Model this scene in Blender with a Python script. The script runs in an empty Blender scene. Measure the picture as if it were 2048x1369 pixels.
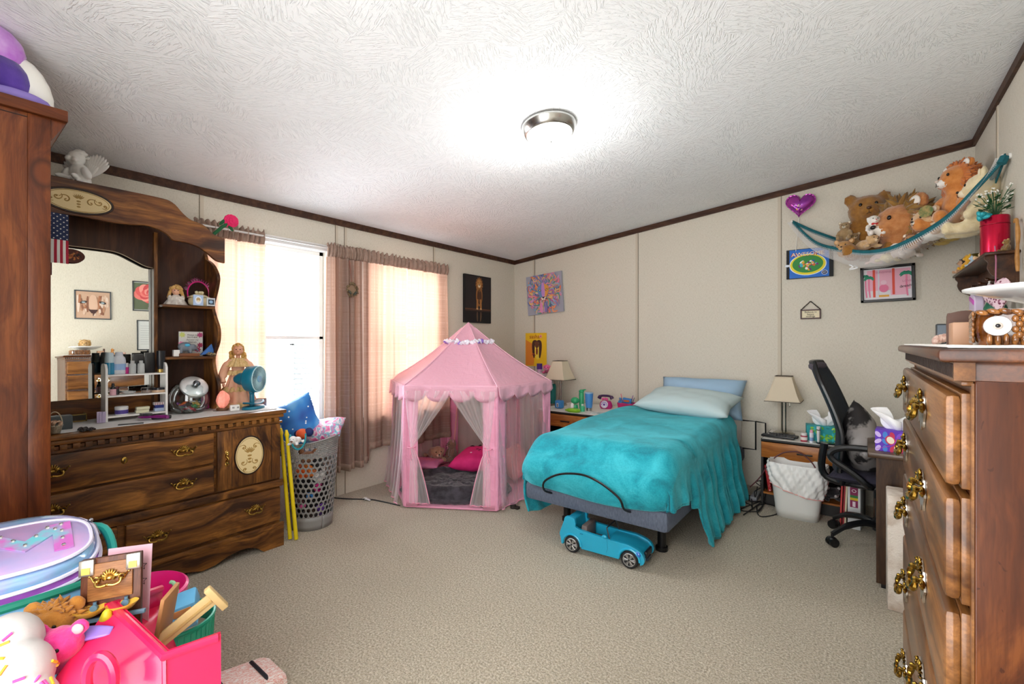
import bpy, bmesh, math, random
from math import sin, cos, pi, radians as R, sqrt, atan2
from mathutils import Vector as V, Matrix as Mx, Euler

sc = bpy.context.scene
COL = sc.collection
random.seed(7)

# ------------------------------------------------------------------ camera
F = 908.0
HZ = 686.0
EYE = 1.27
TH = R(37.79)
fw = V((-sin(TH), cos(TH), 0)); rt = V((cos(TH), sin(TH), 0)); up = V((0, 0, 1))
cam_d = bpy.data.cameras.new('camera'); cam = bpy.data.objects.new('camera', cam_d); COL.objects.link(cam)
cam_d.sensor_width = 36.0; cam_d.lens = F / 2048 * 36.0; cam_d.clip_start = .03
cam_d.shift_y = (HZ - 684.5) / 2048
cam.location = (0, 0, EYE); cam.rotation_euler = (R(90), 0, TH)
sc.camera = cam

# ------------------------------------------------------------------ light
sc.view_settings.view_transform = 'Standard'
try: sc.view_settings.look = 'None'
except Exception: pass
sc.view_settings.gamma = 1; sc.view_settings.use_curve_mapping = False
sc.view_settings.exposure = 0.60
world = bpy.data.worlds.new('daylight'); sc.world = world; world.use_nodes = True
wb = world.node_tree.nodes['Background']
wb.inputs[0].default_value = (.90, .95, 1.0, 1); wb.inputs[1].default_value = 15
sc.cycles.max_bounces = 8; sc.cycles.diffuse_bounces = 5; sc.cycles.transparent_max_bounces = 16
sc.cycles.use_adaptive_sampling = True; sc.cycles.adaptive_threshold = .08; sc.cycles.adaptive_min_samples = 16
sc.cycles.transmission_bounces = 4; sc.cycles.glossy_bounces = 3
sc.cycles.sample_clamp_indirect = 6.0
sc.cycles.caustics_reflective = False; sc.cycles.caustics_refractive = False

XW, YB, XR, YS = -3.45, 4.50, .615, -.45       # window wall, bed wall, right wall, wall behind
ZE, SL = 2.29, .1                               # eave height and ceiling slope
def zc(x): return ZE + SL * (x - XW)

def area(name, loc, rot, sx, sy, power, color=(1, 1, 1), portal=False):
    d = bpy.data.lights.new(name, 'AREA'); d.shape = 'RECTANGLE'; d.size = sx; d.size_y = sy
    d.energy = power; d.color = color
    o = bpy.data.objects.new(name, d); COL.objects.link(o); o.location = loc; o.rotation_euler = rot
    if portal:
        d.cycles.is_portal = True
    return o
# daylight entering through the two window openings
WIN = [(1.13, 1.99), (2.36, 3.22)]
WZ0, WZ1 = .62, 2.01
for i, (a, b) in enumerate(WIN):
    area('window_daylight', (XW - .16, (a + b) / 2, (WZ0 + WZ1) / 2), (R(90), 0, R(-90)), b - a, WZ1 - WZ0, 1, portal=True)
# added soft fill light at the wall behind the camera, no opening there
area('rear_fill_light', (-.55, YS + .03, 1.25), (R(90), 0, 0), 1.5, 1.9, 44, (1, 1, 1))

# ------------------------------------------------------------------ picture -> place helpers
def ray(px, py):
    return fw + rt * ((px - 1024) / F) - up * ((py - HZ) / F)
def at_x(px, py, X): r = ray(px, py); return V((0, 0, EYE)) + r * (X / r.x)
def at_y(px, py, Y): r = ray(px, py); return V((0, 0, EYE)) + r * (Y / r.y)
def at_z(px, py, Z): r = ray(px, py); return V((0, 0, EYE)) + r * ((Z - EYE) / r.z)
def at_d(px, py, d): return V((0, 0, EYE)) + ray(px, py) * d

# ------------------------------------------------------------------ materials
def lin(h):
    h = h.lstrip('#'); c = [int(h[i:i + 2], 16) / 255 for i in (0, 2, 4)]
    return tuple(x / 12.92 if x <= .04045 else ((x + .055) / 1.055) ** 2.4 for x in c) + (1,)
_M = {}
class NT:
    def __init__(s, name):
        s.m = bpy.data.materials.new(name); s.m.use_nodes = True
        s.t = s.m.node_tree; s.b = s.t.nodes['Principled BSDF']; s.out = s.t.nodes['Material Output']
    def n(s, typ, **kw):
        nd = s.t.nodes.new(typ)
        for k, v in kw.items():
            if k.startswith('i_'):
                k = k[2:]; k = int(k) if k.isdigit() else k.replace('_', ' ')
                nd.inputs[k].default_value = v
            else: setattr(nd, k, v)
        return nd
    def l(s, a, b): s.t.links.new(a, b)
    def coord(s, scale=(1, 1, 1), rot=(0, 0, 0), which='Object'):
        c = s.n('ShaderNodeTexCoord'); m = s.n('ShaderNodeMapping')
        m.inputs['Scale'].default_value = scale; m.inputs['Rotation'].default_value = rot
        s.l(c.outputs[which], m.inputs['Vector']); return m.outputs[0]
    def noise(s, vec, scale=5, detail=3, rough=.5, dist=0):
        n = s.n('ShaderNodeTexNoise', i_Scale=scale, i_Detail=detail, i_Roughness=rough, i_Distortion=dist)
        if vec is not None: s.l(vec, n.inputs['Vector'])
        return n.outputs[0]
    def ramp(s, fac, stops):
        r = s.n('ShaderNodeValToRGB'); e = r.color_ramp.elements
        while len(e) < len(stops): e.new(.5)
        for q, (p, c) in zip(e, stops):
            q.position = p; q.color = lin(c) if isinstance(c, str) else (c, c, c, 1)
        s.l(fac, r.inputs[0]); return r.outputs[0]
    def mul(s, a, b, op='MULTIPLY'):
        m = s.n('ShaderNodeMath', operation=op)
        for i, x in enumerate((a, b)):
            if isinstance(x, (int, float)): m.inputs[i].default_value = x
            else: s.l(x, m.inputs[i])
        return m.outputs[0]
    def mix(s, f, a, b):
        m = s.n('ShaderNodeMix', data_type='RGBA')
        if isinstance(f, (int, float)): m.inputs[0].default_value = f
        else: s.l(f, m.inputs[0])
        for i, x in ((6, a), (7, b)):
            if isinstance(x, str): m.inputs[i].default_value = lin(x)
            else: s.l(x, m.inputs[i])
        return m.outputs[2]
    def bump(s, h, strength=.3, dist=.01):
        b = s.n('ShaderNodeBump', i_Strength=strength, i_Distance=dist)
        s.l(h, b.inputs['Height']); s.l(b.outputs[0], s.b.inputs['Normal'])
    def col(s, c):
        if isinstance(c, str): s.b.inputs['Base Color'].default_value = lin(c)
        else: s.l(c, s.b.inputs['Base Color'])
def M(c, rough=.55, metal=0, c2=None, sc_=8, bump=0, bs=60, sheen=0, coat=0, emit=0, alpha=1, trans=0, stretch=(1, 1, 1), lo=.35, hi=.65, name=None):
    key = ('M', c, rough, metal, c2, sc_, bump, bs, sheen, coat, emit, alpha, trans, stretch, lo, hi)
    if key in _M: return _M[key]
    n = NT(name or 'surface_' + c.strip('#')); b = n.b
    b.inputs['Roughness'].default_value = rough; b.inputs['Metallic'].default_value = metal
    v = n.coord(stretch)
    if c2: n.col(n.ramp(n.noise(v, sc_, 4, .6), [(lo, c), (hi, c2)]))
    else: n.col(c)
    if bump: n.bump(n.noise(v, bs, 3, .6), bump, .004)
    if sheen: b.inputs['Sheen Weight'].default_value = sheen; b.inputs['Sheen Roughness'].default_value = .5
    if coat: b.inputs['Coat Weight'].default_value = coat; b.inputs['Coat Roughness'].default_value = .1
    if emit: b.inputs['Emission Color'].default_value = lin(c); b.inputs['Emission Strength'].default_value = emit
    if alpha < 1: b.inputs['Alpha'].default_value = alpha
    if trans: b.inputs['Transmission Weight'].default_value = trans
    _M[key] = n.m; return n.m
def wood(name, dark, mid, light, axis='x', scale=1.0, rough=.38, knots=True, coat=.15, streak='#2a1206', marks=False):
    key = ('W', name)
    if key in _M: return _M[key]
    n = NT(name)
    st = {'x': (1.1, 17, 17), 'y': (17, 1.1, 17), 'z': (17, 17, 1.1)}[axis]
    v = n.coord(tuple(a * scale for a in st))
    v0 = n.coord((scale,) * 3)
    warp = n.noise(v0, 2.6, 2)
    # knots bend the grain around them
    ks = {'x': (3.0, 4.6, 4.6), 'y': (4.6, 3.0, 4.6), 'z': (4.6, 4.6, 3.0)}[axis]
    kv = n.coord(tuple(a * scale * .62 for a in ks))
    vo = n.n('ShaderNodeTexVoronoi', i_Scale=1.0); n.l(kv, vo.inputs['Vector'])
    kd = vo.outputs['Distance']
    kn = n.ramp(kd, [(.0, 1.0), (.16, .45), (.42, 0.0)])
    w = n.n('ShaderNodeVectorMath', operation='SCALE'); w.inputs['Scale'].default_value = 1.0
    add = n.n('ShaderNodeVectorMath', operation='ADD')
    cmb = n.n('ShaderNodeCombineXYZ')
    sh = n.mul(n.mul(kn, 1.6), n.mul(warp, 2.2), 'ADD')
    for i in range(3):
        if i != 'xyz'.index(axis): n.l(sh, cmb.inputs[i])
    n.l(v, add.inputs[0]); n.l(cmb.outputs[0], add.inputs[1])
    g1 = n.noise(add.outputs[0], 1.0, 5, .6, .25)
    fine = n.noise(n.coord(tuple(a * scale * 6 for a in st)), 1.6, 3, .7)
    base = n.ramp(g1, [(.36, dark), (.50, mid), (.64, light)])
    fm = n.ramp(fine, [(.30, .0), (.60, 1.0)])
    c = n.mix(n.mul(n.mul(fm, -1, 'MULTIPLY'), 1, 'ADD'), base, streak)
    c = n.mix(.5, base, c)
    if knots:
        kc = n.ramp(kd, [(.0, 1.0), (.05, .75), (.085, 0.0)])
        c = n.mix(kc, c, mid); kr = n.ramp(kd, [(.045, 0.0), (.07, .8), (.1, 0.0)])
        c = n.mix(kr, c, streak)
    if marks:
        mk = n.noise(n.coord((30, 30, 12), (0.3, .5, .2)), 2.4, 2, .5, 1.5)
        c = n.mix(n.ramp(mk, [(.70, 0.0), (.72, .85)]), c, streak)
    n.col(c); n.b.inputs['Roughness'].default_value = rough; n.b.inputs['Specular IOR Level'].default_value = .3
    n.b.inputs['Coat Weight'].default_value = coat; n.b.inputs['Coat Roughness'].default_value = .22
    n.bump(g1, .08, .002)
    _M[key] = n.m; return n.m
def emis(name, c, s):
    n = NT(name); n.b.inputs['Emission Color'].default_value = lin(c); n.b.inputs['Emission Strength'].default_value = s; n.col(c); return n.m
def glass(name='clear_glass', tint='#ffffff', gl=.1, rough=.02):
    key = ('G', name)
    if key in _M: return _M[key]
    n = NT(name); t = n.n('ShaderNodeBsdfTransparent'); t.inputs[0].default_value = lin(tint)
    g = n.n('ShaderNodeBsdfGlossy'); g.inputs['Roughness'].default_value = rough
    m = n.n('ShaderNodeMixShader'); m.inputs[0].default_value = gl
    fr = n.n('ShaderNodeLayerWeight'); fr.inputs[0].default_value = .35
    n.l(n.mul(n.mul(fr.outputs['Fresnel'], .6), gl, 'ADD'), m.inputs[0])
    n.l(t.outputs[0], m.inputs[1]); n.l(g.outputs[0], m.inputs[2]); n.l(m.outputs[0], n.out.inputs[0])
    _M[key] = n.m; return n.m
def sheer(name, c, dens=.35):
    key = ('S', name)
    if key in _M: return _M[key]
    n = NT(name); t = n.n('ShaderNodeBsdfTransparent')
    d = n.n('ShaderNodeBsdfDiffuse'); d.inputs[0].default_value = lin(c)
    tl = n.n('ShaderNodeBsdfTranslucent'); tl.inputs[0].default_value = lin(c)
    a = n.n('ShaderNodeMixShader'); a.inputs[0].default_value = .5
    n.l(d.outputs[0], a.inputs[1]); n.l(tl.outputs[0], a.inputs[2])
    m = n.n('ShaderNodeMixShader'); m.inputs[0].default_value = dens
    # a fold seen edge-on holds more threads, so it is denser
    fr = n.n('ShaderNodeLayerWeight'); fr.inputs[0].default_value = .5
    n.l(n.mul(n.mul(fr.outputs['Facing'], .42), dens, 'ADD'), m.inputs[0])
    n.l(t.outputs[0], m.inputs[1]); n.l(a.outputs[0], m.inputs[2]); n.l(m.outputs[0], n.out.inputs[0])
    _M[key] = n.m; return n.m

# ------------------------------------------------------------------ mesh builder
def T_(loc=(0, 0, 0), rot=(0, 0, 0), s=(1, 1, 1)):
    return Mx.LocRotScale(V(loc), Euler(rot), V(s) if not isinstance(s, (int, float)) else V((s, s, s)))
class MB:
    def __init__(s): s.v = []; s.f = []; s.mi = []; s.uv = {}; s.cur = 0
    def add(s, vs, fs, m=None, uvs=None):
        o = len(s.v)
        s.v += [tuple(m @ V(p)) if m is not None else tuple(p) for p in vs]
        for k, f in enumerate(fs):
            s.f.append(tuple(i + o for i in f)); s.mi.append(s.cur)
            if uvs: s.uv[len(s.f) - 1] = [uvs[i] for i in f]
        return s
    def box(s, c, d, rot=(0, 0, 0), bev=0, m=None):
        x, y, z = d[0] / 2, d[1] / 2, d[2] / 2
        M0 = T_(c, rot); M0 = m @ M0 if m is not None else M0
        if bev:
            b = min(bev, x * .9, y * .9, z * .9)
            bm = bmesh.new(); bmesh.ops.create_cube(bm, size=1)
            for v in bm.verts: v.co = V((v.co.x * 2 * x, v.co.y * 2 * y, v.co.z * 2 * z))
            bmesh.ops.bevel(bm, geom=bm.edges[:], offset=b, segments=2, affect='EDGES', profile=.5)
            bm.verts.index_update()
            s.add([v.co.copy() for v in bm.verts], [[v.index for v in f.verts] for f in bm.faces], M0); bm.free(); return s
        vs = [(a, b_, c_) for a in (-x, x) for b_ in (-y, y) for c_ in (-z, z)]
        return s.add(vs, [(0, 1, 3, 2), (4, 6, 7, 5), (0, 4, 5, 1), (2, 3, 7, 6), (0, 2, 6, 4), (1, 5, 7, 3)], M0)
    def bb(s, x0, x1, y0, y1, z0, z1, bev=0):
        return s.box(((x0 + x1) / 2, (y0 + y1) / 2, (z0 + z1) / 2), (abs(x1 - x0), abs(y1 - y0), abs(z1 - z0)), bev=bev)
    def lathe(s, prof, n=24, m=None, cap=True, sx=1, sy=1):
        vs = []; fs = []
        for r, z in prof:
            for i in range(n): a = 2 * pi * i / n; vs.append((r * cos(a) * sx, r * sin(a) * sy, z))
        for j in range(len(prof) - 1):
            for i in range(n): k = (i + 1) % n; fs.append((j * n + i, j * n + k, (j + 1) * n + k, (j + 1) * n + i))
        if cap:
            if prof[0][0] > 1e-5: fs.append(tuple(reversed(range(n))))
            if prof[-1][0] > 1e-5: fs.append(tuple((len(prof) - 1) * n + i for i in range(n)))
        return s.add(vs, fs, m)
    def cyl(s, a, b, r, r2=None, n=16):
        a, b = V(a), V(b); d = b - a; q = V((0, 0, 1)).rotation_difference(d.normalized()).to_matrix().to_4x4()
        return s.lathe([(r, 0), (r if r2 is None else r2, d.length)], n, Mx.Translation(a) @ q)
    def ell(s, c, r, rot=(0, 0, 0), n=16, m=None):
        if isinstance(r, (int, float)): r = (r, r, r)
        k = max(6, n // 2); prof = [(sin(pi * i / k), -cos(pi * i / k)) for i in range(k + 1)]
        prof[0] = (1e-4, -1); prof[-1] = (1e-4, 1)
        M0 = T_(c, rot, r); M0 = m @ M0 if m is not None else M0
        return s.lathe(prof, n, M0)
    def tube(s, pts, r, n=10, closed=False, cap=True):
        P = [V(p) for p in pts]; N = len(P); rr = r if isinstance(r, (list, tuple)) else [r] * N
        vs = []; fs = []; prev = None
        for i, p in enumerate(P):
            t = (P[(i + 1) % N] - P[i - 1]) if closed else (P[min(i + 1, N - 1)] - P[max(i - 1, 0)])
            t = t.normalized() if t.length > 1e-9 else V((0, 0, 1))
            if prev is None: u = t.orthogonal().normalized()
            else:
                u = prev - t * prev.dot(t); u = u.normalized() if u.length > 1e-6 else t.orthogonal().normalized()
            prev = u; w = t.cross(u)
            for k in range(n): a = 2 * pi * k / n; vs.append(p + (u * cos(a) + w * sin(a)) * rr[i])
        for i in range(N if closed else N - 1):
            j = (i + 1) % N
            for k in range(n): q = (k + 1) % n; fs.append((i * n + k, i * n + q, j * n + q, j * n + k))
        if cap and not closed: fs.append(tuple(reversed(range(n)))); fs.append(tuple((N - 1) * n + k for k in range(n)))
        return s.add(vs, fs)
    def prism(s, pts, y0, y1, m=None):
        """outline in local x,z extruded from y0 to y1"""
        n = len(pts); vs = [(x, y0, z) for x, z in pts] + [(x, y1, z) for x, z in pts]
        ar = sum(pts[i][0] * pts[(i + 1) % n][1] - pts[(i + 1) % n][0] * pts[i][1] for i in range(n))
        idx = list(range(n)) if ar > 0 else list(reversed(range(n)))
        fs = [tuple(idx), tuple(i + n for i in reversed(idx))]
        for k in range(n):
            a, b = idx[k], idx[(k + 1) % n]; fs.append((b, a, a + n, b + n))
        return s.add(vs, fs, m)
    def grid(s, fn, nu, nv, closed_u=False, m=None):
        vs = []; uv = []
        for j in range(nv + 1):
            for i in range(nu + 1): vs.append(V(fn(i / nu, j / nv))); uv.append((i / nu, j / nv))
        fs = [(j * (nu + 1) + i, j * (nu + 1) + i + 1, (j + 1) * (nu + 1) + i + 1, (j + 1) * (nu + 1) + i) for j in range(nv) for i in range(nu)]
        return s.add(vs, fs, m, uv)
    def text(s, txt, size, m, ext=.0008, align='CENTER', sx=1):
        cu = bpy.data.curves.new('t', 'FONT'); cu.body = txt; cu.size = size; cu.extrude = ext; cu.align_x = align; cu.align_y = 'CENTER'; cu.resolution_u = 2
        o = bpy.data.objects.new('t', cu); COL.objects.link(o)
        me = bpy.data.meshes.new_from_object(o.evaluated_get(bpy.context.evaluated_depsgraph_get()))
        M0 = m @ Mx.Rotation(R(90), 4, 'X') @ Mx.Diagonal((sx, 1, 1, 1))
        s.add([v.co.copy() for v in me.vertices], [tuple(p.vertices) for p in me.polygons], M0)
        bpy.data.objects.remove(o); bpy.data.meshes.remove(me); return s
    def mesh(s, name, mats, smooth=40):
        me = bpy.data.meshes.new(name); me.from_pydata([tuple(v) for v in s.v], [], s.f)
        for m in (mats if isinstance(mats, (list, tuple)) else [mats]): me.materials.append(m)
        me.polygons.foreach_set('material_index', s.mi)
        if s.uv:
            l = me.uv_layers.new(name='UVMap')
            for fi, u in s.uv.items():
                p = me.polygons[fi]
                for q, li in enumerate(p.loop_indices): l.data[li].uv = u[q]
        if smooth:
            me.polygons.foreach_set('use_smooth', [True] * len(me.polygons)); me.set_sharp_from_angle(angle=R(smooth))
        me.update(); return me
    def part(s, name, mats, parent=None, smooth=40, label=None, bev=0, solid=0, sub=0, remesh=0, disp=0, dscale=.05, loc=None, rot=None, seg=2):
        o = bpy.data.objects.new(name, s.mesh(name, mats, smooth)); COL.objects.link(o)
        if parent is not None: o.parent = parent
        if label: o['label'] = label
        if loc is not None: o.location = loc
        if rot is not None: o.rotation_euler = rot
        if remesh:
            md = o.modifiers.new('r', 'REMESH'); md.mode = 'VOXEL'; md.voxel_size = remesh; md.use_smooth_shade = True
            md = o.modifiers.new('s', 'SMOOTH'); md.factor = .6; md.iterations = 3
        if solid: md = o.modifiers.new('so', 'SOLIDIFY'); md.thickness = solid; md.offset = 0
        if sub: md = o.modifiers.new('ss', 'SUBSURF'); md.levels = md.render_levels = sub
        if disp:
            tx = bpy.data.textures.new('clouds', 'CLOUDS'); tx.noise_scale = dscale
            md = o.modifiers.new('d', 'DISPLACE'); md.texture = tx; md.strength = disp; md.mid_level = .5
        if bev: md = o.modifiers.new('b', 'BEVEL'); md.width = bev; md.segments = seg; md.limit_method = 'ANGLE'; md.angle_limit = R(35)
        return o
    def top(s, name, mats, label, cat, group=None, **kw):
        o = s.part(name, mats, None, **kw); o['label'] = label; o['category'] = cat
        if group: o['group'] = group
        return o
def thing(name, label, cat, loc=(0, 0, 0), rz=0, group=None, rot=None):
    o = bpy.data.objects.new(name, None); COL.objects.link(o); o.empty_display_size = .05
    o.location = loc; o.rotation_euler = rot if rot else (0, 0, rz); o['label'] = label; o['category'] = cat
    if group: o['group'] = group
    return o
def dup(root, loc=None, rz=None, label=None, group=None, s=None):
    def cp(o, par):
        c = o.copy(); COL.objects.link(c)
        if par is not None: c.parent = par
        for ch in o.children: cp(ch, c)
        return c
    r = cp(root, None)
    if loc is not None: r.location = loc
    if rz is not None: r.rotation_euler = (r.rotation_euler[0], r.rotation_euler[1], rz)
    if label: r['label'] = label
    if group: r['group'] = group
    if s: r.scale = (s, s, s)
    return r
def struct(mb, name, mats, **kw):
    o = mb.part(name, mats, **kw); o['kind'] = 'structure'; return o
def seg(pts, n=6):
    """smooth curve through points"""
    P = [V(p) for p in pts]; out = []
    for i in range(len(P) - 1):
        p0 = P[max(i - 1, 0)]; p1 = P[i]; p2 = P[i + 1]; p3 = P[min(i + 2, len(P) - 1)]
        for k in range(n):
            t = k / n
            out.append(.5 * ((2 * p1) + (p2 - p0) * t + (2 * p0 - 5 * p1 + 4 * p2 - p3) * t * t + (3 * p1 - p0 - 3 * p2 + p3) * t ** 3))
    out.append(P[-1]); return out
def seg2(pts, n=6): return [(p.x, p.y) for p in seg([(a, b, 0) for a, b in pts], n)]
HF = pi / 2     # facing of things on the window wall (+X)
# ================================================================== the room
n = NT('vinyl_wall_panel')
v = n.coord((1, 1, 1)); f1 = n.noise(n.coord((60, 60, 500)), 1, 2); f2 = n.noise(n.coord((500, 500, 50)), 1, 2)
hh = n.mul(f1, f2, 'ADD')
n.col(n.ramp(hh, [(.8, '#c9c2b1'), (1.15, '#dbd5c7')])); n.b.inputs['Roughness'].default_value = .6; n.bump(hh, .12, .002)
m_wall = n.m
n = NT('stomped_ceiling_plaster')
v = n.coord((1, 1, 1))
w1 = n.noise(v, 9, 2)
vo = n.n('ShaderNodeTexVoronoi', i_Scale=6.0); 
dv = n.n('ShaderNodeVectorMath', operation='ADD'); cb = n.n('ShaderNodeCombineXYZ'); n.l(n.mul(w1, .18), cb.inputs[0]); n.l(n.mul(n.noise(v, 7, 2), .18), cb.inputs[1])
n.l(v, dv.inputs[0]); n.l(cb.outputs[0], dv.inputs[1]); n.l(dv.outputs[0], vo.inputs['Vector'])
sp = n.n('ShaderNodeSeparateColor'); n.l(vo.outputs['Color'], sp.inputs[0])
vr = n.n('ShaderNodeVectorRotate'); vr.rotation_type = 'Z_AXIS'; n.l(v, vr.inputs['Vector']); n.l(n.mul(sp.outputs[0], 6.28), vr.inputs['Angle'])
mp = n.n('ShaderNodeMapping'); mp.inputs['Scale'].default_value = (20, 120, 1); n.l(vr.outputs[0], mp.inputs['Vector'])
st = n.n('ShaderNodeTexNoise', i_Scale=1.0, i_Detail=2.0, i_Roughness=.5, i_Distortion=.6); n.l(mp.outputs[0], st.inputs['Vector'])
h1 = n.ramp(st.outputs[0], [(.50, 0.0), (.60, 1.0)])
h2 = n.noise(v, 120, 2)
n.col('#f1f4f6'); n.b.inputs['Roughness'].default_value = .8
n.bump(n.mul(h1, n.mul(h2, .35), 'ADD'), .6, .006)
m_ceil = n.m
n = NT('beige_carpet_pile')
v = n.coord((1, 1, 1)); a = n.noise(v, 115, 3, .75); b_ = n.noise(v, 2.2, 3); c_ = n.noise(v, 60, 2)
cc = n.ramp(a, [(.34, '#83775f'), (.5, '#b7ab94'), (.66, '#dfd6c4')])
cc = n.mix(n.mul(n.ramp(b_, [(.35, 0.0), (.7, 1.0)]), .22), cc, '#9c917b')
n.col(cc); n.b.inputs['Roughness'].default_value = .95; n.b.inputs['Sheen Weight'].default_value = .25
n.bump(n.mul(a, n.mul(c_, .7), 'ADD'), .9, .012)
m_carpet = n.m
m_trim = wood('dark_ceiling_trim_wood', '#3a2318', '#4b3023', '#5c3e2c', 'x', 2, .5, knots=False, coat=0)
m_white = M('#ece9e4', .45)

g = MB(); g.bb(XW - .15, XR + .15, YS - .15, YB + .15, -.12, 0); struct(g, 'floor', m_carpet)
g = MB(); g.grid(lambda u, w: (XW - .15 + u * (XR - XW + .3), YS - .15 + w * (YB - YS + .3), zc(XW - .15 + u * (XR - XW + .3))), 2, 2)
x0, x1 = XW - .15, XR + .15
g = MB(); g.add([(x0, YS - .15, zc(x0)), (x1, YS - .15, zc(x1)), (x1, YB + .15, zc(x1)), (x0, YB + .15, zc(x0)),
                 (x0, YS - .15, zc(x0) + .1), (x1, YS - .15, zc(x1) + .1), (x1, YB + .15, zc(x1) + .1), (x0, YB + .15, zc(x0) + .1)],
                [(0, 3, 2, 1), (4, 5, 6, 7), (0, 1, 5, 4), (1, 2, 6, 5), (2, 3, 7, 6), (3, 0, 4, 7)])
struct(g, 'ceiling', m_ceil)
g = MB(); g.bb(XW - .15, XR + .15, YB, YB + .15, 0, 3.0); struct(g, 'wall_back', m_wall)
g = MB(); g.bb(XR, XR + .15, YS, YB, 0, 3.0); struct(g, 'wall_right', m_wall)
g = MB(); g.bb(XW - .15, XR + .15, YS - .15, YS, 0, 3.0); struct(g, 'wall_front', m_wall)
g = MB()
ys = [YS] + [q for w_ in WIN for q in w_] + [YB]
g.bb(XW - .15, XW, YS, YB, 0, WZ0); g.bb(XW - .15, XW, YS, YB, WZ1, 2.6)
for k in (0, 2, 4): g.bb(XW - .15, XW, ys[k], ys[k + 1], WZ0, WZ1)
struct(g, 'wall_left', m_wall)
# ceiling trim
def trim(name, g): struct(g, name, m_trim)
g = MB(); g.bb(XW, XW + .018, YS, YB, ZE - .048, ZE + .004); trim('trim_1', g)
g = MB(); g.bb(XR - .018, XR, YS, YB, zc(XR) - .05, zc(XR) + .003); trim('trim_2', g)
g = MB(); g.prism([(XW, ZE - .048), (XR, zc(XR) - .05), (XR, zc(XR) + .003), (XW, ZE + .003)], YB - .018, YB); trim('trim_3', g)
m_seam = M('#cdc3b1', .6); k = 4
def batten(x, y, z1, wall, w_=.026):
    global k
    g = MB()
    if wall == 'b': g.bb(x - w_ / 2, x + w_ / 2, YB - .004, YB, 0, z1); g.cur = 1; g.bb(x + w_ / 2 - .002, x + w_ / 2 + .002, YB - .006, YB, 0, z1)
    elif wall == 'l': g.bb(XW, XW + .004, y - w_ / 2, y + w_ / 2, 0, z1); g.cur = 1; g.bb(XW, XW + .006, y - w_ / 2 - .002, y - w_ / 2 + .002, 0, z1)
    else: g.bb(XR - .004, XR, y - w_ / 2, y + w_ / 2, 0, z1); g.cur = 1; g.bb(XR - .006, XR, y + w_ / 2 - .002, y + w_ / 2 + .002, 0, z1)
    struct(g, 'trim_%d' % k, [m_seam, M('#7c715f', .7)]); k += 1
for px in (1068, 1274, 1559): x = at_y(px, 700, YB).x; batten(x, 0, zc(x) - .045, 'b')
for px in (403, 673, 691, 868): 
    y = at_x(px, 450, XW).y; z1 = ZE - .045
    g = MB(); g.bb(XW, XW + .004, y - .012, y + .012, WZ1 + .05 if px < 700 else .0, z1); g.cur = 1; g.bb(XW, XW + .006, y - .014, y - .011, WZ1 + .05 if px < 700 else 0, z1)
    struct(g, 'trim_%d' % k, [m_seam, M('#7c715f', .7)]); k += 1
for px in (1996,): batten(0, at_x(px, 300, XR).y, zc(XR) - .045, 'r')
for px in (672, 690): 
    y = at_x(px, 950, XW).y; g = MB(); g.bb(XW, XW + .006, y - .003, y + .003, 0, .62); struct(g, 'trim_%d' % k, M('#9c917e', .7)); k += 1
# windows
m_frame = M('#f2f2f0', .4)
for i, (a, b) in enumerate(WIN):
    w_ = thing('window_%d' % (i + 1), '', '', (XW, 0, 0)); del w_['label']; del w_['category']; w_['kind'] = 'structure'
    fr = MB(); t = .035
    for (y0, y1, z0, z1) in ((a, a + t, WZ0, WZ1), (b - t, b, WZ0, WZ1), (a, b, WZ1 - t, WZ1), (a, b, WZ0, WZ0 + t), (a, b, 1.297, 1.323)):
        fr.bb(-.12, -.05, y0, y1, z0, z1)
    fr.part('window_frame', m_frame, w_, bev=.003)
    ca = MB()
    for (y0, y1, z0, z1) in ((a - .05, a, WZ0 - .05, WZ1 + .05), (b, b + .05, WZ0 - .05, WZ1 + .05), (a, b, WZ1, WZ1 + .05)):
        ca.bb(-.001, .014, y0, y1, z0, z1)
    ca.bb(-.06, -.001, a, b, WZ1 - .004, WZ1 - .001)
    ca.part('window_casing', m_frame, w_, bev=.003)
    s_ = MB(); s_.bb(-.05, .05, a - .06, b + .06, WZ0 - .03, WZ0); s_.part('window_sill', m_frame, w_, bev=.004)
    gl = MB(); gl.bb(-.09, -.086, a + t, b - t, WZ0 + t, 1.29); gl.bb(-.09, -.086, a + t, b - t, 1.33, WZ1 - t); gl.part('pane', glass('window_pane', '#ffffff', .03), w_)
# louvred white panel and boards of the porch outside the first window
g = MB()
for q in range(14): g.box((0, 0, .03 + q * .045), (.012, .60, .034), (0, R(28), 0))
g.bb(-.02, .02, -.32, -.30, 0, .64); g.bb(-.02, .02, .30, .32, 0, .64); g.bb(-.02, .02, -.32, .32, .63, .66)
g.bb(-.03, .03, -.33, .33, -.62, 0)
p = at_x(632, 760, XW - .45)
g.top('louvered_shutter', M('#7a7f84', .6), 'white louvred shutter outside the uncovered window glass', 'shutter', loc=(XW - .45, 2.24, .62))

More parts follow.
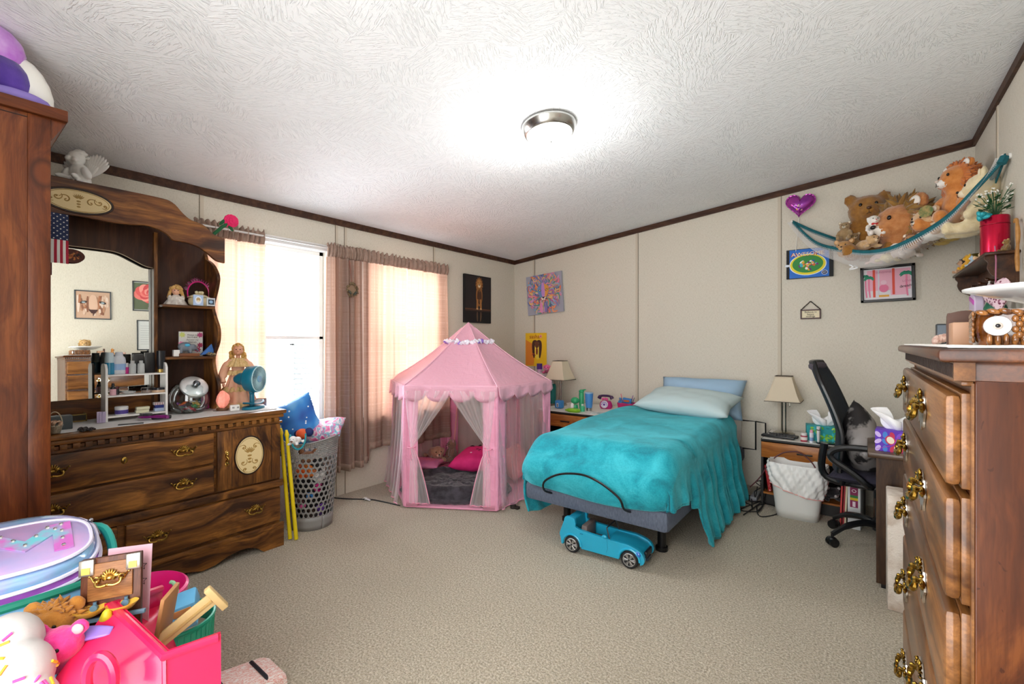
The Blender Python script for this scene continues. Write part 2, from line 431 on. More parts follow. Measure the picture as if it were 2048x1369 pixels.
# ------------------------------------------------------------------ ceiling lamp
cl = V((-1.40, 2.14, zc(-1.40)))
L = thing('ceiling_light', 'round flush ceiling light with brushed nickel rim', 'ceiling light', cl, rot=(0, -math.atan(SL), 0))
g = MB(); g.lathe([(.150, .0), (.154, -.012), (.152, -.02), (.146, -.03), (.138, -.052), (.128, -.058), (.122, -.050), (.13, -.01)], 48, cap=False)
g.part('rim', M('#b9b9b6', .25, 1), L)
g = MB(); g.lathe([(.125, -.045), (.118, -.062), (.095, -.082), (.055, -.095), (.012, -.10), (1e-4, -.10)], 48, cap=False)
g.part('glass_shade', emis('lit_lamp_glass', '#fffaf0', 4.5), L, label='glowing white glass bowl')
g = MB(); g.lathe([(1e-4, -.118), (.006, -.114), (.005, -.106), (.011, -.101), (.011, -.098)], 16); g.part('finial', M('#a8a8a4', .3, 1), L)
pl = bpy.data.lights.new('ceiling_light_glow', 'POINT'); pl.energy = 9; pl.color = (1, .98, .96); pl.shadow_soft_size = .11
po = bpy.data.objects.new('ceiling_light_glow', pl); COL.objects.link(po); po.location = cl + V((0, 0, -.30))

# ------------------------------------------------------------------ curtains
def curtain_mat(name, c):
    n = NT(name); v = n.coord((1, 1, 1))
    d = n.n('ShaderNodeBsdfDiffuse'); tl = n.n('ShaderNodeBsdfTranslucent'); m = n.n('ShaderNodeMixShader'); m.inputs[0].default_value = .33
    w1 = n.noise(n.coord((1, 1, 70)), 1.0, 2, .5); w2 = n.noise(n.coord((3, 90, 1)), 1.0, 2, .5)
    c1 = n.mix(n.ramp(n.mul(w1, w2, 'ADD'), [(.85, 0.0), (1.15, .45)]), c, '#8d7466')
    n.l(c1, d.inputs[0]); tl.inputs[0].default_value = lin('#cf9f86')
    n.l(d.outputs[0], m.inputs[1]); n.l(tl.outputs[0], m.inputs[2]); n.l(m.outputs[0], n.out.inputs[0]); return n.m
m_cur = curtain_mat('taupe_curtain_cloth', '#b5a196')
m_curh = M('#93796b', .8, c2='#a68d7e', sc_=30, bump=.3, bs=120)
def curtain(name, label, y0, y1, zb, folds, seed, spread=0, amp=.022, lean=0, zt=2.06, bottom=None, off=.075):
    rnd = random.Random(seed); ph = [rnd.uniform(0, 6.28) for _ in range(4)]
    C = thing(name, label, 'curtain', (XW + off, (y0 + y1) / 2, 0), group=None)
    yc = (y0 + y1) / 2; W = y1 - y0
    def prof(u, k):
        return amp * (.55 * sin(2 * pi * folds * u + ph[0]) + .3 * sin(2 * pi * folds * 1.7 * u + ph[1]) + .25 * sin(2 * pi * folds * .5 * u + ph[2]) * k)
    def fn(u, w):
        y = (u - .5) * W * (1 + spread * w) + lean * w
        zb_ = zb if bottom is None else bottom(u)
        z = zt - .10 + (zb_ - zt + .10) * w
        return (prof(u, 1 + w) * (1 + .7 * w) + .008, y, z)
    g = MB(); g.grid(fn, int(folds * 14), 30); g.part('panel', m_cur, C, smooth=180)
    def fh(u, w):
        f = .012 * sin(2 * pi * folds * 3.3 * u + ph[3]) + .006 * sin(2 * pi * folds * 7 * u)
        return (prof(u, 1) * .6 + f + .014 * sin(pi * w) + .008, (u - .5) * W, zt + .012 * sin(2 * pi * folds * 3.1 * u) * (1 - w) - .10 * w)
    g = MB(); g.grid(fh, int(folds * 24), 8); g.part('gathered_header', m_curh, C, smooth=180, solid=.004)
    def fb(u, w):
        a, b, z = fn(u, 1); return (a, b, z + .005 - .055 * w)
    g = MB(); g.grid(fb, int(folds * 14), 2); g.part('hem', m_curh, C, smooth=180, solid=.005)
    return C
curtain('window_curtain', 'taupe curtain lit peach by daylight, half hidden by the dresser hutch', 1.05, 1.485, .87, 4, 3, zt=2.07, off=.045, amp=.016)
curtain('window_curtain', 'narrow gathered taupe curtain between the bare window and the lit ones', 1.955, 2.26, .27, 5, 5, .04, .03)
curtain('window_curtain', 'glowing curtain panel just right of the hanging dried wreath', 2.27, 2.74, .36, 3.2, 8, .02, .02, bottom=lambda u: .30 if u < .18 else .40)
curtain('window_curtain', 'glowing curtain panel right above the pink tent, nearest the corner', 2.75, 3.26, .36, 3, 11, .10, .018, .02)
g = MB(); g.cyl((XW + .075, .98, 2.03), (XW + .075, 3.30, 2.03), .008)
for y in (1.0, 2.12, 3.29): g.cyl((XW, y, 2.03), (XW + .075, y, 2.03), .006)
g.top('curtain_rod', M('#d8d6d2', .4, .6), 'thin rod carrying all the taupe curtains over both windows', 'curtain rod')
# ================================================================== big furniture
m_brass = M('#b8944a', .28, 1, c2='#6e5320', sc_=60, name='aged_brass')
m_brassb = M('#c9a558', .22, 1, name='bright_brass')
m_dres = wood('dark_pine_dresser', '#331a0a', '#6b411a', '#a56c2c', 'y', 1.0, .42, coat=.08)
m_dresv = wood('dark_pine_upright', '#331a0a', '#6b411a', '#9c662d', 'z', 1.0, .42, coat=.08)
m_dresh = wood('walnut_canopy', '#381d10', '#6a3d1e', '#9c6630', 'x', 1.0, .34)
m_dresd = wood('dark_hutch_back', '#24120a', '#3c1f11', '#51301a', 'z', .8, .5, coat=.05)
m_dresx = wood('dark_pine_x', '#331a0a', '#6b411a', '#9c662d', 'x', 1.0, .42)

def bail_pull(parent, loc, rz=0, s=1.0, mat=None, rot=None):
    """shell backed bail handle, faces local -Y, about 12 cm wide at s=1"""
    mat = mat or m_brass
    g = MB(); mm = T_(s=(s, s, s))
    # fan shell
    for k in range(-4, 5):
        a = R(90 + k * 20); g.ell((.017 * cos(a), -.004, .004 + .019 * sin(a)), (.013, .004, .0034), (0, -a, 0), 8)
    g.ell((0, -.005, .004), (.012, .006, .008), n=10)
    for sg in (-1, 1):   # scroll wings
        pts = [(sg * (.012 + .040 * t), -.004, -.002 + .012 * sin(3.4 * t * pi / 1.6) + .014 * t) for t in [i / 9 for i in range(10)]]
        g.tube(pts, [.0055 * (1 - .55 * i / 9) for i in range(10)], 6)
        g.ell((sg * .034, -.006, -.003), (.008, .006, .007), n=8); g.ell((sg * .056, -.004, .017), (.004, .003, .004), n=8)
        g.tube([(sg * (.036 + .009 * cos(a)), -.005, .004 + .009 * sin(a)) for a in [i * .7 for i in range(7)]], .0028, 6)
    for v in range(len(g.v)): g.v[v] = tuple(mm @ V(g.v[v]))
    pl = g.part('handle', mat, parent, loc=loc, rot=rot or (0, 0, rz), smooth=60)
    g = MB()
    pts = seg([(-.036, -.010, 0), (-.034, -.016, -.012), (-.018, -.019, -.017), (0, -.020, -.014), (.018, -.019, -.017), (.034, -.016, -.012), (.036, -.010, 0)], 4)
    g.tube([p * s for p in pts], [(.0030 + .0018 * sin(pi * i / (len(pts) - 1))) * s for i in range(len(pts))], 8)
    g.ell((0, -.020 * s, -.014 * s), (.006 * s,) * 3, n=8)
    g.part('bail', mat, pl)
    return pl

# ---- long dresser: local x along the wall (world +Y), facing local -Y (world +X)
DX, DY0, DY1, DZ = -2.89, -.21, 1.375, .853
DW = DY1 - DY0; DC = (DY0 + DY1) / 2
D = thing('dresser', 'long dark pine dresser with brass shell handles under the mirror hutch', 'dresser', (DX, DC, 0), HF)
def dl(y): return y - DC            # world Y -> dresser local x
h = DW / 2
g = MB(); g.bb(-h + .02, h - .02, .0, .45, .10, .80); g.part('case', m_dresx, D, bev=.003)
g = MB(); g.bb(-h - .012, h + .012, -.028, .462, .828, DZ, bev=.008); g.bb(-h, h, -.014, .458, .805, .828, bev=.006); g.part('top_board', m_dresx, D)
g = MB(); x = -h + .02
while x < h - .03: g.bb(x, x + .026, -.016, .002, .782, .806, bev=.002); x += .043
g.part('dentil_molding', m_dresx, D, label='row of small square dentil blocks')
g = MB(); g.bb(-h + .01, h - .01, -.012, .0, .770, .783)
g.bb(-h + .005, h - .005, -.018, .0, .377, .42, bev=.006); g.bb(-h, h, -.018, .0, .12, .152, bev=.006); g.part('rail_molding', m_dresx, D)
# scalloped base skirt
def skirt(x0, x1, z1):
    pts = [(x0, 0), (x0, z1), (x1, z1), (x1, 0), (x1 - .12, 0)]
    c = (x0 + x1) / 2; half = (x1 - x0) / 2
    prof = [(1 - .12 / half, 0), (.80, .035), (.74, .055), (.68, .057), (.60, .045), (.52, .02), (.44, .012), (.36, .03), (.26, .045), (.12, .05), (0, .052)]
    fr = [(c + half * a, b) for a, b in prof]; fl = [(c - half * a, b) for a, b in reversed(prof)]
    return [(x0, z1), (x0, 0)] + fl[::-1][::-1][::1][:0] + [(c - half * a, b) for a, b in prof] + [(c + half * a, b) for a, b in reversed(prof[:-1])] + [(x1, 0), (x1, z1)]
g = MB(); g.prism(skirt(-h, h, .125), -.012, .012); g.bb(-h, -h + .02, 0, .45, 0, .12); g.bb(h - .02, h, 0, .45, 0, .12); g.part('base_skirt', m_dres and m_dresx, D)
g = MB()
for sx_ in (-1, 1):
    for y in (.03, .45): g.bb(sx_ * (h - .05) - .03, sx_ * (h - .05) + .03, y - .02, y + .02, 0, .1)
g.part('foot', M('#15100d', .6), D)
def drawer(name, x0, x1, z0, z1, mat=m_dresx):
    g = MB(); g.bb(x0, x1, -.006, .01, z0, z1); g.bb(x0, x1, -.024, -.006, z0, z1, bev=.014)
    return g.part(name, mat, D, bev=0)
d1 = drawer('drawer', -h + .03, dl(.985), .598, .768); d2 = drawer('drawer', -h + .03, dl(.985), .43, .588)
for dd, z in ((d1, .69), (d2, .515)):
    for px in (104, 368):
        p = at_x(px, 900, DX + .03); bail_pull(dd, (dl(p.y), -.026, z))
    bail_pull(dd, (-h + .16, -.026, z)) if False else None
g = MB(); g.ell((0, 0, 0), (.013, .004, .017), n=14); g.cur = 1; g.ell((0, -.003, .003), (.003, .002, .004), n=8); g.bb(-.0015, .0015, -.0055, -.002, -.008, .002)
g.part('keyhole_plate', [m_brass, M('#120b06', .5)], d1, loc=(dl(at_x(246, 905, DX).y), -.026, .693))
bl = drawer('drawer', -h + .03, dl(.57), .17, .37); br = drawer('drawer', dl(.60), h - .025, .17, .37)
for px in (315, 510): bail_pull(br, (dl(at_x(px, 1000, DX + .03).y), -.026, .275))
bail_pull(bl, (dl(.1), -.026, .275))
# door with oval inlay
g = MB(); x0, x1 = dl(1.0), h - .025
g.bb(x0, x1, -.008, .01, .43, .768); g.bb(x0, x1, -.022, -.008, .43, .768, bev=.012)
dr = g.part('door', m_dresv, D)
for x in (x0 + .075, x1 - .055):
    g = MB(); g.bb(x - .0012, x + .0012, -.0232, -.02, .445, .755); g.part('groove', M('#1a0d06', .7), dr)
def oval(parent, loc, a, b, nm='inlay_panel', rot=None):
    g = MB(); N = 40
    g.prism([(a * cos(2 * pi * i / N), b * sin(2 * pi * i / N)) for i in range(N)], -.003, .004); g.cur = 1
    g.tube([(a * .93 * cos(2 * pi * i / N), -.0035, b * .93 * sin(2 * pi * i / N)) for i in range(N)], .0012, 5, closed=True)
    m_ = min(a, b)
    big = a if a > b else b; hz = a > b
    def pt(u, v): return (u, -.0035, v)
    # plume and scrolls
    for k in range(-3, 4):
        aa = R(90 + k * 17); g.ell((m_ * .30 * cos(aa), -.003, m_ * (.12 + .32 * sin(aa))), (m_ * .2, .0012, m_ * .045), (0, -aa, 0), 8)
    for q in (.0, -.25, -.5): g.ell((0, -.003, m_ * (q - .02)), (m_ * (.16 - .05 * abs(q)), .0014, m_ * .08), n=8)
    for sg in (-1, 1):
        for (cx, cz, r0, st) in (((.38, .0, .3, .4), (.62, .18, .26, 2.4), (.78, -.12, .16, 4.0)) if hz else ((.45, .45, .3, .4), (.45, -.35, .34, 2.4), (.3, -.75, .25, 4.2))):
            X = sg * cx * a; Z = cz * b
            rr = r0 * m_ * (1.5 if hz else .9)
            g.tube([(X + sg * rr * (1 - t / 14) * cos(st + t * .45), -.0036, Z + rr * (1 - t / 14) * sin(st + t * .45)) for t in range(13)], [.0012 + .0016 * sin(pi * t / 12) for t in range(13)], 5)
            g.ell((X, -.003, Z), (m_ * .1, .0014, m_ * .06), (0, sg * .7, 0), 8)
    return g.part(nm, [M('#e4cf9c', .5), M('#a78545', .5)], parent, loc=loc, rot=rot, label='cream oval inlay with tan scrollwork')
p = at_x(494, 907, DX); g = MB(); N = 40
g.tube([(.079 * cos(2 * pi * i / N), 0, .111 * sin(2 * pi * i / N)) for i in range(N)], .005, 6, closed=True)
oc = (dl(p.y) + .004, -.024, .607)
g.part('oval_rim', M('#2a150a', .4), dr, loc=oc); oval(dr, oc, .076, .107)
g = MB(); pts = seg([(0, 0, .040), (.006, -.006, .03), (-.003, -.004, .016), (.004, -.018, .0), (-.003, -.004, -.016), (.006, -.006, -.03), (0, 0, -.04)], 4)
g.tube(pts, [.004 + .003 * abs(sin(i * .8)) for i in range(len(pts))], 8); g.ell((0, -.001, .034), (.009, .003, .012)); g.ell((0, -.001, -.034), (.009, .003, .012))
g.part('pull', m_brassb, dr, loc=(x0 + .045, -.026, .61), label='bright brass cast pull')

# ---- hutch with mirror, stands on the dresser
HX = -3.10                                      # front of canopy
H = thing('mirror_hutch', 'dark wood hutch with arched canopy, mirror and small side shelves on the dresser', 'hutch', (HX, .475, DZ), HF)
def hl(y): return y - .475
def canopy_outline():
    # top edge left-right, then bottom edge back; mirrored about the centre
    topr = [(0, 1.227), (.30, 1.227), (.38, 1.215), (.43, 1.165), (.47, 1.135), (.53, 1.12), (.585, 1.075), (.625, 1.06), (.648, 1.058)]
    botr = [(.648, .905), (.60, .915), (.55, .955), (.50, .985), (.44, .998), (.385, 1.00), (.36, 1.025), (.32, 1.047), (.26, 1.058), (.20, 1.050), (.12, 1.045), (0, 1.05)]
    tr = [q for q in seg2(topr, 4)]; br_ = [q for q in seg2(botr, 4)]
    return [(-x, z) for x, z in reversed(tr)][:-1] + tr + br_ + [(-x, z) for x, z in reversed(br_)][1:]
g = MB(); g.prism(canopy_outline(), -.0, .022); cn = g.part('canopy', m_dresh, H, bev=.004)
g = MB(); N = 44; g.tube([(.131 * cos(2 * pi * i / N), -.001, .060 * sin(2 * pi * i / N)) for i in range(N)], .0045, 6, closed=True)
oz = .0
p = at_x(157, 403, HX); oc = (hl(p.y), -.001, p.z - DZ)
g.part('oval_rim', M('#2a150a', .4), cn, loc=oc); oval(cn, oc, .125, .054)
# back board, shelf unit
g = MB(); g.bb(-.64, .64, .262, .275, .0, 1.12); g.part('back_board', m_dresd, H)
g = MB(); g.bb(-.648, -.35, .0, .31, 1.10, 1.115) if False else None
g.bb(-.34, .34, .022, .275, 1.19, 1.205); g.part('canopy_top', m_dresx, H)
def wavy(z0, z1):
    b = [(.115, 0), (.12, .03), (.17, .09), (.175, .16), (.125, .25), (.115, .33), (.17, .42), (.175, .50), (.13, .58), (.105, .65), (.155, .76), (.165, .83), (.10, .91), (.022, .95)]
    pts = seg2(b, 4)
    return pts
for sx_ in (-1, 1):
    g = MB(); o = [(.262, 0)] + [(.262 - q * 1.3, z) for q, z in wavy(0, 1)] + [(.262, 1.0)]
    # outline in local y,z extruded along x
    vs = [(sx_ * .638, y, z) for y, z in o] + [(sx_ * .620, y, z) for y, z in o]; k2 = len(o)
    fs = [tuple(range(k2)), tuple(reversed(range(k2, 2 * k2)))] + [(i, (i + 1) % k2, (i + 1) % k2 + k2, i + k2) for i in range(k2)]
    g.add(vs, fs); g.part('side_panel', m_dresv, H)
    g = MB(); g.bb(sx_ * .335, sx_ * .352, .16, .262, 0, 1.06); g.part('divider', m_dresv, H)
    for z in (.335, .64):
        g = MB(); a, b = sorted((sx_ * .352, sx_ * .620))
        g.bb(a, b, .07, .262, z - .016, z, bev=.004); g.part('shelf', m_dresx, H)
# mirror surround and mirror, leaning back a little
g = MB(); ins = [(-.335, .0), (.335, .0), (.335, 1.06), (-.335, 1.06)]
g.bb(-.335, .335, .215, .225, .0, .115)
g.part('mirror_apron', m_dresh, H)
arch = seg2([(.335, .855), (.30, .86), (.25, .885), (.19, .915), (.13, .925), (0, .925)], 4)
g = MB(); o = [(.336, 1.08)] + arch + [(-x, z) for x, z in reversed(arch)][1:] + [(-.336, 1.08)]
g.prism(o, .188, .200); g.part('mirror_arch', m_dresd, H)
g = MB(); g.prism([(-.333, 0), (.333, 0), (.333, .83), (-.333, .83)], -.003, .0)
mm = NT('mirror_silver'); mm.b.inputs['Metallic'].default_value = 1; mm.b.inputs['Roughness'].default_value = .0; mm.col('#eef0ea')
g.part('mirror', mm.m, H, loc=(0, .205, .115), rot=(R(-1.07), 0, 0), smooth=0)
g = MB(); g.tube([(x, .186, z) for x, z in arch] , .0025, 6); g.tube([(-x, .186, z) for x, z in arch], .0025, 6); g.part('mirror_bead', M('#b9a48a', .3), H)

# ---- tall cabinet at the left edge
m_cab = wood('orange_pine_cabinet', '#461e0a', '#683213', '#82461e', 'z', .8, .38, coat=.1, streak='#3a1806')
m_caby = wood('orange_pine_crosswise', '#461e0a', '#683213', '#82461e', 'y', .8, .38, coat=.1, streak='#3a1806')
K = thing('wardrobe', 'tall orange-brown pine wardrobe cut off by the left edge of the photo', 'wardrobe', (-2.72, -.02, 0))
KX = -2.30 + 2.72
g = MB(); g.bb(-.11, KX, -.40, .275, .0, 2.07); g.part('case', m_cab, K)
g = MB(); g.bb(KX - .01, KX + .008, .235, .292, 0, 2.07, bev=.003); g.bb(-.12, -.10, .235, .292, 0, 2.07, bev=.003); g.part('stile', m_cab, K)
g = MB(); g.bb(-.125, KX + .02, -.41, .335, 2.07, 2.11, bev=.003); g.part('top_board', m_caby, K)
g = MB(); g.add([(a, .292, 1.99) for a in (-.11, KX)] + [(a, .292, 2.07) for a in (-.11, KX)] + [(a, .332, 2.07) for a in (-.11, KX)], [(0, 1, 5, 4), (0, 4, 2), (1, 3, 5), (2, 4, 5, 3), (0, 2, 3, 1)]); g.part('cornice', m_cab, K)
g = MB(); g.bb(-.10, .13, .275, .29, .06, 1.97); g.bb(.135, KX - .02, .275, .29, .06, 1.97); g.part('door', m_cab, K)
g = MB(); g.bb(KX, KX + .001, -.40, .236, 2.055, 2.058); g.part('groove', M('#1d0d05', .7), K)

# ---- chest of drawers at the right edge
m_ch = wood('oak_chest_front', '#482a13', '#6c4522', '#8e5f33', 'x', 1.0, .32, coat=.3, streak='#4a2710')
m_chs = wood('stained_chest_side', '#35170a', '#502710', '#673818', 'z', 1.3, .3, knots=False, coat=.2, streak='#351405', marks=True)
CX, CY0, CY1, CZ = .123, .905, 1.83, 1.262
CC = (CY0 + CY1) / 2; ch = (CY1 - CY0) / 2
Q = thing('chest_of_drawers', 'tall oak chest of drawers with brass handles at the right edge', 'chest of drawers', (CX, CC, 0), -HF)
g = MB(); g.bb(-ch, ch, .0, .47, .05, CZ - .045); g.part('case', m_chs, Q, bev=.002)
g = MB(); g.bb(-ch - .02, ch + .02, -.040, .475, CZ - .02, CZ, bev=.007); g.bb(-ch - .002, ch + .002, -.008, .475, CZ - .046, CZ - .02, bev=.001); g.part('top_board', wood('stained_chest_top', '#381a09', '#512a11', '#663818', 'x', 1, .3, knots=False), Q)
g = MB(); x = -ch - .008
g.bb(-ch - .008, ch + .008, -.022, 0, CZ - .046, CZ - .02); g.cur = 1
while x < ch: g.box((x, -.0222, CZ - .032), (.0065, .0012, .020), (0, R(14), 0)); x += .0150  # thin dark strips paint the shade of the gaps between dentils
g.part('dentil_molding', [m_ch, M('#241206', .7)], Q, label='dentil band with gap shade painted as slanted dark strips')
g = MB(); g.bb(-ch, ch, -.014, 0, CZ - .054, CZ - .046, bev=.003); g.bb(-ch, -ch + .012, -.003, .0, .05, CZ - .05); g.bb(ch - .012, ch, -.003, .0, .05, CZ - .05); g.part('face_frame', m_ch, Q)
g = MB(); g.prism(skirt(-ch - .005, ch + .005, .09), -.016, .01); g.bb(-ch, ch, 0, .46, 0, .05); g.part('base_skirt', m_chs, Q)
zb = [1.203, 1.052, .885, .700, .475, .245, .10]
for k3 in range(6):
    z1, z0 = zb[k3] - .006, zb[k3 + 1] + .006
    g = MB(); g.bb(-ch + .012, ch - .012, -.012, 0, z0, z1, bev=.002); g.bb(-ch + .014, ch - .014, -.030, -.010, z0 + .002, z1 - .002, bev=.013)
    d_ = g.part('drawer', m_ch, Q)
    for x in (-ch + .17, ch - .30):
        zc_ = (z0 + z1) / 2 + .01
        g = MB()
        o = seg2([(-.060, .0), (-.045, .014), (-.04, .03), (-.02, .022), (0, .038), (.02, .022), (.04, .03), (.045, .014), (.060, .0), (.045, -.014), (.04, -.03), (.02, -.022), (0, -.04), (-.02, -.022), (-.04, -.03), (-.045, -.014), (-.06, 0)], 3)[:-1]
        g.prism(o, -.0345, -.031); g.part('handle_plate', M('#cfcac0', .25, 1), d_, loc=(x, 0, zc_), label='bright pierced back plate')
        g = MB()
        for sg in (-1, 1):
            g.lathe([(.009, 0), (.005, .006), (.008, .011), (.006, .015), (1e-4, .017)], 10, Mx.Translation((sg * .034, -.034, .004)) @ Mx.Rotation(R(90), 4, 'X'))
        pts = seg([(-.034, -.044, .004), (-.037, -.048, -.010), (-.022, -.051, -.020), (0, -.052, -.015), (.022, -.051, -.020), (.037, -.048, -.010), (.034, -.044, .004)], 4)
        for k9 in range(-3, 4): aa = R(90 + k9 * 24); g.ell((.016 * cos(aa), -.036, .008 + .018 * sin(aa)), (.012, .004, .003), (0, -aa, 0), 8)
        for sg in (-1, 1): g.ell((sg * .052, -.036, .004), (.007, .005, .010), n=8); g.ell((sg * .046, -.037, .018), (.005, .004, .004), n=8)
        g.tube(pts, [.0038 + .0026 * abs(sin(i * .55)) for i in range(len(pts))], 8)
        g.part('handle', M('#b08d3e', .2, 1, c2='#6f5620', sc_=40, name='polished_brass'), d_, loc=(x, 0, zc_ + .005))
    if k3 == 0:
        g = MB(); g.lathe([(.019, 0), (.017, .006), (.008, .009), (1e-4, .009)], 16, T_(rot=(R(90), 0, 0))); g.part('lock_plate', m_brassb, d_, loc=(-.02, -.031, (z0 + z1) / 2))

# ---- bed
BX0, BX1, BYF = -1.80, -.838, 2.46
BC = (BX0 + BX1) / 2
B = thing('bed', 'single adjustable bed with grey-blue padded base and black foot bar', 'bed', (BC, BYF, 0))
hw = (BX1 - BX0) / 2; BL = YB - .03 - BYF
m_pad = M('#5d6779', .75, c2='#4b5465', sc_=120, bump=.5, bs=220, stretch=(1, 1, .3))
g = MB(); g.box((0, BL / 2, .285), (2 * hw, BL, .125), bev=.03); g.part('base', m_pad, B, label='grey-blue ribbed padded base')
m_mat = M('#e6e8ea', .7, bump=.2, bs=90)
g = MB(); g.box((0, BL / 2 + .035, .495), (2 * hw - .03, BL - .07, .28), bev=.07); g.part('mattress', m_mat, B)
m_blk = M('#0d0d0f', .35); m_blkp = M('#16161a', .55)
g = MB()
for (x, y) in ((-.36, .35), (.30, .28), (-.36, 1.7), (.30, 1.7)): g.cyl((x, y, 0), (x, y, .22), .03); g.cyl((x, y, 0), (x, y, .02), .04)
for (x, y) in ((-.36, .35), (.30, .28), (-.36, 1.7), (.30, 1.7)):
    pass
legs = [(-.36, .35), (.34, .30), (-.36, 1.7), (.34, 1.7)]
for (x, y) in legs:
    g = MB(); g.cyl((x, y, 0), (x, y, .225), .026); g.cyl((x, y, 0), (x, y, .025), .036); g.part('leg', m_blk, B)
g = MB(); g.bb(-.40, .40, .25, .29, .185, .222); g.bb(-.40, .40, 1.68, 1.72, .185, .222); g.bb(-.42, -.38, .2, 1.9, .17, .222); g.bb(.38, .42, .2, 1.9, .17, .222); g.part('underframe', M('#2b211c', .6), B)
ax0, ax1 = at_y(1098, 985, BYF - .03).x - BC, at_y(1256, 1010, BYF - .03).x - BC
g = MB(); pts = seg([(ax0, .01, .30), (ax0, -.085, .345), (ax0 + .02, -.110, .41), (ax0 + .12, -.098, .468), ((ax0 + ax1) / 2, -.088, .49), (ax1 - .14, -.098, .468), (ax1 - .02, -.110, .41), (ax1, -.085, .345), (ax1, .01, .30)], 6)
g.tube(pts, .0065, 8); g.part('foot_bar', m_blk, B, label='arched black mattress retainer bar')
g = MB(); g.tube([(hw + .01, 1.86, .36), (hw + .11, 1.86, .36), (hw + .11, 1.86, .60), (hw + .01, 1.86, .60)], .007, 6); g.tube([(hw + .11, 1.86, .60), (hw + .17, 1.95, .58), (hw + .17, 1.98, .2)], .006, 6); g.part('side_rail', m_blk, B)
# blanket over the mattress
n = NT('teal_plush_blanket')
v = n.coord((1, 1, 1)); a = n.noise(v, 5, 3, .6, .8); b_ = n.noise(v, 110, 3, .7)
c = n.ramp(n.mul(a, n.mul(b_, .35), 'ADD'), [(.48, '#0c7c8c'), (.66, '#169dae'), (.86, '#38b8c7')])
n.col(c); n.b.inputs['Roughness'].default_value = .9; n.b.inputs['Sheen Weight'].default_value = .7; n.b.inputs['Sheen Roughness'].default_value = .4; n.b.inputs['Sheen Tint'].default_value = lin('#7fe0ea')
n.bump(n.mul(b_, n.mul(n.noise(v, 30, 3), .8), 'ADD'), .55, .006)
m_blanket = n.m
def blanket():
    LT = BL - .42               # where the blanket ends near the pillows
    rnd = random.Random(3)
    def topz(x, y):
        z = .645 + .03 * min(1, y / 1.2)
        z += .006 * sin(5 * x + 3 * y) + .005 * sin(9 * y - 4 * x) + .012 * math.exp(-((x + .1) ** 2 + (y - .9) ** 2) / .08)
        z -= .010 * math.exp(-((x - .05) ** 2 + (y - 1.35) ** 2) / .006) + .008 * math.exp(-((x + .12) ** 2 + (y - 1.42) ** 2) / .005)
        return z
    def sm(t): t = max(0, min(1, t)); return t * t * (3 - 2 * t)
    def fn(u, w):
        # w: 0 at the foot hem .. 1 near pillows ; u: 0 left hem .. 1 right hem
        # arc length bookkeeping
        fh = .31                                    # foot drop
        s = w * (LT + fh)
        if s < fh: y = 0.0; fz = (fh - s) / fh      # on the foot face
        else: y = s - fh; fz = 0
        top = .345
        left_drop = .34 + .20 * (1 - sm((y - .0) / .25)) * 0
        right_drop = .315 + .29 * sm((y - .37) / .10)
        Wt = 2 * hw; tot = left_drop + Wt + right_drop
        q = u * tot
        if q < left_drop: x = -hw; sd = (left_drop - q); side = -1
        elif q > left_drop + Wt: x = hw; sd = q - left_drop - Wt; side = 1
        else: x = -hw + q - left_drop; sd = 0; side = 0
        z = topz(x, max(y, .02))
        rr = .085
        # round the edges
        ex = hw - abs(x) if side == 0 else 0
        ey = y if fz == 0 else 0
        if side == 0 and ex < rr: z -= rr - sqrt(max(0, rr * rr - (rr - ex) ** 2))
        if fz == 0 and ey < .16: z -= .11 * (1 - sin(pi / 2 * min(1, ey / .16)))
        yy = y + .0
        if fz > 0:
            zf = topz(x, 0) - .11 - (topz(x, 0) - .11 - .352) * fz
            if side == 0 and ex < rr: zf -= (rr - sqrt(max(0, rr * rr - (rr - ex) ** 2))) * (1 - fz)
            bul = .055 * sin(pi * min(1, .25 + fz * .75)) 
            # the retainer bar pins the cloth
            yy = -.0 - bul * (1 - .0 * x) - .012 * sin(9 * x) * fz
            cb_ = 1 - abs(x) / hw
            yy += .035 * (1 - sm(cb_ * 5))
            z = zf - .03 * fz * max(0, sin(pi * (x + hw) / (2 * hw))) * 1.0
            yy -= .018 * fz
        if side:
            edge = rr
            base = z - 0.0
            z = base - edge * 1.0 - (sd) * .93 + .0
            z = max(z, .03)
            fold = .014 * sin(y * 34 + 1.2 * sin(y * 9)) * sm(sd / .2) + .010 * sin(y * 71) * sm(sd / .25)
            flare = .035 * sm(sd / .3) + .05 * sm((sd - .3) / .3)
            if side < 0: flare = .02 * sm(sd / .2) ; fold *= .6
            x = side * (hw + .012 + flare + fold)
            if z < .36 and fz > 0: pass
            if y < .35:
                k_ = 1 - y / .35
                x = side * (hw + .012 + (flare + fold) * (1 - .7 * k_))
            if fz > 0:
                x = side * (hw - .03 * fz); z = z + (.0) ; yy = max(yy, -.03) + .03
                z = max(z, .352 - .0)
            if y < .33: z = max(z, .352 + (.33 - y) * .0)
        x += .0
        return (x, yy, z)
    g = MB(); g.grid(fn, 130, 120); return g
g = blanket()
g.top('blanket', m_blanket, 'teal plush blanket spread over the bed and hanging to the floor', 'blanket', loc=(BC, BYF, 0), smooth=180, solid=.012)
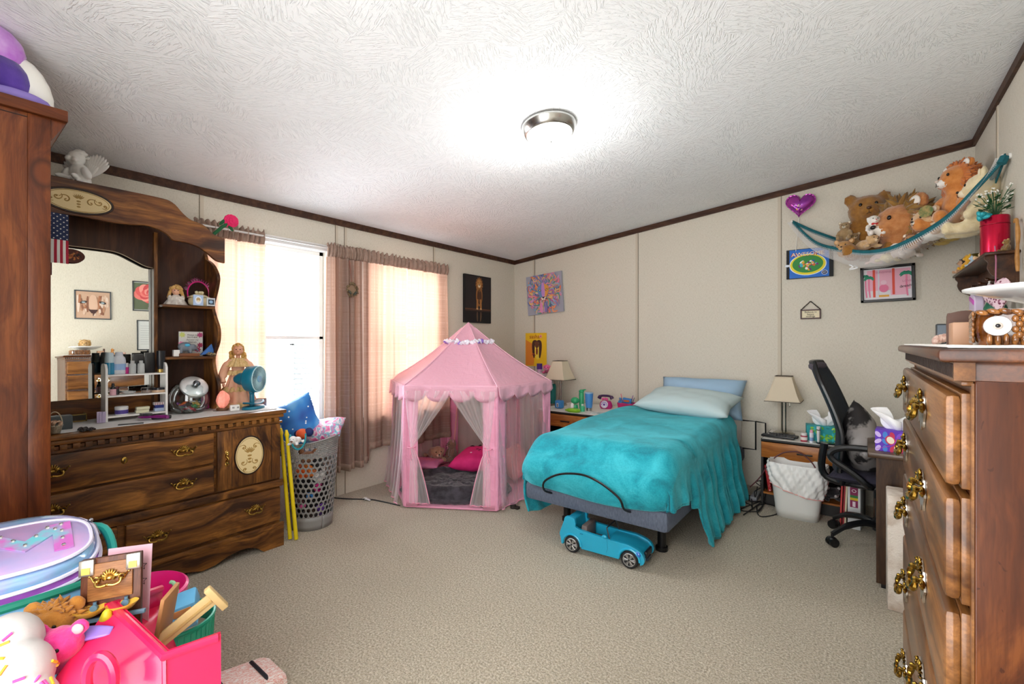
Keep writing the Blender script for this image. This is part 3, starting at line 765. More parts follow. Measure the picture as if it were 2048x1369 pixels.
# the part of the blanket that hangs below the base at the left foot is one fold of the same cloth
def lf(u, w):
    y = .02 + u * .55; x = -hw - .012 - .02 * sin(pi * w) - .008 * sin(u * 22)
    return (x + .03 * w, y, .36 - w * (.26 - .12 * (abs(u - .35)) ** 1.2))
g = MB(); g.grid(lf, 30, 12)
bk = bpy.data.objects['blanket']; g.part('hanging_fold', m_blanket, bk, smooth=180, solid=.01)
def pillow(name, label, loc, size, rot, mat, group=None, crown=1.0, seedp=0, cat='pillow', corner=.0):
    sx_, sy_, sz_ = size
    g = MB()
    def fn(sg):
        def f(u, w):
            a = 2 * u - 1; b = 2 * w - 1
            pin = (1 - abs(a) ** 3.2) * (1 - abs(b) ** 3.2); pin = max(0, pin) ** .55
            k_ = 1 - .10 * (1 - abs(a)) * abs(b) ** 2 ; kx = 1 - .10 * (1 - abs(b)) * abs(a) ** 2
            wr = .03 * sin(6 * a + 5 * b + seedp) * sin(7 * b - 3 * a + seedp) + .02 * sin(13 * a + seedp * 2) * sin(11 * b)
            return (a * sx_ / 2 * kx, b * sy_ / 2 * k_, sg * sz_ / 2 * (pin * (1 + wr * 1.5) * crown))
        return f
    g.grid(fn(1), 26, 20)
    f2 = fn(-1); g.grid(lambda u, w: f2(1 - u, w), 26, 20)
    bmq = bmesh.new(); me = g.mesh('x', mat, 180); bmq.from_mesh(me); bmesh.ops.remove_doubles(bmq, verts=bmq.verts, dist=1e-4); bmq.to_mesh(me); bmq.free(); me.update()
    o = bpy.data.objects.new(name, me); me.polygons.foreach_set('use_smooth', [True] * len(me.polygons)); COL.objects.link(o); o.location = loc; o.rotation_euler = rot
    if label: o['label'] = label; o['category'] = cat
    if group: o['group'] = group
    return o
m_pil1 = M('#c3d9dd', .7, bump=.15, bs=30); m_pil2 = M('#9fc0dc', .7, bump=.15, bs=30)

m_pb = (BC + .10)
pillow('pillow', 'light blue pillow standing upright behind the white one at the bed head', (BC + .14, YB - .19, .775), (.74, .38, .24), (R(60), 0, R(0)), m_pil2, seedp=2)
pillow('pillow', 'white-aqua pillow lying on the teal blanket at the bed head', (BC + .12, YB - .50, .765), (.78, .48, .17), (R(13), R(2), R(-3)), m_pil1, seedp=5)
# ================================================================== princess tent
m_pinkroof = None
n = NT('pink_dotted_tent_cloth')
v = n.coord((1, 1, 1), which='UV'); vo = n.n('ShaderNodeTexVoronoi', i_Scale=60.0, i_Randomness=.0); n.l(v, vo.inputs['Vector'])
dots = n.ramp(vo.outputs['Distance'], [(.22, 1.0), (.3, 0.0)])
c = n.mix(n.mul(dots, .45), '#f2b3ca', '#fff0f5'); n.b.inputs['Roughness'].default_value = .45; n.b.inputs['Sheen Weight'].default_value = .2
tr_ = n.n('ShaderNodeBsdfTranslucent'); n.col(c); n.l(c, tr_.inputs[0]); mx = n.n('ShaderNodeMixShader'); mx.inputs[0].default_value = .22
n.l(n.b.outputs[0], mx.inputs[1]); n.l(tr_.outputs[0], mx.inputs[2]); n.l(mx.outputs[0], n.out.inputs[0]); n.bump(n.noise(n.coord((1, 1, 1)), 14, 3, .5, 1), .4, .02)
m_pinkroof = n.m
n = NT('pink_satin_cloth')
n.col('#eb9fbe'); n.b.inputs['Roughness'].default_value = .4; n.b.inputs['Sheen Weight'].default_value = .2; n.bump(n.noise(n.coord((1, 1, 1)), 18, 2, .5, 1), .3, .02); m_pinkpost = n.m
m_veil = sheer('white_sheer_veil', '#ffffff', .13); m_veilp = sheer('pink_sheer_veil', '#ffbfdc', .18)
TC = V((-2.80, 2.975, 0)); TRd = .725
Tn = thing('play_tent', 'pink hexagonal princess play tent with sheer curtains beside the bed', 'play tent', TC)
Tn_a = [R(-120 + 30.4 + 60 * k) for k in range(6)]       # 0 front left, 1 front right, 2 right ...
def tv(k, r=TRd, z=0): a = Tn_a[k % 6]; return V((r * cos(a), r * sin(a), z))
ZEV, ZAP = .935, 1.455
# floor mat
g = MB(); pts = [tv(k, TRd - .005) for k in range(6)]
g.add([(p.x, p.y, .004) for p in pts] + [(p.x, p.y, .018) for p in pts], [tuple(reversed(range(6))), tuple(range(6, 12))] + [(k, (k + 1) % 6, (k + 1) % 6 + 6, k + 6) for k in range(6)])
g.part('floor_mat', m_pinkpost, Tn, bev=.004)
# posts: padded cloth sleeves bent around each corner
for k in range(6):
    g = MB(); p = tv(k, TRd - .012); a = (tv(k + 1) - tv(k)).normalized(); b = (tv(k - 1) - tv(k)).normalized()
    g.cyl((p.x, p.y, .018), (p.x, p.y, ZEV), .017, n=10)
    for d in (a, b):
        q = p + d * .062; inn = -(tv(k).normalized())
        def fs_(u, w, p=p, d=d): return V((p.x, p.y, 0)) + d * (.108 * u) + V((p.x, p.y, 0)).normalized() * (.012 + .004 * sin(w * 17 + u * 3)) + V((0, 0, .018 + w * (ZEV - .018)))
        g.grid(fs_, 4, 24)
    g.part('post', m_pinkpost, Tn, smooth=60, solid=.006)
# roof
g = MB()
for k in range(6):
    A, Bp = tv(k, TRd + .01), tv(k + 1, TRd + .01)
    def fr_(u, w, A=A, Bp=Bp):
        e = A.lerp(Bp, u); r = 1 - w
        sag = -.028 * sin(pi * u) * (1 - (2 * r - 1) ** 2) - .0
        z = ZAP - (ZAP - ZEV) * (r ** 1.0) + sag - .035 * sin(pi * r)
        return (e.x * r, e.y * r, z)
    g.grid(fr_, 14, 22)
roof = g.part('roof', m_pinkroof, Tn, smooth=50, solid=.003)
g = MB()
for k in range(6):
    A, Bp = tv(k, TRd + .012), tv(k + 1, TRd + .012); nrm = ((A + Bp) / 2).normalized()
    def fv_(u, w, A=A, Bp=Bp, nrm=nrm):
        e = A.lerp(Bp, u); dn = .070 + .050 * abs(sin(pi * 4 * u)) ** .7
        return (e.x + nrm.x * (.006 + .014 * sin(u * 25 + k) * w), e.y + nrm.y * (.006 + .014 * sin(u * 25 + k) * w), ZEV + .006 - dn * w)
    g.grid(fv_, 48, 4)
g.part('valance', m_pinkroof, roof, smooth=60, solid=.003)
g = MB()
for k in range(6):
    A, Bp = tv(k, TRd + .012), tv(k + 1, TRd + .012)
    g.tube([A * .0 + V((A.x * r, A.y * r, ZAP - (ZAP - ZEV) * r - .035 * sin(pi * r) + .002)) for r in [i / 12 for i in range(1, 13)]], .0035, 5)
    g.tube([V((A.lerp(Bp, u).x, A.lerp(Bp, u).y, ZEV + .006)) for u in [i / 4 for i in range(5)]], .003, 5)
g.part('seam_piping', M('#f7c3d6', .5), roof)
rnd = random.Random(5); g = MB(); R0 = .205
zr = ZAP - (ZAP - ZEV) * R0 / TRd - .03
for i in range(66):
    a = 2 * pi * i / 66; hexr = R0 * (cos(pi / 6) / cos(((a - Tn_a[0]) % (pi / 3)) - pi / 6)) * 1.05
    c0 = V((hexr * cos(a), hexr * sin(a), zr + rnd.uniform(-.008, .008)))
    g.cur = rnd.choice((0, 0, 0, 1))
    for q in range(3): g.ell(c0 + V((rnd.uniform(-.01, .01), rnd.uniform(-.01, .01), rnd.uniform(-.008, .012))), (.017, .017, .007), (rnd.uniform(0, 3), rnd.uniform(0, 3), 0), 6)
g.part('flower_garland', [M('#eceaf4', .7), M('#9a79d2', .7)], roof, label='white and purple flower garland around the tent top')
# sheer sides
def side_veil(k, mat, flare=.0, nf=9, name='side_curtain', zb=.03):
    A, Bp = tv(k, TRd - .006), tv(k + 1, TRd - .006); nrm = ((A + Bp) / 2).normalized()
    def f(u, w):
        e = A.lerp(Bp, u); o = .008 * sin(2 * pi * nf * .6 * u + k) * (.5 + w) + .004 * sin(2 * pi * nf * 1.4 * u) * w + flare * w * w
        return (e.x + nrm.x * o, e.y + nrm.y * o, ZEV + (zb - ZEV) * w)
    g = MB(); g.grid(f, nf * 10, 12); s_ = g.part(name, mat, Tn, smooth=180)
    g = MB(); g.tube([V(f(i / 40, 1)) for i in range(41)], .004, 4); g.part('ribbon_edge', M('#f0a0bb', .6), s_)
side_veil(5, m_veil, .06, 8, zb=.035); side_veil(4, m_veilp, 0, 6); side_veil(3, m_veilp, 0, 6); side_veil(2, m_veilp, 0, 6); side_veil(1, m_veil, .04, 8)
# the open front: two curtains gathered and tied back to the posts
A, Bp = tv(0, TRd - .004), tv(1, TRd - .004); C0 = (A + Bp) / 2 ; nrm = C0.normalized()
for sg, P0, off in ((-1, A, 0), (1, Bp, 0)):
    dirn = (Bp - A).normalized() * (-sg)     # from post towards the middle
    def f(u, w, P0=P0, dirn=dirn):
        half = (Bp - A).length / 2 + .015
        top = P0 + dirn * (half * u + .01); zt_ = ZEV - .03
        tie = P0 + dirn * (.055 + .018 * u); ztie = .475
        bot = P0 + dirn * (.045 + .15 * u + .02 * sin(u * 9)); zb_ = .045 - .0 * u
        if w < .52:
            t = w / .52; e = t ** (1.25 - .35 * u)
            p = top.lerp(tie, e); z = zt_ + (ztie - zt_) * t ** (.85 + .25 * (1 - u))
        else:
            t = (w - .52) / .48; p = tie.lerp(bot, t ** .7); z = ztie + (zb_ - ztie) * t
        o = .011 * sin(u * 30) * (.35 + abs(w - .52)) + .02
        return (p.x + nrm.x * o, p.y + nrm.y * o, z)
    g = MB(); g.grid(f, 60, 44); s_ = g.part('tied_curtain', sheer('gathered_white_veil', '#ffffff', .30), Tn, smooth=180, label='sheer white curtain tied back to its post')
    g = MB(); g.tube([V(f(1, i / 30)) + nrm * .002 for i in range(16, 31)] + [V(f(1 - i / 10, 1)) for i in range(1, 11)], .004, 5)
    pt = V(f(.5, .52)); g.tube([pt + V((.03 * cos(t), .03 * sin(t), 0)) for t in [i * .63 for i in range(11)]], .004, 5)
    g.tube([pt + nrm * .03, pt + nrm * .035 + V((0, 0, -.05)), pt + nrm * .03 + V((.01, 0, -.10))], .003, 4); g.tube([pt + nrm * .03, pt + nrm * .035 + V((.01, 0, -.04)), pt + nrm * .03 + V((.025, 0, -.08))], .003, 4)
    g.part('tie_ribbon', M('#f0a0bb', .6), s_)
# poles crossing inside, at the back
g = MB(); g.tube([tv(3, .60, .03), tv(3, .3, .9)], .006, 6); g.tube([tv(4, .55, .03), tv(4, .3, .9)], .006, 6); g.part('inner_pole', M('#e9a9a0', .5), Tn)
# things inside the tent
def in_tent(px, py, z=.02): return at_z(px, py, z)
def fur_mat(name, c1, c2, s=60, b=.8):
    return M(c1, .95, c2=c2, sc_=s, bump=b, bs=160, sheen=.4, name=name)
m_dfur = fur_mat('dark_grey_fur', '#26232a', '#4a464f', 18)
g = MB(); 
def bedf(u, w):
    a = 2 * pi * u; r = w
    rx, ry = .45, .35
    if r < .7: z = .10 + .012 * sin(9 * a) * r
    else: t = (r - .7) / .3; z = .10 + .05 * sin(pi * t) - .09 * t ** 3
    return (rx * r * cos(a), ry * r * sin(a), z + .004 * sin(23 * a + r * 20))
g.grid(bedf, 72, 20); g.grid(lambda u, w: (.45 * cos(-2 * pi * u) * (1 + .05 * sin(pi * w)), .35 * sin(-2 * pi * u) * (1 + .05 * sin(pi * w)), .056 - .036 * w), 72, 4)
p = in_tent(895, 972, .08)
g.top('pet_bed', m_dfur, 'dark grey fluffy oval bed on the floor of the pink tent', 'cushion', loc=(p.x, p.y + .10, .0), rot=(0, 0, R(30)), smooth=180, disp=.035, dscale=.025)
m_hot = M('#ef2f86', .7, c2='#d91f72', sc_=5, bump=.15, bs=30)
p = in_tent(958, 920, .21)
pl_ = pillow('pillow', 'hot pink pillow with black and white printed marks inside the tent', (p.x + .0, p.y + .02, .22), (.50, .36, .17), (R(12), R(-6), R(14)), m_hot)
g = MB(); rnd = random.Random(2)
for i in range(9):
    x, y = rnd.uniform(-.18, .18), rnd.uniform(-.14, .12); z = .072 * ((1 - (abs(x) / .23) ** 3.2) * (1 - (abs(y) / .17) ** 3.2)) ** .55 + .001
    g.cur = i % 2
    for q in range(5): g.ell((x + rnd.uniform(-.024, .024), y + rnd.uniform(-.02, .02), z + .008), (.016, .012, .005), n=8)
g.part('printed_mark', [M('#1b1418', .7), M('#e9d8dc', .7)], pl_, label='abstract black and white print')
p = in_tent(845, 938, .12)
pillow('folded_blanket', 'folded pink blanket with lilac edge left inside the tent', (p.x - .05, p.y + .05, .155), (.36, .30, .07), (0, 0, R(30)), M('#f08fb0', .8, c2='#d987c2', sc_=6), cat='blanket')
pillow('floor_cushion', 'salmon pink cushion against the right tent side behind the bed corner', in_tent(1020, 930, .16) + V((.02, .06, .02)), (.34, .30, .16), (R(60), 0, R(100)), M('#f59aa0', .8, bump=.2, bs=20), cat='cushion')
g = MB(); g.lathe([(.055, 0), (.065, .02), (.075, .05), (.066, .085), (.07, .095), (.02, .10), (1e-4, .10)], 20); p = in_tent(962, 1000, .06)
g.cur = 1; g.tube([(0, 0, .10), (.004, -.01, .14), (-.008, -.015, .17)], .0025, 5)
g.top('toy_box', [M('#5a4540', .6), M('#e5c66d', .5)], 'small round brown box with a yellow string inside the tent, right', 'toy', loc=(p.x + .03, p.y + .02, .018))

# ================================================================== plush toys and small things
def plush(name, label, loc, rz, s, body, ears='round', muzzle=None, nose='#1a1210', mane=None, pose='sit', group=None, rot=None, belly=None, eye='#120d0b', cat='stuffed animal', tag=False, bow=None, seedp=0, hat=None):
    """soft toy facing local -Y, about 1*s tall; the body is one continuous surface"""
    Tt = thing(name, label, cat, loc, rz, group, rot=rot)
    mb = fur_mat('plush_' + body[0].strip('#'), body[0], body[1], 30, .6)
    g = MB()
    if pose == 'sit':
        hc = V((0, -.04, .70)); hr = (.215, .20, .20)
        g.ell((0, 0, .30), (.22, .19, .29)); g.ell(hc, hr); g.ell((0, -.02, .52), (.15, .14, .12))
        for sg in (-1, 1):
            g.ell((sg * .22, -.09, .40), (.085, .085, .17), (R(-35), sg * R(-22), 0)); g.ell((sg * .27, -.17, .28), (.075, .075, .075))
            g.ell((sg * .17, -.22, .10), (.10, .20, .095), (0, 0, sg * R(14))); g.ell((sg * .21, -.40, .12), (.09, .07, .11))
    elif pose == 'lie':
        hc = V((0, -.36, .32)); hr = (.21, .20, .20)
        g.ell((0, .05, .20), (.22, .40, .19)); g.ell(hc, hr); g.ell((0, -.2, .25), (.15, .16, .15))
        for sg in (-1, 1):
            g.ell((sg * .2, -.34, .08), (.075, .2, .07), (0, 0, sg * R(10))); g.ell((sg * .24, .38, .08), (.08, .17, .08))
    else:   # head mostly
        hc = V((0, 0, .5)); hr = (.42, .40, .38)
        g.ell(hc, hr); g.ell((0, .05, .16), (.34, .30, .24))
    k = hr[0] / .21
    if ears == 'round':
        for sg in (-1, 1): g.ell(hc + V((sg * .175, .02, .165)) * k, (.085 * k, .045 * k, .085 * k))
    elif ears == 'flop':
        for sg in (-1, 1): g.ell(hc + V((sg * .19, .0, .02)) * k, (.045 * k, .07 * k, .13 * k), (0, sg * R(14), 0))
    g.ell(hc + V((0, -.15, -.05)) * k, (.10 * k, .10 * k, .08 * k))
    mm = Mx.Diagonal((s, s, s, 1)); g.v = [tuple(mm @ V(v)) for v in g.v]
    g.part('body', mb, Tt, remesh=max(.0035, .035 * s), smooth=180, disp=.03 * s, dscale=.012)
    def pt(nm, c, e, rr, rot=(0, 0, 0), metal=0, rough=.6, nn=12, lab=None):
        q = MB()
        for cc in e: q.ell(V(cc) * s, tuple(x * s for x in rr), rot, nn)
        q.part(nm, M(c, rough) if isinstance(c, str) else c, Tt, smooth=180, label=lab)
    mz = hc + V((0, -.215, -.055)) * k
    if muzzle: pt('muzzle', muzzle, [hc + V((0, -.17, -.055)) * k], (.082 * k, .085 * k, .066 * k))
    pt('nose', nose, [mz + V((0, -.04, .03)) * k], (.028 * k, .018 * k, .02 * k), rough=.3, nn=8)
    for sg in (-1, 1): pt('eye', eye, [hc + V((sg * .080, -.172, .045)) * k], (.02 * k, .014 * k, .022 * k), rough=.15, nn=8)
    q = MB(); q.tube([mz * s + V((0, -.045, .0)) * k * s, mz * s + V((0, -.042, -.03)) * k * s, mz * s + V((.025, -.032, -.04)) * k * s], .004 * k * s, 5); q.tube([mz * s + V((0, -.042, -.03)) * k * s, mz * s + V((-.025, -.032, -.04)) * k * s], .004 * k * s, 5); q.part('mouth', M('#2a1a15', .7), Tt)
    if ears == 'round' and muzzle:
        for sg in (-1, 1): pt('inner_ear', muzzle, [hc + V((sg * .175, -.022, .165)) * k], (.056 * k, .02 * k, .056 * k))
    if belly: pt('belly', belly, [(0, -.09, .30)], (.14, .12, .2))
    if mane:
        rr = random.Random(seedp); q = MB()
        for i in range(420):
            a = rr.uniform(0, 2 * pi); t = rr.uniform(-.30, 1.0); q_ = sqrt(max(0, 1 - t * t))
            d = V((q_ * cos(a), t, q_ * sin(a)))
            base = hc + V((d.x * hr[0] * .93, d.y * hr[1] * .93, d.z * hr[2] * .93))
            ln = rr.uniform(.05, .11) * k * (1.5 if pose == 'head' and s > .3 else 1); tip = base + (d + V((rr.uniform(-.5, .5), rr.uniform(-.2, .5), rr.uniform(-.9, .0)))).normalized() * ln
            q.cur = i % 2
            q.tube([base * s, (base.lerp(tip, .5) + d * .01) * s, tip * s], [.032 * k * s, .022 * k * s, .001 * s], 5, cap=False)
        q.part('mane', [fur_mat('mane_' + mane[0].strip('#'), mane[0], mane[1], 20, .6), fur_mat('mane_' + mane[1].strip('#'), mane[1], mane[0], 20, .6)], Tt, smooth=180)
    if bow:
        q = MB()
        for sg in (-1, 1): q.ell(V((sg * .07, -.17, .53)) * s, (.065 * s, .02 * s, .045 * s), (0, sg * .3, 0), 10)
        q.ell(V((0, -.18, .53)) * s, .022 * s, n=8); q.part('bow', M(bow, .6), Tt)
    if tag:
        q = MB(); q.lathe([(.11 * s, 0), (.11 * s, .006 * s)], 8, T_(hc * s + V((.17, -.16, .12)) * s, (R(90), 0, .4))); q.part('paper_tag', M('#4d6a35', .6, c2='#a89055', sc_=40), Tt)
    return Tt

# ---- framed pictures and posters (all built facing local -Y)
def framed(name, label, cat, loc, rz, w, h, fc, fw_=.018, dep=.02, matc='#f2efe6', tilt=0, grp=None, mw=0):
    if not rz: loc = (loc[0], loc[1] - .0065, loc[2])
    P = thing(name, label, cat, loc, rot=(0, tilt, rz) if not rz else (tilt * 0, 0, rz), group=grp)
    if rz: P.rotation_euler = Euler((0, tilt, 0)).to_matrix().to_4x4().to_euler(); P.rotation_euler = (Mx.Rotation(rz, 4, 'Z') @ Mx.Rotation(tilt, 4, 'Y')).to_euler()
    g = MB()
    if fw_:
        for (x0, x1, z0, z1) in ((-w / 2, w / 2, h / 2 - fw_, h / 2), (-w / 2, w / 2, -h / 2, -h / 2 + fw_), (-w / 2, -w / 2 + fw_, -h / 2, h / 2), (w / 2 - fw_, w / 2, -h / 2, h / 2)): g.bb(x0, x1, -dep, -.001, z0, z1)
        g.part('frame', M(fc, .35), P, bev=.003)
        g = MB(); g.bb(-w / 2 + fw_, w / 2 - fw_, -dep * .5, -.002, -h / 2 + fw_, h / 2 - fw_); pr = g.part('print', M(matc, .6), P)
        return P, pr, -dep * .5 - .0006
    g = MB(); g.bb(-w / 2, w / 2, -dep, -.001, -h / 2, h / 2); pr = g.part('print' if dep < .01 else 'canvas', M(matc, .7), P)
    return P, pr, -dep - .0006
class Art:
    """flat printed shapes on a picture"""
    def __init__(s, pr, y): s.pr = pr; s.y = y; s.g = MB(); s.m = []; s.n = 0
    def c(s, col):
        if col not in s.m: s.m.append(col)
        s.g.cur = s.m.index(col); return s
    def poly(s, pts, up_=0):
        s.n += 1; y = s.y - s.n * .00006 - up_
        k = len(pts); ar = sum(pts[i][0] * pts[(i + 1) % k][1] - pts[(i + 1) % k][0] * pts[i][1] for i in range(k))
        s.g.add([(x, y, z) for x, z in pts], [tuple(range(k)) if ar > 0 else tuple(reversed(range(k)))]); return s
    def ell(s, cx, cz, rx, rz_, a=0, n=18): return s.poly([(cx + rx * cos(t) * cos(a) - rz_ * sin(t) * sin(a), cz + rx * cos(t) * sin(a) + rz_ * sin(t) * cos(a)) for t in [2 * pi * i / n for i in range(n)]])
    def rect(s, x0, x1, z0, z1): return s.poly([(x0, z0), (x1, z0), (x1, z1), (x0, z1)])
    def stroke(s, pts, w, taper=True):
        P = seg2(pts, 4); L = []; Rr = []; N = len(P)
        for i, (x, z) in enumerate(P):
            a, b = P[max(i - 1, 0)], P[min(i + 1, N - 1)]; d = V((b[0] - a[0], b[1] - a[1], 0)); d = d.normalized() if d.length > 0 else V((1, 0, 0))
            ww = w / 2 * ((sin(pi * (i + .6) / (N + .2)) ** .6) if taper else 1); L.append((x - d.y * ww, z + d.x * ww)); Rr.append((x + d.y * ww, z - d.x * ww))
        s.n += 1; y = s.y - s.n * .00006; k = len(L)
        s.g.add([(x, y, z) for x, z in L] + [(x, y, z) for x, z in Rr], [(i, i + k, i + 1 + k, i + 1) for i in range(k - 1)]); return s
    def text(s, t, size, x, z, rot=0, sx=1):
        s.n += 1; s.g.text(t, size, Mx.Translation((x, s.y - .0006 - s.n * .00006, z)) @ Mx.Rotation(-rot, 4, 'Y'), .0003, sx=sx); return s
    def done(s, name='artwork'):
        return s.g.part(name, [M(c, .6) for c in s.m], s.pr, smooth=0)

# lion photograph on the window wall
a, b = at_x(925.5, 596, XW), at_x(978, 600, XW); w_ = b.y - a.y
P, pr, y = framed('canvas_print', 'dark canvas photo of a standing lion, on the window wall by the corner', 'picture', (XW, (a.y + b.y) / 2, 1.758), HF, w_, .53, '#0c0b0d', 0, .03, '#0d0a0c')
A = Art(pr, y); A.c('#1c1416').rect(-w_ / 2 + .01, w_ / 2 - .01, -.13, .25)
A.c('#6b3d22').rect(-w_ / 2 + .005, w_ / 2 - .005, -.118, -.108).c('#3a2218').rect(-w_ / 2 + .005, w_ / 2 - .005, -.135, -.118)
A.c('#7a4520').ell(.015, .165, .060, .075).c('#8f5c2b').ell(.015, .04, .055, .12).c('#b98345').ell(.015, .175, .040, .052).c('#4b2b17').ell(.018, .03, .038, .085)
for x in (-.018, .042): A.c('#a87038').stroke([(x * .8, -.0), (x, -.06), (x, -.112)], .028, False).c('#c9a06a').ell(x, -.108, .018, .010)
for x in (-.018, .042): A.c('#5e4531').stroke([(x, -.14), (x, -.20), (x * .8, -.25)], .024)
A.c('#e3cfae').ell(.015, .150, .020, .018).c('#2a1710').ell(.015, .160, .010, .006).ell(-.005, .188, .006, .004).ell(.035, .188, .006, .004)
for k_ in range(14): aa = k_ * pi / 7; A.c('#9c6a35').stroke([(.015 + .035 * cos(aa), .170 + .045 * sin(aa)), (.015 + .062 * cos(aa + .2), .165 + .085 * sin(aa + .2))], .010)
A.done()
# colourful lion painting
a = at_y(1057, 590, YB); b = at_y(1126, 590, YB); c0 = at_y(1091, 588.5, YB); w_ = b.x - a.x + .01; h_ = .47
P, pr, y = framed('canvas_painting', 'colourful pastel lion face painting, tilted, highest picture near the corner', 'picture', (c0.x, YB, c0.z), 0, w_, h_, '#888', 0, .022, '#a8a9b8', tilt=R(-4))
A = Art(pr, y); rnd = random.Random(4); cl_ = ['#e98ba6', '#f19a6b', '#7f86b8', '#5aa08e', '#d9a3cf', '#f3c27a', '#8fb3cf', '#b56fa6', '#f2d28a', '#5d6f9c', '#ec7f5d']
for i in range(330):
    a_ = rnd.uniform(0, 2 * pi); r0 = rnd.uniform(.05, .19); bx, bz = r0 * cos(a_), .02 + r0 * sin(a_) * 1.25; ln = rnd.uniform(.05, .12); a2 = a_ + rnd.uniform(-.5, .5); a3 = a2 + rnd.uniform(-.9, .9)
    cl2 = lambda x, l: max(-l, min(l, x))
    pts = [(bx, bz), (bx + ln * .5 * cos(a2), bz + ln * .5 * sin(a2)), (bx + ln * .8 * cos(a3), bz + ln * .9 * sin(a3))]
    pts = [(cl2(x, w_ / 2 - .012), cl2(z, h_ / 2 - .012)) for x, z in pts]
    A.c(rnd.choice(cl_)).stroke(pts, rnd.uniform(.008, .02))
A.c('#6f8fc0').poly([(-.08, .08), (-.02, .12), (0, .05), (-.01, -.05), (-.05, -.03), (-.075, .02)]).c('#e9a24e').poly([(.02, .12), (.08, .08), (.075, .02), (.05, -.03), (.01, -.05), (0, .05)])
A.c('#c78fd0').stroke([(0, .13), (0, .03), (0, -.04)], .05).c('#f0d9c9').ell(0, -.055, .035, .022).c('#3a3348').poly([(-.026, -.035), (.026, -.035), (0, -.06)]).stroke([(0, -.055), (0, -.075), (-.02, -.085)], .004).stroke([(0, -.075), (.02, -.085)], .004)
for sg in (-1, 1): A.c('#2b2a3c').ell(sg * .045, .045, .018, .010, sg * .3).c('#ffe07a').ell(sg * .045, .045, .008, .006)
for i in range(8): A.c('#2f2d40').stroke([(.02 * (-1) ** i, -.06), ((-1) ** i * rnd.uniform(.06, .1), -.05 - rnd.uniform(0, .05))], .0025)
A.c('#e58ec0').stroke([(-.03, -.11), (-.035, -.16), (-.03, -.225)], .035).c('#8a7fb8').stroke([(.02, -.11), (.03, -.17), (.02, -.225)], .035).c('#6fae9a').stroke([(.06, -.06), (.085, -.1), (.07, -.16)], .02)
A.done()
# yellow poster
a = at_y(1052, 700, YB); b = at_y(1094, 700, YB); t = at_y(1073, 666.5, YB).z; w_ = b.x - a.x; h_ = .40
P, pr, y = framed('poster', 'yellow and orange poster with a red word, on the wall right of the tent tip', 'poster', ((a.x + b.x) / 2, YB, t - h_ / 2), 0, w_, h_, '', 0, .003, '#f3c31d')
A = Art(pr, y); A.c('#e98b2a').poly([(-w_ / 2 + .004, -.19), (-.03, -.19), (-.01, .05), (-w_ / 2 + .004, .12)]).c('#f7d94a').ell(.03, .0, .05, .12)
A.c('#a81f1a').text('sasha', .070, -.020, .155).c('#f4a79b').ell(.070, .158, .018, .020).c('#e46a5c').ell(.070, .158, .010, .011)
for sg in (-1, 1): A.c('#4b2418').stroke([(.015, .10), (.015 + sg * .045, .09), (.015 + sg * .05, .0), (.015 + sg * .04, -.10)], .042)
A.c('#6d3a22').ell(.015, .06, .030, .042).c('#8a3f26').stroke([(.015, .02), (.015, -.06)], .03).c('#b02f33').stroke([(-.06, -.07), (-.03, -.05), (0, -.075)], .01)
A.done()
# blue AWESOME poster
a = at_y(1573.5, 530, YB); b = at_y(1667, 525, YB); w_ = b.x - a.x; h_ = .245
P, pr, y = framed('poster', 'blue poster with a yellow oval reading AWESOME under the heart balloon', 'poster', ((a.x + b.x) / 2, YB, at_y(1620, 527, YB).z), 0, w_, h_, '#191a1c', 0, .014, '#17181a', tilt=0)
A = Art(pr, y); A.c('#1e6fd0').rect(-w_ / 2 + .022, w_ / 2 - .028, -h_ / 2 + .004, h_ / 2 - .004).c('#e9f2ff').ell(-.012, -.010, .130, .090, n=36).c('#e8d92c').ell(-.012, -.010, .124, .085, n=36).c('#2f8f3e').ell(-.012, -.006, .108, .072, n=36)
rnd = random.Random(9)
for i in range(34):
    a_ = rnd.uniform(0, 6.28); r_ = rnd.uniform(0, .8); A.c(rnd.choice(['#f2f2ee', '#e2642c', '#37b4c4', '#d8b02a', '#6c2a7c', '#e89a3a', '#2456a8'])).ell(-.012 + .095 * r_ * cos(a_), -.010 + .06 * r_ * sin(a_), rnd.uniform(.006, .018), rnd.uniform(.005, .012), rnd.uniform(0, 3), 10)
A.c('#b9382f').text('AWESOME', .047, -.012, .075, 0, 1.08).c('#f6ead0').text('AWESOME', .043, -.013, .077, 0, 1.1)
A.c('#e9f2ff').ell(-.155, -.01, .018, .010).c('#e9e9e9').ell(.105, -.086, .021, .019).c('#3a4a70').ell(.105, -.086, .018, .016).c('#e9e9e9').text('EST', .014, .105, -.086)
A.done()
# framed pink palm picture
a = at_y(1719, 570, YB); b = at_y(1828, 568, YB); w_ = b.x - a.x; h_ = .275; c0 = at_y(1774, 568, YB)
P, pr, y = framed('picture_frame', 'black framed pink picture with green palm trees under the toy hammock', 'picture', (c0.x, YB, c0.z), 0, w_, h_, '#0b0b0c', .020, .022, '#e6e3e8', tilt=R(-1))
A = Art(pr, y); A.c('#efb3c8').rect(-.12, .135, -.05, .108).rect(.02, .12, -.09, -.05).c('#dcd9e2').rect(-.055, -.045, -.09, .108).c('#e2503c').rect(-.085, -.070, -.10, .112).rect(.030, .045, -.085, .112)
for (x, z, s_) in ((-.128, .06, .5), (-.108, .045, .7), (.112, .062, .9)):
    A.c('#e882a4').stroke([(x + .005, -.10), (x, -.03), (x, z)], .010, False)
    for q in range(9): aa = R(-30 + q * 30); A.c('#1d8f6c').stroke([(x, z), (x + .022 * s_ * cos(aa), z + .015 * s_ * sin(aa) + .008), (x + .045 * s_ * cos(aa), z + .022 * s_ * sin(aa) - .006)], .011)
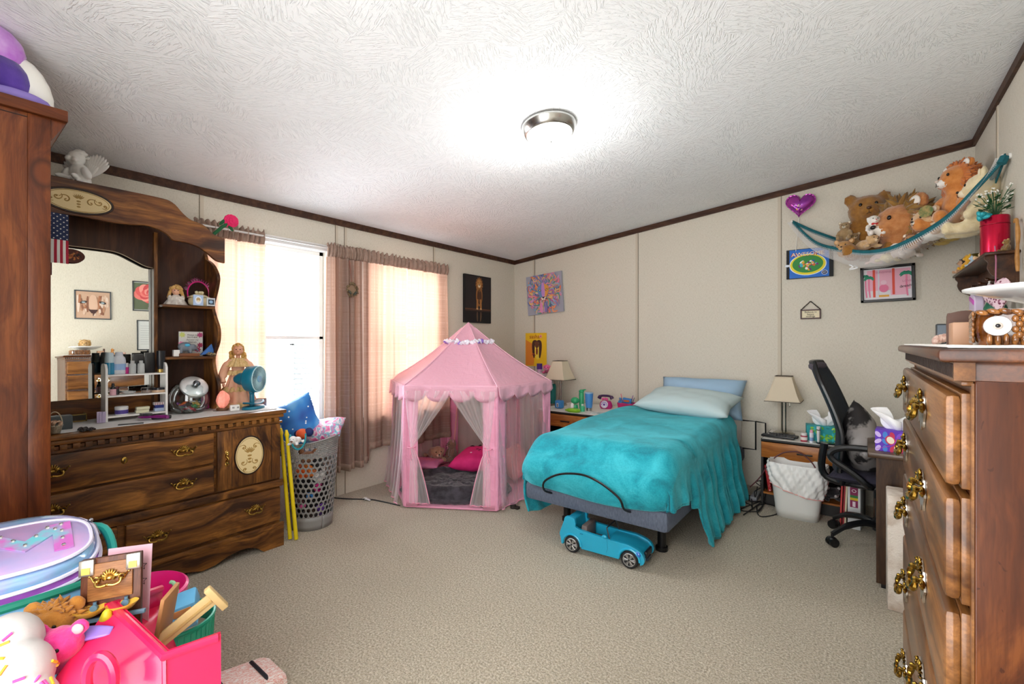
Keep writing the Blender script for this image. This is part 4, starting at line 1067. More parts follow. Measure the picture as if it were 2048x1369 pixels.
A.c('#c9809c').text('SUNSHINE', .020, -.02, .088).c('#c9809c').text('LOVE', .022, .115, .01).c('#26232a').text('dreams', .030, .115, -.025, .15)
A.c('#e77aa0').ell(-.02, -.035, .028, .03).c('#f2c9d8').ell(-.02, .01, .018, .018).c('#e4a83c').rect(-.05, .01, -.10, -.085)
A.done()
# little hanging sign
a = at_y(1601.5, 630, YB); b = at_y(1642.5, 630, YB); w_ = b.x - a.x; c0 = at_y(1621.5, 629, YB)
P, pr, y = framed('hanging_sign', 'tiny brown framed sign reading Believe in happy endings on a braided hanger', 'sign', (c0.x, YB, c0.z), 0, w_, .078, '#4a2320', .010, .014, '#efe3c2')
A = Art(pr, y); A.c('#2a1a14'); A.text('Believe in', .022, 0, .017).text('happy', .021, 0, -.001).text('endings', .021, 0, -.018); A.done('lettering')
g = MB(); rnd = random.Random(1)
for sg in (-1, 1):
    for i in range(14): t = i / 13; g.ell((sg * (.065 - .060 * t), -.008, .040 + .062 * t), (.006, .004, .004), (0, rnd.uniform(0, 3), 0), 6)
g.ell((0, -.008, .104), (.008, .005, .005), n=8)
g.part('braided_hanger', M('#5a5246', .7, c2='#2b2621', sc_=200), P)
# heart balloon on a stick
c0 = at_y(1600, 411, YB - .06)
Bn = thing('foil_balloon', 'purple heart shaped foil balloon on a thin white stick above the blue poster', 'balloon', (c0.x, YB - .06, c0.z), rot=(0, R(5), 0))
g = MB()
def heart(t): return (16 * sin(t) ** 3 / 16, (13 * cos(t) - 5 * cos(2 * t) - 2 * cos(3 * t) - cos(4 * t)) / 16)
for sgn in (-1, 1):
    def hf(u, w, sgn=sgn):
        hx, hz = heart(2 * pi * (u if sgn < 0 else 1 - u)); r = w
        return (.098 * hx * r, sgn * .040 * sqrt(max(0, 1 - r ** 2.2)), .098 * hz * r + .01)
    g.grid(hf, 60, 12)
bl_ = g.part('balloon_skin', M('#b53aa0', .2, .5, c2='#8a2a9c', sc_=8, coat=.4), Bn, smooth=180)
g = MB(); N = 60
for i in range(N): hx, hz = heart(2 * pi * i / N); hx2, hz2 = heart(2 * pi * (i + 1) / N); g.add([(.097 * hx, 0, .097 * hz + .01), (.097 * hx2, 0, .097 * hz2 + .01), (.108 * hx2, .002 * (-1) ** i, .108 * hz2 + .01), (.108 * hx, .002 * (-1) ** i, .108 * hz + .01)], [(0, 1, 2, 3)])
g.part('crimped_edge', M('#a8359b', .25, .5), bl_)
g = MB(); rnd = random.Random(6)
for i in range(26):
    a_ = rnd.uniform(0, 6.28); r_ = rnd.uniform(0, .045); g.cur = i % 4; x, z = r_ * cos(a_), r_ * sin(a_) - .002; g.ell((x, -.037 + (x * x + z * z) * 4, z), (.009, .003, .007), (0, rnd.uniform(0, 3), 0), 8)
g.part('printed_mark', [M('#1a1518', .5), M('#f2f2f2', .5), M('#f1a7c4', .5), M('#e7b93b', .5)], bl_, label='cluster of black, white, pink and yellow printed blobs')
g = MB(); g.cyl((0, .02, -.10), (-.002, .045, -.42), .003, n=6); g.part('stick', M('#ece9e2', .5), Bn)

# ---- pictures on the right wall, seen in the mirror
def rw(px, py):          # place seen in the mirror -> wall point, for the pictures reflected there
    s_ = (px - 1024) / F; d = fw + rt * s_; tx = (3.306 + (3.306 + XR)); k_ = tx / -d.x
    return V((XR, d.y * k_, EYE + ((HZ - py + 34) / F) * k_))
for nm, lab, x0, x1, y0, y1, fc, kind_ in (('picture_frame', 'dark framed lion face picture on the right wall, seen in the mirror', 149, 223, 588, 650, '#3f474d', 'lion'),
                                     ('picture_frame', 'dark framed coral rose picture on the right wall, seen in the mirror', 266, 330, 572, 636, '#2d3438', 'rose'),
                                     ('certificate', 'thin framed white certificate on the right wall, seen in the mirror', 274, 330, 651, 712, '#2d3438', 'text'),
                                     ('wall_card', 'small card with gold dots high on the right wall, seen in the mirror', 260, 303, 502, 530, '#d8d4c6', 'card')):
    a, b = rw(x0, y0), rw(x1, y1); w_ = b.y - a.y; h_ = (a.z - b.z)
    P, pr, y = framed(nm, lab, 'picture', (XR, (a.y + b.y) / 2, (a.z + b.z) / 2), -HF, w_, h_, fc, .012 if kind_ != 'card' else 0, .015 if kind_ != 'card' else .003, '#c9a58c' if kind_ == 'lion' else '#d9dcda')
    A = Art(pr, y); rnd = random.Random(12)
    if kind_ == 'lion':
        for i in range(60): a_ = rnd.uniform(-1, 1); A.c(rnd.choice(['#a96f4f', '#d8b9a3', '#b98a6c', '#8a5a44', '#e3cdbd'])).stroke([(a_ * w_ * .4, rnd.uniform(-.9, .9) * h_ * .42), (a_ * w_ * .42, rnd.uniform(-.9, .9) * h_ * .42)], .022)
        for sg in (-1, 1): A.c('#3a2a26').ell(sg * .085, .03, .034, .016, sg * -.3).c('#9fb0b8').ell(sg * .085, .028, .016, .010)
        A.c('#d9b49c').stroke([(0, .12), (0, 0), (0, -.07)], .08).c('#4b2e2b').poly([(-.045, -.055), (.045, -.055), (.015, -.10), (-.015, -.10)]).stroke([(0, -.09), (0, -.13)], .008)
    elif kind_ == 'rose':
        A.c('#5f6a50').rect(-w_ * .46, w_ * .46, -h_ * .45, h_ * .45)
        for i in range(26): t = i / 26; aa = t * 14; rr = .13 * (1 - t) + .01; A.c(['#ef7f78', '#e4605f', '#f59b90', '#d14b50'][i % 4]).ell(rr * .5 * cos(aa), .02 + rr * .5 * sin(aa), rr * .62, rr * .5, aa)
    elif kind_ == 'text':
        for i in range(9): A.c('#9aa0a4').rect(-w_ * .2, w_ * .38, h_ * (.3 - .075 * i), h_ * (.3 - .075 * i) + .003)
    else:
        for i in range(16): A.c(['#cdb560', '#3a4648'][i % 3 == 0]).ell((-.45 + .9 * (i % 8) / 7) * w_, (.38 if i < 8 else -.38) * h_, .006, .006)
        A.c('#dfe3e6').rect(-w_ * .38, w_ * .38, -h_ * .25, h_ * .25).c('#5d6466').rect(-w_ * .3, -w_ * .1, 0, .005).rect(w_ * .05, w_ * .25, 0, .005)
    A.done()

# ---- nightstands
m_nsd = M('#1a1714', .5); m_nso = wood('orange_veneer_drawer', '#8a4f1c', '#a9672b', '#bd7b3a', 'x', .8, .4, knots=False, streak='#7a4316'); m_nst = M('#e3dfd8', .35)
def nightstand(label, x0, x1, y0, z1, nm='nightstand'):
    N_ = thing(nm, label, 'nightstand', ((x0 + x1) / 2, y0, 0)); w2 = (x1 - x0) / 2; dp = YB - .02 - y0
    g = MB(); g.bb(-w2, w2, -.01, dp, z1 - .022, z1 - .003, bev=.003); g.part('black_edge', m_nsd, N_)
    g = MB(); g.bb(-w2 + .008, w2 - .008, -.004, dp - .01, z1 - .003, z1); g.part('top_board', m_nst, N_)
    g = MB(); g.bb(-w2, -w2 + .016, 0, dp, 0, z1 - .022); g.bb(w2 - .016, w2, 0, dp, 0, z1 - .022); g.bb(-w2, w2, dp - .012, dp, .05, z1 - .022); g.bb(-w2, w2, .03, .045, 0, .09); g.part('carcass', m_nsd, N_)
    g = MB(); g.bb(-w2 + .016, w2 - .016, 0, dp - .012, .09, .104); g.part('shelf', m_nso, N_)
    g = MB(); g.bb(-w2 + .004, w2 - .004, -.012, .004, z1 - .145, z1 - .026, bev=.002); d_ = g.part('drawer', m_nso, N_)
    g = MB(); g.bb(-.05, .05, -.024, -.012, z1 - .095, z1 - .083, bev=.004); g.part('handle', m_blk, d_)
    return N_
nsr = nightstand('low black and orange nightstand with white top, behind the wastebasket', -.640, -.06, 4.02, .522)
nsl = nightstand('white-topped nightstand with orange drawer between tent and bed', -2.62, -1.93, 3.78, .60)
NZ, NLZ = .522, .60
# table lamps
def lamp(label, loc, s=1.0):
    Lp = thing('table_lamp', label, 'lamp', loc)
    g = MB(); g.lathe([(.078, 0), (.078, .012), (.06, .022), (.02, .026), (1e-4, .026)], 28); g.part('base', M('#a9a49a', .2, 1), Lp)
    g = MB(); g.cyl((-.012, 0, .02), (-.012, 0, .30), .006, n=8); g.cyl((.012, 0, .02), (.012, 0, .30), .006, n=8); g.cyl((0, 0, .28), (0, 0, .36), .012, n=10); g.part('pole', M('#b5b0a5', .2, 1), Lp)
    g = MB(); g.tube([(.04, -.02, .30), (.042, -.02, .235)], .0012, 4); g.ell((.042, -.02, .232), .005, n=8); g.part('pull_chain', M('#b5b0a5', .3, 1), Lp)
    g = MB(); z0, z1 = .275, .475
    def sq(u, r):
        t = (u * 4) % 4; k_ = int(t); f = t - k_; c_ = [(-1, -1), (1, -1), (1, 1), (-1, 1)]; a, b = c_[k_ % 4], c_[(k_ + 1) % 4]
        return (a[0] + (b[0] - a[0]) * f) * r, (a[1] + (b[1] - a[1]) * f) * r
    def fs(u, w): r = .125 - .067 * w ** .75; x, y = sq(u, r); return (x, y, z0 + (z1 - z0) * w)
    g.grid(fs, 40, 10)
    n_ = 'lamp_shade_cloth'
    g.part('lamp_shade', M('#d9ccb4', .8, bump=.2, bs=300), Lp, smooth=50, solid=.003)
    g = MB(); g.tube([V(fs(i / 40, 0)) for i in range(40)], .003, 5, closed=True); g.tube([V(fs(i / 40, 1)) for i in range(40)], .003, 5, closed=True); g.part('shade_binding', M('#4a3f36', .7), Lp)
    return Lp
p = at_y(1568, 866, 4.30); lamp('beige square-shaded table lamp on the right nightstand', (p.x, 4.30, NZ))
p = at_y(1120, 800, 4.18); lamp('beige square-shaded table lamp on the nightstand beside the tent', (p.x, 4.18, NLZ))

p = at_z(862, 918, .16)
plush('stuffed_dog', 'light brown floppy-eared stuffed dog lying in the left back of the pink tent', (p.x, p.y + .05, .14), R(60), .30, ('#a87c62', '#bc9276'), muzzle='#d9b8a0', ears='flop', pose='lie', seedp=81)
plush('stuffed_animal', 'small brown and pink stuffed animal leaning on the back tent post', (p.x + .12, p.y + .17, .13), R(-20), .22, ('#7a5648', '#8f6a58'), muzzle='#c98a9c', pose='sit', seedp=82)
# ================================================================== toy hammock
HA, HB, HC_ = V((-.479, 4.478, 2.29)), V((.594, 3.52, 2.262)), V((.575, 4.46, 2.20))
fr_pts = [HA, V((-.30, 4.33, 2.06)), V((-.099, 4.135, 1.944)), V((.048, 4.006, 1.895)), V((.185, 3.886, 1.905)), V((.374, 3.72, 2.0)), V((.50, 3.60, 2.14)), HB]
bk_pts = [HA, V((-.30, 4.43, 2.16)), V((-.10, 4.46, 2.06)), V((.10, 4.47, 2.02)), V((.35, 4.46, 2.05)), HC_, V((.585, 4.0, 2.12)), HB]
FC = seg(fr_pts, 8); BCv = seg(bk_pts, 8)
def cur(P, t): x = t * (len(P) - 1); i = min(int(x), len(P) - 2); return P[i].lerp(P[i + 1], x - i)
n = NT('white_net_mesh'); v = n.coord((1, 1, 1), which='UV')
mp = n.n('ShaderNodeMapping'); mp.inputs['Scale'].default_value = (150, 60, 1); mp.inputs['Rotation'].default_value = (0, 0, R(0)); n.l(v, mp.inputs['Vector'])
sx_ = n.n('ShaderNodeSeparateXYZ'); n.l(mp.outputs[0], sx_.inputs[0])
def tri(o): return n.mul(n.mul(n.mul(o, 1, 'FRACT') if False else n.mul(o, 1.0, 'MODULO'), -.5, 'ADD'), 0, 'ADD')
ab1 = n.n('ShaderNodeMath', operation='PINGPONG'); ab1.inputs[1].default_value = .5; n.l(n.mul(sx_.outputs[0], sx_.outputs[1], 'ADD'), ab1.inputs[0])
ab2 = n.n('ShaderNodeMath', operation='PINGPONG'); ab2.inputs[1].default_value = .5; n.l(n.mul(sx_.outputs[0], sx_.outputs[1], 'SUBTRACT'), ab2.inputs[0])
mn = n.mul(ab1.outputs[0], ab2.outputs[0], 'MINIMUM'); fac = n.mul(mn, .085, 'LESS_THAN')
t_ = n.n('ShaderNodeBsdfTransparent'); d_ = n.n('ShaderNodeBsdfDiffuse'); d_.inputs[0].default_value = lin('#f1f0ee'); mx = n.n('ShaderNodeMixShader')
n.l(fac, mx.inputs[0]); n.l(t_.outputs[0], mx.inputs[1]); n.l(d_.outputs[0], mx.inputs[2]); n.l(mx.outputs[0], n.out.inputs[0]); m_net = n.m
HM = thing('toy_hammock', 'white net toy hammock with teal edging hung across the room corner', 'hammock', (0, 0, 0))
def netf(u, w):
    a, b = cur(FC, u), cur(BCv, u); p = a.lerp(b, w)
    dp = .23 * sin(pi * min(1, max(0, u))) ** .8 * (1 + .25 * sin(pi * u))
    s_ = sin(pi * w ** .62)
    p = p + V((-.05 * s_ * (1 - w), -.10 * s_ * (1 - w) * sin(pi * u), 0)); p.z -= dp * .50 * s_
    return p
g = MB(); g.grid(netf, 90, 26); g.part('net', m_net, HM, smooth=180)
m_teal = M('#0f6670', .8, c2='#0c5660', sc_=40, bump=.3, bs=200)
def band(P, nm='edge_band', w=.034):
    g = MB(); g.grid(lambda u, v_: cur(P, u) + V((0, 0, (.5 - v_) * w * (1.0))), 80, 1); g.part(nm, m_teal, HM, smooth=180, solid=.006)
band(FC); band(BCv)
g = MB(); g.tube([HB, HB + V((-.03, .25, -.08)), V((.58, 4.1, 2.14))], .010, 6); g.tube([HB + V((0, 0, 0)), HB + V((-.015, -.004, -.035))], .02, 8); g.part('strap_knot', m_teal, HM)
for q, ax in ((HA, V((0, 1, 0))), (HB, V((1, 0, 0)))):
    g = MB(); w0 = q + ax * .015; g.cyl(w0 + ax * .006 - V((0, 0, .0)), w0 - ax * .004, .016, n=14); g.tube([w0, w0 - ax * .022, w0 - ax * .026 + V((0, 0, .014))], .005, 6); g.part('wall_hook', M('#eceae6', .35), HM)
g = MB(); q = cur(FC, .30) + V((-.0, -.02, -.10)); g.tube(seg([q, q + V((.02, -.02, -.02)), q + V((.0, -.01, -.035)), q + V((.045, -.02, -.03)), q + V((.03, -.01, -.012))], 4), .006, 6); g.part('net_knot', M('#e6e8e8', .7), HM)
# the animals lying in it
def hang(px, py, Y): p = at_y(px, py, Y); return p
p = hang(1727, 497, 4.33)
plush('teddy_bear', 'large golden brown teddy bear sitting in the toy hammock', (p.x + .02, 4.365, 1.875), R(4), .56, ('#8a5a1e', '#a5722c'), muzzle=None, nose='#4a2a12', seedp=1)
p = hang(1788, 500, 4.20)
plush('toy_lion', 'big brown-maned lion with a white nose lying against the golden teddy', (p.x + .03, 4.20, p.z - .02), R(-50), .38, ('#b5713c', '#c98a54'), muzzle='#efe6da', nose='#1a1210', mane=('#7c5620', '#9a7232'), pose='head', seedp=2)
g = MB(); g.ell((0, 0, 0), (.13, .20, .10)); p = hang(1822, 470, 4.27)
g = MB(); rr = random.Random(5)
for i in range(12): g.ell((rr.uniform(-.07, .07), rr.uniform(-.05, .05), rr.uniform(-.05, .05)), (.08, .06, .05), (rr.random(), rr.random(), 0), 10)
g.top('stuffed_lion', fur_mat('plush_dark_gold', '#7c5620', '#9a7232', 20, .8), 'dark gold furry hump of a lying stuffed animal behind the tagged lion', 'stuffed animal', loc=(p.x, 4.30, p.z), remesh=.008, disp=.006, dscale=.01, smooth=180)
p = hang(1826, 468, 4.12)
plush('toy_lion', 'pale yellow toy lion face-down left of the tagged lion', (p.x + .07, 4.22, p.z - .07), R(-75), .30, ('#d3b45a', '#e3c87a'), muzzle='#e9d9a8', mane=('#d9bd66', '#c9a84e'), pose='lie', seedp=3)
p = hang(1850, 468, 4.02)
plush('toy_lion', 'light tan toy lion wearing a green round paper tag', (p.x + .10, 4.08, p.z - .035), R(-50), .36, ('#d2a878', '#e1bf95'), muzzle='#efe3d2', mane=('#8f5f30', '#a97442'), pose='lie', tag=True, seedp=4)
p = hang(1824, 478, 3.98)
plush('toy_lion', 'tiny brown toy lion face peeping over the teal hammock edge', (p.x, 3.98, p.z - .06), R(-20), .10, ('#a8713f', '#be8a58'), muzzle='#f0e0cc', mane=('#7a4a24', '#8f5c30'), pose='head', seedp=5)
p = hang(1690, 470, 4.24)
plush('teddy_bear', 'small grey-brown bear on the left end of the toy hammock, topmost of the small ones', (p.x, 4.24, p.z - .05), R(-8), .16, ('#8f7550', '#a98d66'), muzzle='#d9cdb5', seedp=6)
p = hang(1705, 478, 4.22)
plush('teddy_bear', 'small brown bear squeezed between the grey-brown bear and the large teddy', (p.x + .01, 4.25, p.z - .09), R(10), .15, ('#7c6038', '#94764a'), muzzle='#c9b08a', seedp=7)
p = hang(1688, 498, 4.2)
plush('teddy_bear', 'small tan bear lowest in the left end of the toy hammock', (p.x, 4.22, p.z - .05), R(-14), .13, ('#b08048', '#c4965c'), muzzle='#d9b080', pose='head', seedp=8)
p = hang(1735, 480, 4.14)
plush('toy_dog', 'floppy-eared tan toy dog lying in front of the large teddy', (p.x - .01, 4.15, p.z - .07), R(35), .19, ('#c19a68', '#d4b084'), muzzle='#dfc39c', ears='flop', pose='lie', seedp=9)
p = hang(1750, 448, 4.10)
plush('toy_lamb', 'small white toy with red bow and red hat leaning on the large teddy', (p.x - .01, 4.12, p.z - .09), R(20), .17, ('#e9e1d8', '#f4efe8'), muzzle='#f6f1ea', nose='#c01f2a', ears='flop', bow='#c8151f', seedp=10)
p = hang(1950, 385, 3.86)
plush('toy_lion', 'fluffy orange lion with white muzzle sitting high at the right end of the hammock', (p.x - .05, 3.95, p.z - .19), R(-62), .44, ('#c87a35', '#d98f4b'), muzzle='#efeae2', nose='#d9c9bd', mane=('#b5622a', '#cc7a3a'), seedp=11)
p = hang(1990, 395, 3.75)
plush('teddy_bear', 'cream teddy bear seen from the side, pressed into the raised end of the hammock net', (p.x - .03, 3.78, p.z - .20), R(-100), .40, ('#e3cfa0', '#efdfb8'), muzzle='#efe2c4', seedp=12)
for i, (u, w, s_, cc, lb) in enumerate(((.56, .30, .19, ('#e9d9cf', '#f4e9e0'), 'pale pink stuffed animal lying under the tagged lion inside the net'),
                              (.66, .28, .20, ('#efe9dc', '#f6f2ea'), 'white stuffed animal in the middle of the net behind the mesh'),
                              (.74, .25, .20, ('#dcb58a', '#e8c8a2'), 'tan stuffed animal in the net left of the red tin'),
                              (.44, .35, .17, ('#ecd0c9', '#f4dfd8'), 'rosy stuffed animal lowest in the hammock belly'),
                              (.50, .22, .15, ('#d9c48a', '#e8d8aa'), 'yellowish stuffed animal behind the mesh near the front edge'))):
    q = netf(u, w) + V((.03, .06, .06))
    plush('stuffed_animal', lb, (q.x, q.y, q.z - .02), R([-40, 60, -120, 20, 150][i]), s_, cc, pose='lie', ears='flop', seedp=20 + i)

# ================================================================== peg shelf on the right wall
SZ = 1.734
SH = thing('wall_shelf', 'small dark wooden peg shelf on the right wall under the hammock end', 'shelf', (XR, 3.85, SZ), -HF)
m_sh = wood('dark_shelf_wood', '#2e1a10', '#4a2c1a', '#5f3c24', 'x', 1, .4, knots=False); sl = .53
g = MB(); g.bb(-sl, sl, -.128, 0, -.016, 0, bev=.005); g.part('shelf_board', m_sh, SH)
g = MB(); g.bb(-sl + .03, sl - .03, -.014, 0, -.20, -.016); g.part('back_panel', m_sh, SH)
for x in (-sl + .05, sl - .05):
    g = MB(); o = seg2([(0, -.21), (-.02, -.205), (-.03, -.18), (-.045, -.15), (-.09, -.12), (-.11, -.08), (-.108, -.05), (-.12, -.03), (-.12, -.016)], 4) + [(0, -.016)]
    k2 = len(o); g.add([(x - .009, y, z) for y, z in o] + [(x + .009, y, z) for y, z in o], [tuple(range(k2)), tuple(reversed(range(k2, 2 * k2)))] + [(i, (i + 1) % k2, (i + 1) % k2 + k2, i + k2) for i in range(k2)]); g.part('bracket', m_sh, SH)
for i in range(5):
    x = -sl + .12 + i * (2 * sl - .24) / 4
    g = MB(); g.lathe([(.009, 0), (.007, .03), (.006, .045), (.012, .055), (.010, .065), (1e-4, .068)], 12, T_((x, -.014, -.12), (R(80), 0, 0))); g.part('peg', m_sh, SH)
def sh(px, py, X=.53): p = at_x(px, py, X); return p
# red tin with flowers
p = at_z(1988, 498, SZ); tinY = 3.47; tinx = .548
TIN = thing('tin', 'tall shiny crimson cylinder tin holding flowers on the wall shelf', 'tin', (tinx, tinY, SZ))
g = MB(); g.lathe([(.056, 0), (.056, .20), (.053, .205), (.05, .20), (.05, .19)], 36); g.part('can', M('#c01236', .22, .75, c2='#d9234a', sc_=4, stretch=(9, 9, .2)), TIN)
g = MB(); g.lathe([(.0575, .158), (.0575, .162)], 36, cap=False); g.part('lid_seam', M('#8a0c24', .3, .6), TIN)
FL = thing('flower_bunch', 'bunch of tiny white artificial flowers with dark leaves in the crimson tin', 'flowers', (tinx, tinY, SZ + .19)); rnd = random.Random(3)
g = MB(); g2 = MB(); tips = []
for i in range(46):
    a = rnd.uniform(0, 6.28); r_ = rnd.uniform(.02, .085); h_ = rnd.uniform(.05, .17); tip = V((max(-.09, min(.05, r_ * cos(a))), r_ * sin(a), h_)); tips.append(tip)
    g.tube([V((0, 0, 0)), tip * .5 + V((0, 0, .02)), tip], .0014, 4)
    q = tip * rnd.uniform(.5, .9); d = V((cos(a + rnd.uniform(-1, 1)), sin(a + rnd.uniform(-1, 1)), rnd.uniform(-.1, .7))).normalized(); L_ = rnd.uniform(.025, .055); sd = d.cross(up).normalized() * .009
    g.add([q, q + d * L_ * .5 + sd, q + d * L_, q + d * L_ * .5 - sd], [(0, 1, 2, 3)])
g.part('leaves', M('#1f4a2a', .5, c2='#2f6338', sc_=30), FL)
for i, t in enumerate(tips[:34]):
    for q in range(3): g2.ell(t + V((rnd.uniform(-.006, .006), rnd.uniform(-.006, .006), rnd.uniform(0, .008))), (.0045, .0045, .003), (rnd.random(), rnd.random(), 0), 6)
g2.part('blossom', M('#f4f2ea', .6), FL)['kind'] = 'stuff'
g = MB()
for k_ in range(7): a = k_ * .9; g.ell((-.05 + .014 * cos(a), -.045 + .012 * sin(a), .018 + .008 * sin(a * 2)), (.022, .014, .012), (a, a * .6, a), 8)
g.part('bow', M('#2aa3ad', .35, .2), FL, label='shiny teal ribbon bow')
p = sh(1962, 505, .52); plush('toy_lion', 'small blonde toy lion sitting behind the crimson tin on the shelf', (.545, 3.62, SZ), R(-70), .115, ('#d9b183', '#e8c79d'), muzzle='#efdcc2', mane=('#c9a06c', '#b98d58'), seedp=31)
g = MB(); g.lathe([(.018, 0), (.016, .004), (.004, .01), (.004, .03), (.010, .04), (.022, .06), (.024, .062), (.020, .058), (1e-4, .04)], 16)
g.top('goblet', M('#8a7a3f', .3, .8), 'tiny brass goblet on the wall shelf beside the blonde toy lion', 'goblet', loc=(.525, 3.80, SZ))
plush('toy_figure', 'tiny pale blue toy figure on the wall shelf behind the brass goblet', (.525, 3.90, SZ), R(-80), .075, ('#a9c4d6', '#c9dbe6'), muzzle='#efe6e0', seedp=32, cat='toy')
plush('toy_bear', 'small bright yellow toy bear on the wall shelf', (.525, 4.05, SZ), R(-75), .105, ('#e8a81c', '#f2bd3a'), muzzle='#f5cc66', seedp=33)
DO = plush('toy_doll', 'small brown-haired toy doll at the far end of the wall shelf', (.52, 4.24, SZ), R(-75), .10, ('#d9a882', '#e4b792'), seedp=34, mane=('#4a3022', '#38231a'), cat='doll')
plush('toy_owl', 'tiny dark gold toy owl on the shelf right of the crimson tin', (.575, 3.365, SZ), R(-70), .07, ('#7a5c30', '#94753f'), muzzle='#c9a768', seedp=35, cat='toy')
# things hanging on the pegs
def pegY(i): return 3.85 + sl - .12 - i * (2 * sl - .24) / 4 if False else 3.85 - (-sl + .12 + i * (2 * sl - .24) / 4)
def heartprism(s_, d, n_=48):
    g = MB()
    for sgn in (-1, 1):
        def hf(u, w, sgn=sgn):
            hx, hz = heart(2 * pi * (u if sgn < 0 else 1 - u)); return (s_ * hx * w, sgn * d * sqrt(max(0, 1 - w ** 3)), s_ * hz * w)
        g.grid(hf, n_, 8)
    return g
n = NT('leopard_heart_print'); vo = n.n('ShaderNodeTexVoronoi', i_Scale=70.0); n.l(n.coord(), vo.inputs['Vector'])
c_ = n.ramp(vo.outputs['Distance'], [(.25, '#6d2b45'), (.38, '#b5708c'), (.45, '#efd2dc')]); n.col(c_); n.b.inputs['Roughness'].default_value = .5
p = at_y(1946, 598, 3.0); HP = thing('heart_purse', 'pink leopard print heart shaped purse hanging under the wall shelf', 'purse', (.53, 3.30, at_x(1944, 608, .53).z), rot=(0, R(-12), -HF + .35))
heartprism(.095, .022).part('pouch', n.m, HP, smooth=180); g = MB(); g.tube([(.0, .0, .06), (.01, .01, .18), (.0, .02, .26)], .003, 5); g.part('strap', M('#b5708c', .6), HP)
p = at_x(1925, 620, .50); g = MB(); g.prism(seg2([(-.07, -.05), (-.08, .02), (-.05, .06), (.05, .06), (.08, .02), (.07, -.05), (0, -.06), (-.07, -.05)], 4)[:-1], -.02, .02); g.cur = 1; g.bb(-.072, .072, -.023, .023, .012, .05, bev=.01)
g.top('coin_purse', [M('#d9c9e2', .4), M('#d24fc4', .35)], 'magenta and lilac bag hanging behind the leopard print heart purse', 'purse', loc=(.50, 3.62, at_x(1924, 622, .50).z), rot=(0, R(15), -HF), bev=.006)
g = MB(); g.tube(seg([(0, 0, .10), (.008, 0, .05), (-.006, 0, .0), (.008, 0, -.05), (-.004, 0, -.10)], 5), .0035, 6); g.tube(seg([(.01, 0, .10), (-.004, 0, .05), (.010, 0, .0), (-.004, 0, -.05), (.008, 0, -.10)], 5), .0035, 6)
g.top('peg_rope', M('#e8e6e0', .6), 'twisted white cord looped on a peg under the wall shelf', 'cord', loc=(.55, pegY(3), SZ - .21))
g = MB(); g.lathe([(.004, .05), (.03, .035), (.045, 0), (.042, -.04), (.02, -.07), (1e-4, -.075)], 18); g.cur = 1; g.tube([(0, 0, .05), (.004, 0, .08), (-.004, 0, .11), (0, 0, .14)], .003, 5)
g.top('green_ornament', [M('#12664a', .4), M('#b9b5ae', .3, .6)], 'round green ornament hanging on a chain below the shelf, above the white dish', 'ornament', loc=(.545, pegY(4) - .0, SZ - .28))

# ================================================================== on top of the chest
g = MB()
rnd = random.Random(2)
def dof(u, w): 
    return (CX - .028 + u * .50, .89 + w * .92, CZ + .0025 + .0012 * sin(u * 60) * sin(w * 80))
g.grid(dof, 30, 40)
g.top('lace_runner', M('#e9e6e0', .8, bump=.5, bs=300), 'thin white lace runner covering the top of the oak chest', 'runner', smooth=180, solid=.003)
TZ = CZ + .004
# owl planter
def cz(px, py, Y): return at_y(px, py, Y)
oy = .955; a = at_y(1960, 650, oy)
OW = thing('owl_planter', 'glossy brown ceramic owl planter with a big white eye on the oak chest', 'planter', (a.x + .080, oy + .085, TZ), R(-6))
m_owl = M('#351806', .15, c2='#7a4418', sc_=40, coat=.6, name='brown_glaze')
g = MB(); oh = .054
def owf(u, w):
    a_ = 2 * pi * u; c_, s_ = cos(a_), sin(a_); p_ = 4.5; r = (abs(c_) ** p_ + abs(s_) ** p_) ** (-1 / p_)
    k_ = 1 - .04 * (2 * w - 1) ** 2; return (.078 * r * c_ * k_, .075 * r * s_ * k_, oh * w)
g.grid(owf, 64, 8); g.grid(lambda u, w: (owf(u, 1)[0] * (1 - .15 * w), owf(u, 1)[1] * (1 - .15 * w), oh - .012 * w), 64, 2); g.grid(lambda u, w: (owf(u, 0)[0] * (1 - w), owf(u, 0)[1] * (1 - w), .0), 64, 1)
g.part('pot', m_owl, OW, smooth=180)
g = MB(); rnd = random.Random(8)
for r_ in range(6):
    for k_ in range(18):
        x = -.034 + k_ * .0085 + (.004 if r_ % 2 else 0); z = .008 + r_ * .0078
        if x > .072 or (x + .052) ** 2 + (z - .029) ** 2 < .017 ** 2: continue
        g.ell((x * 1.0, -.076, z), (.0042, .004, .0052), n=8)
for k_ in range(9): g.ell((-.068 + k_ * .012, -.076, .049 + .002 * sin(k_)), (.008, .005, .004), (0, .3, 0), 8)
for k_ in range(7): g.ell((-.06 + k_ * .0085, -.075, .008), (.0036, .004, .010), n=8)
for r_ in range(6):
    for k_ in range(10): g.ell((-.0770, -.06 + k_ * .013, .008 + r_ * .008), (.002, .005, .005), n=6)
g.part('feathers', M('#4a2409', .15, c2='#9a6228', sc_=90, coat=.6), OW, smooth=180)
g = MB(); g.lathe([(.0150, 0), (.0142, .004), (.009, .006), (1e-4, .007)], 28, T_((-.052, -.075, .029), (R(90), 0, 0))); g.cur = 1; g.ell((-.052, -.0825, .029), (.0055, .002, .0055), n=14); g.cur = 2; g.ell((-.052, -.084, .029), (.003, .002, .003), n=10)
g.part('eye', [M('#e9e9ea', .15, coat=1), M('#b9b0a8', .3), M('#1a1a20', .1)], OW, label='large white eye with a dark pupil')
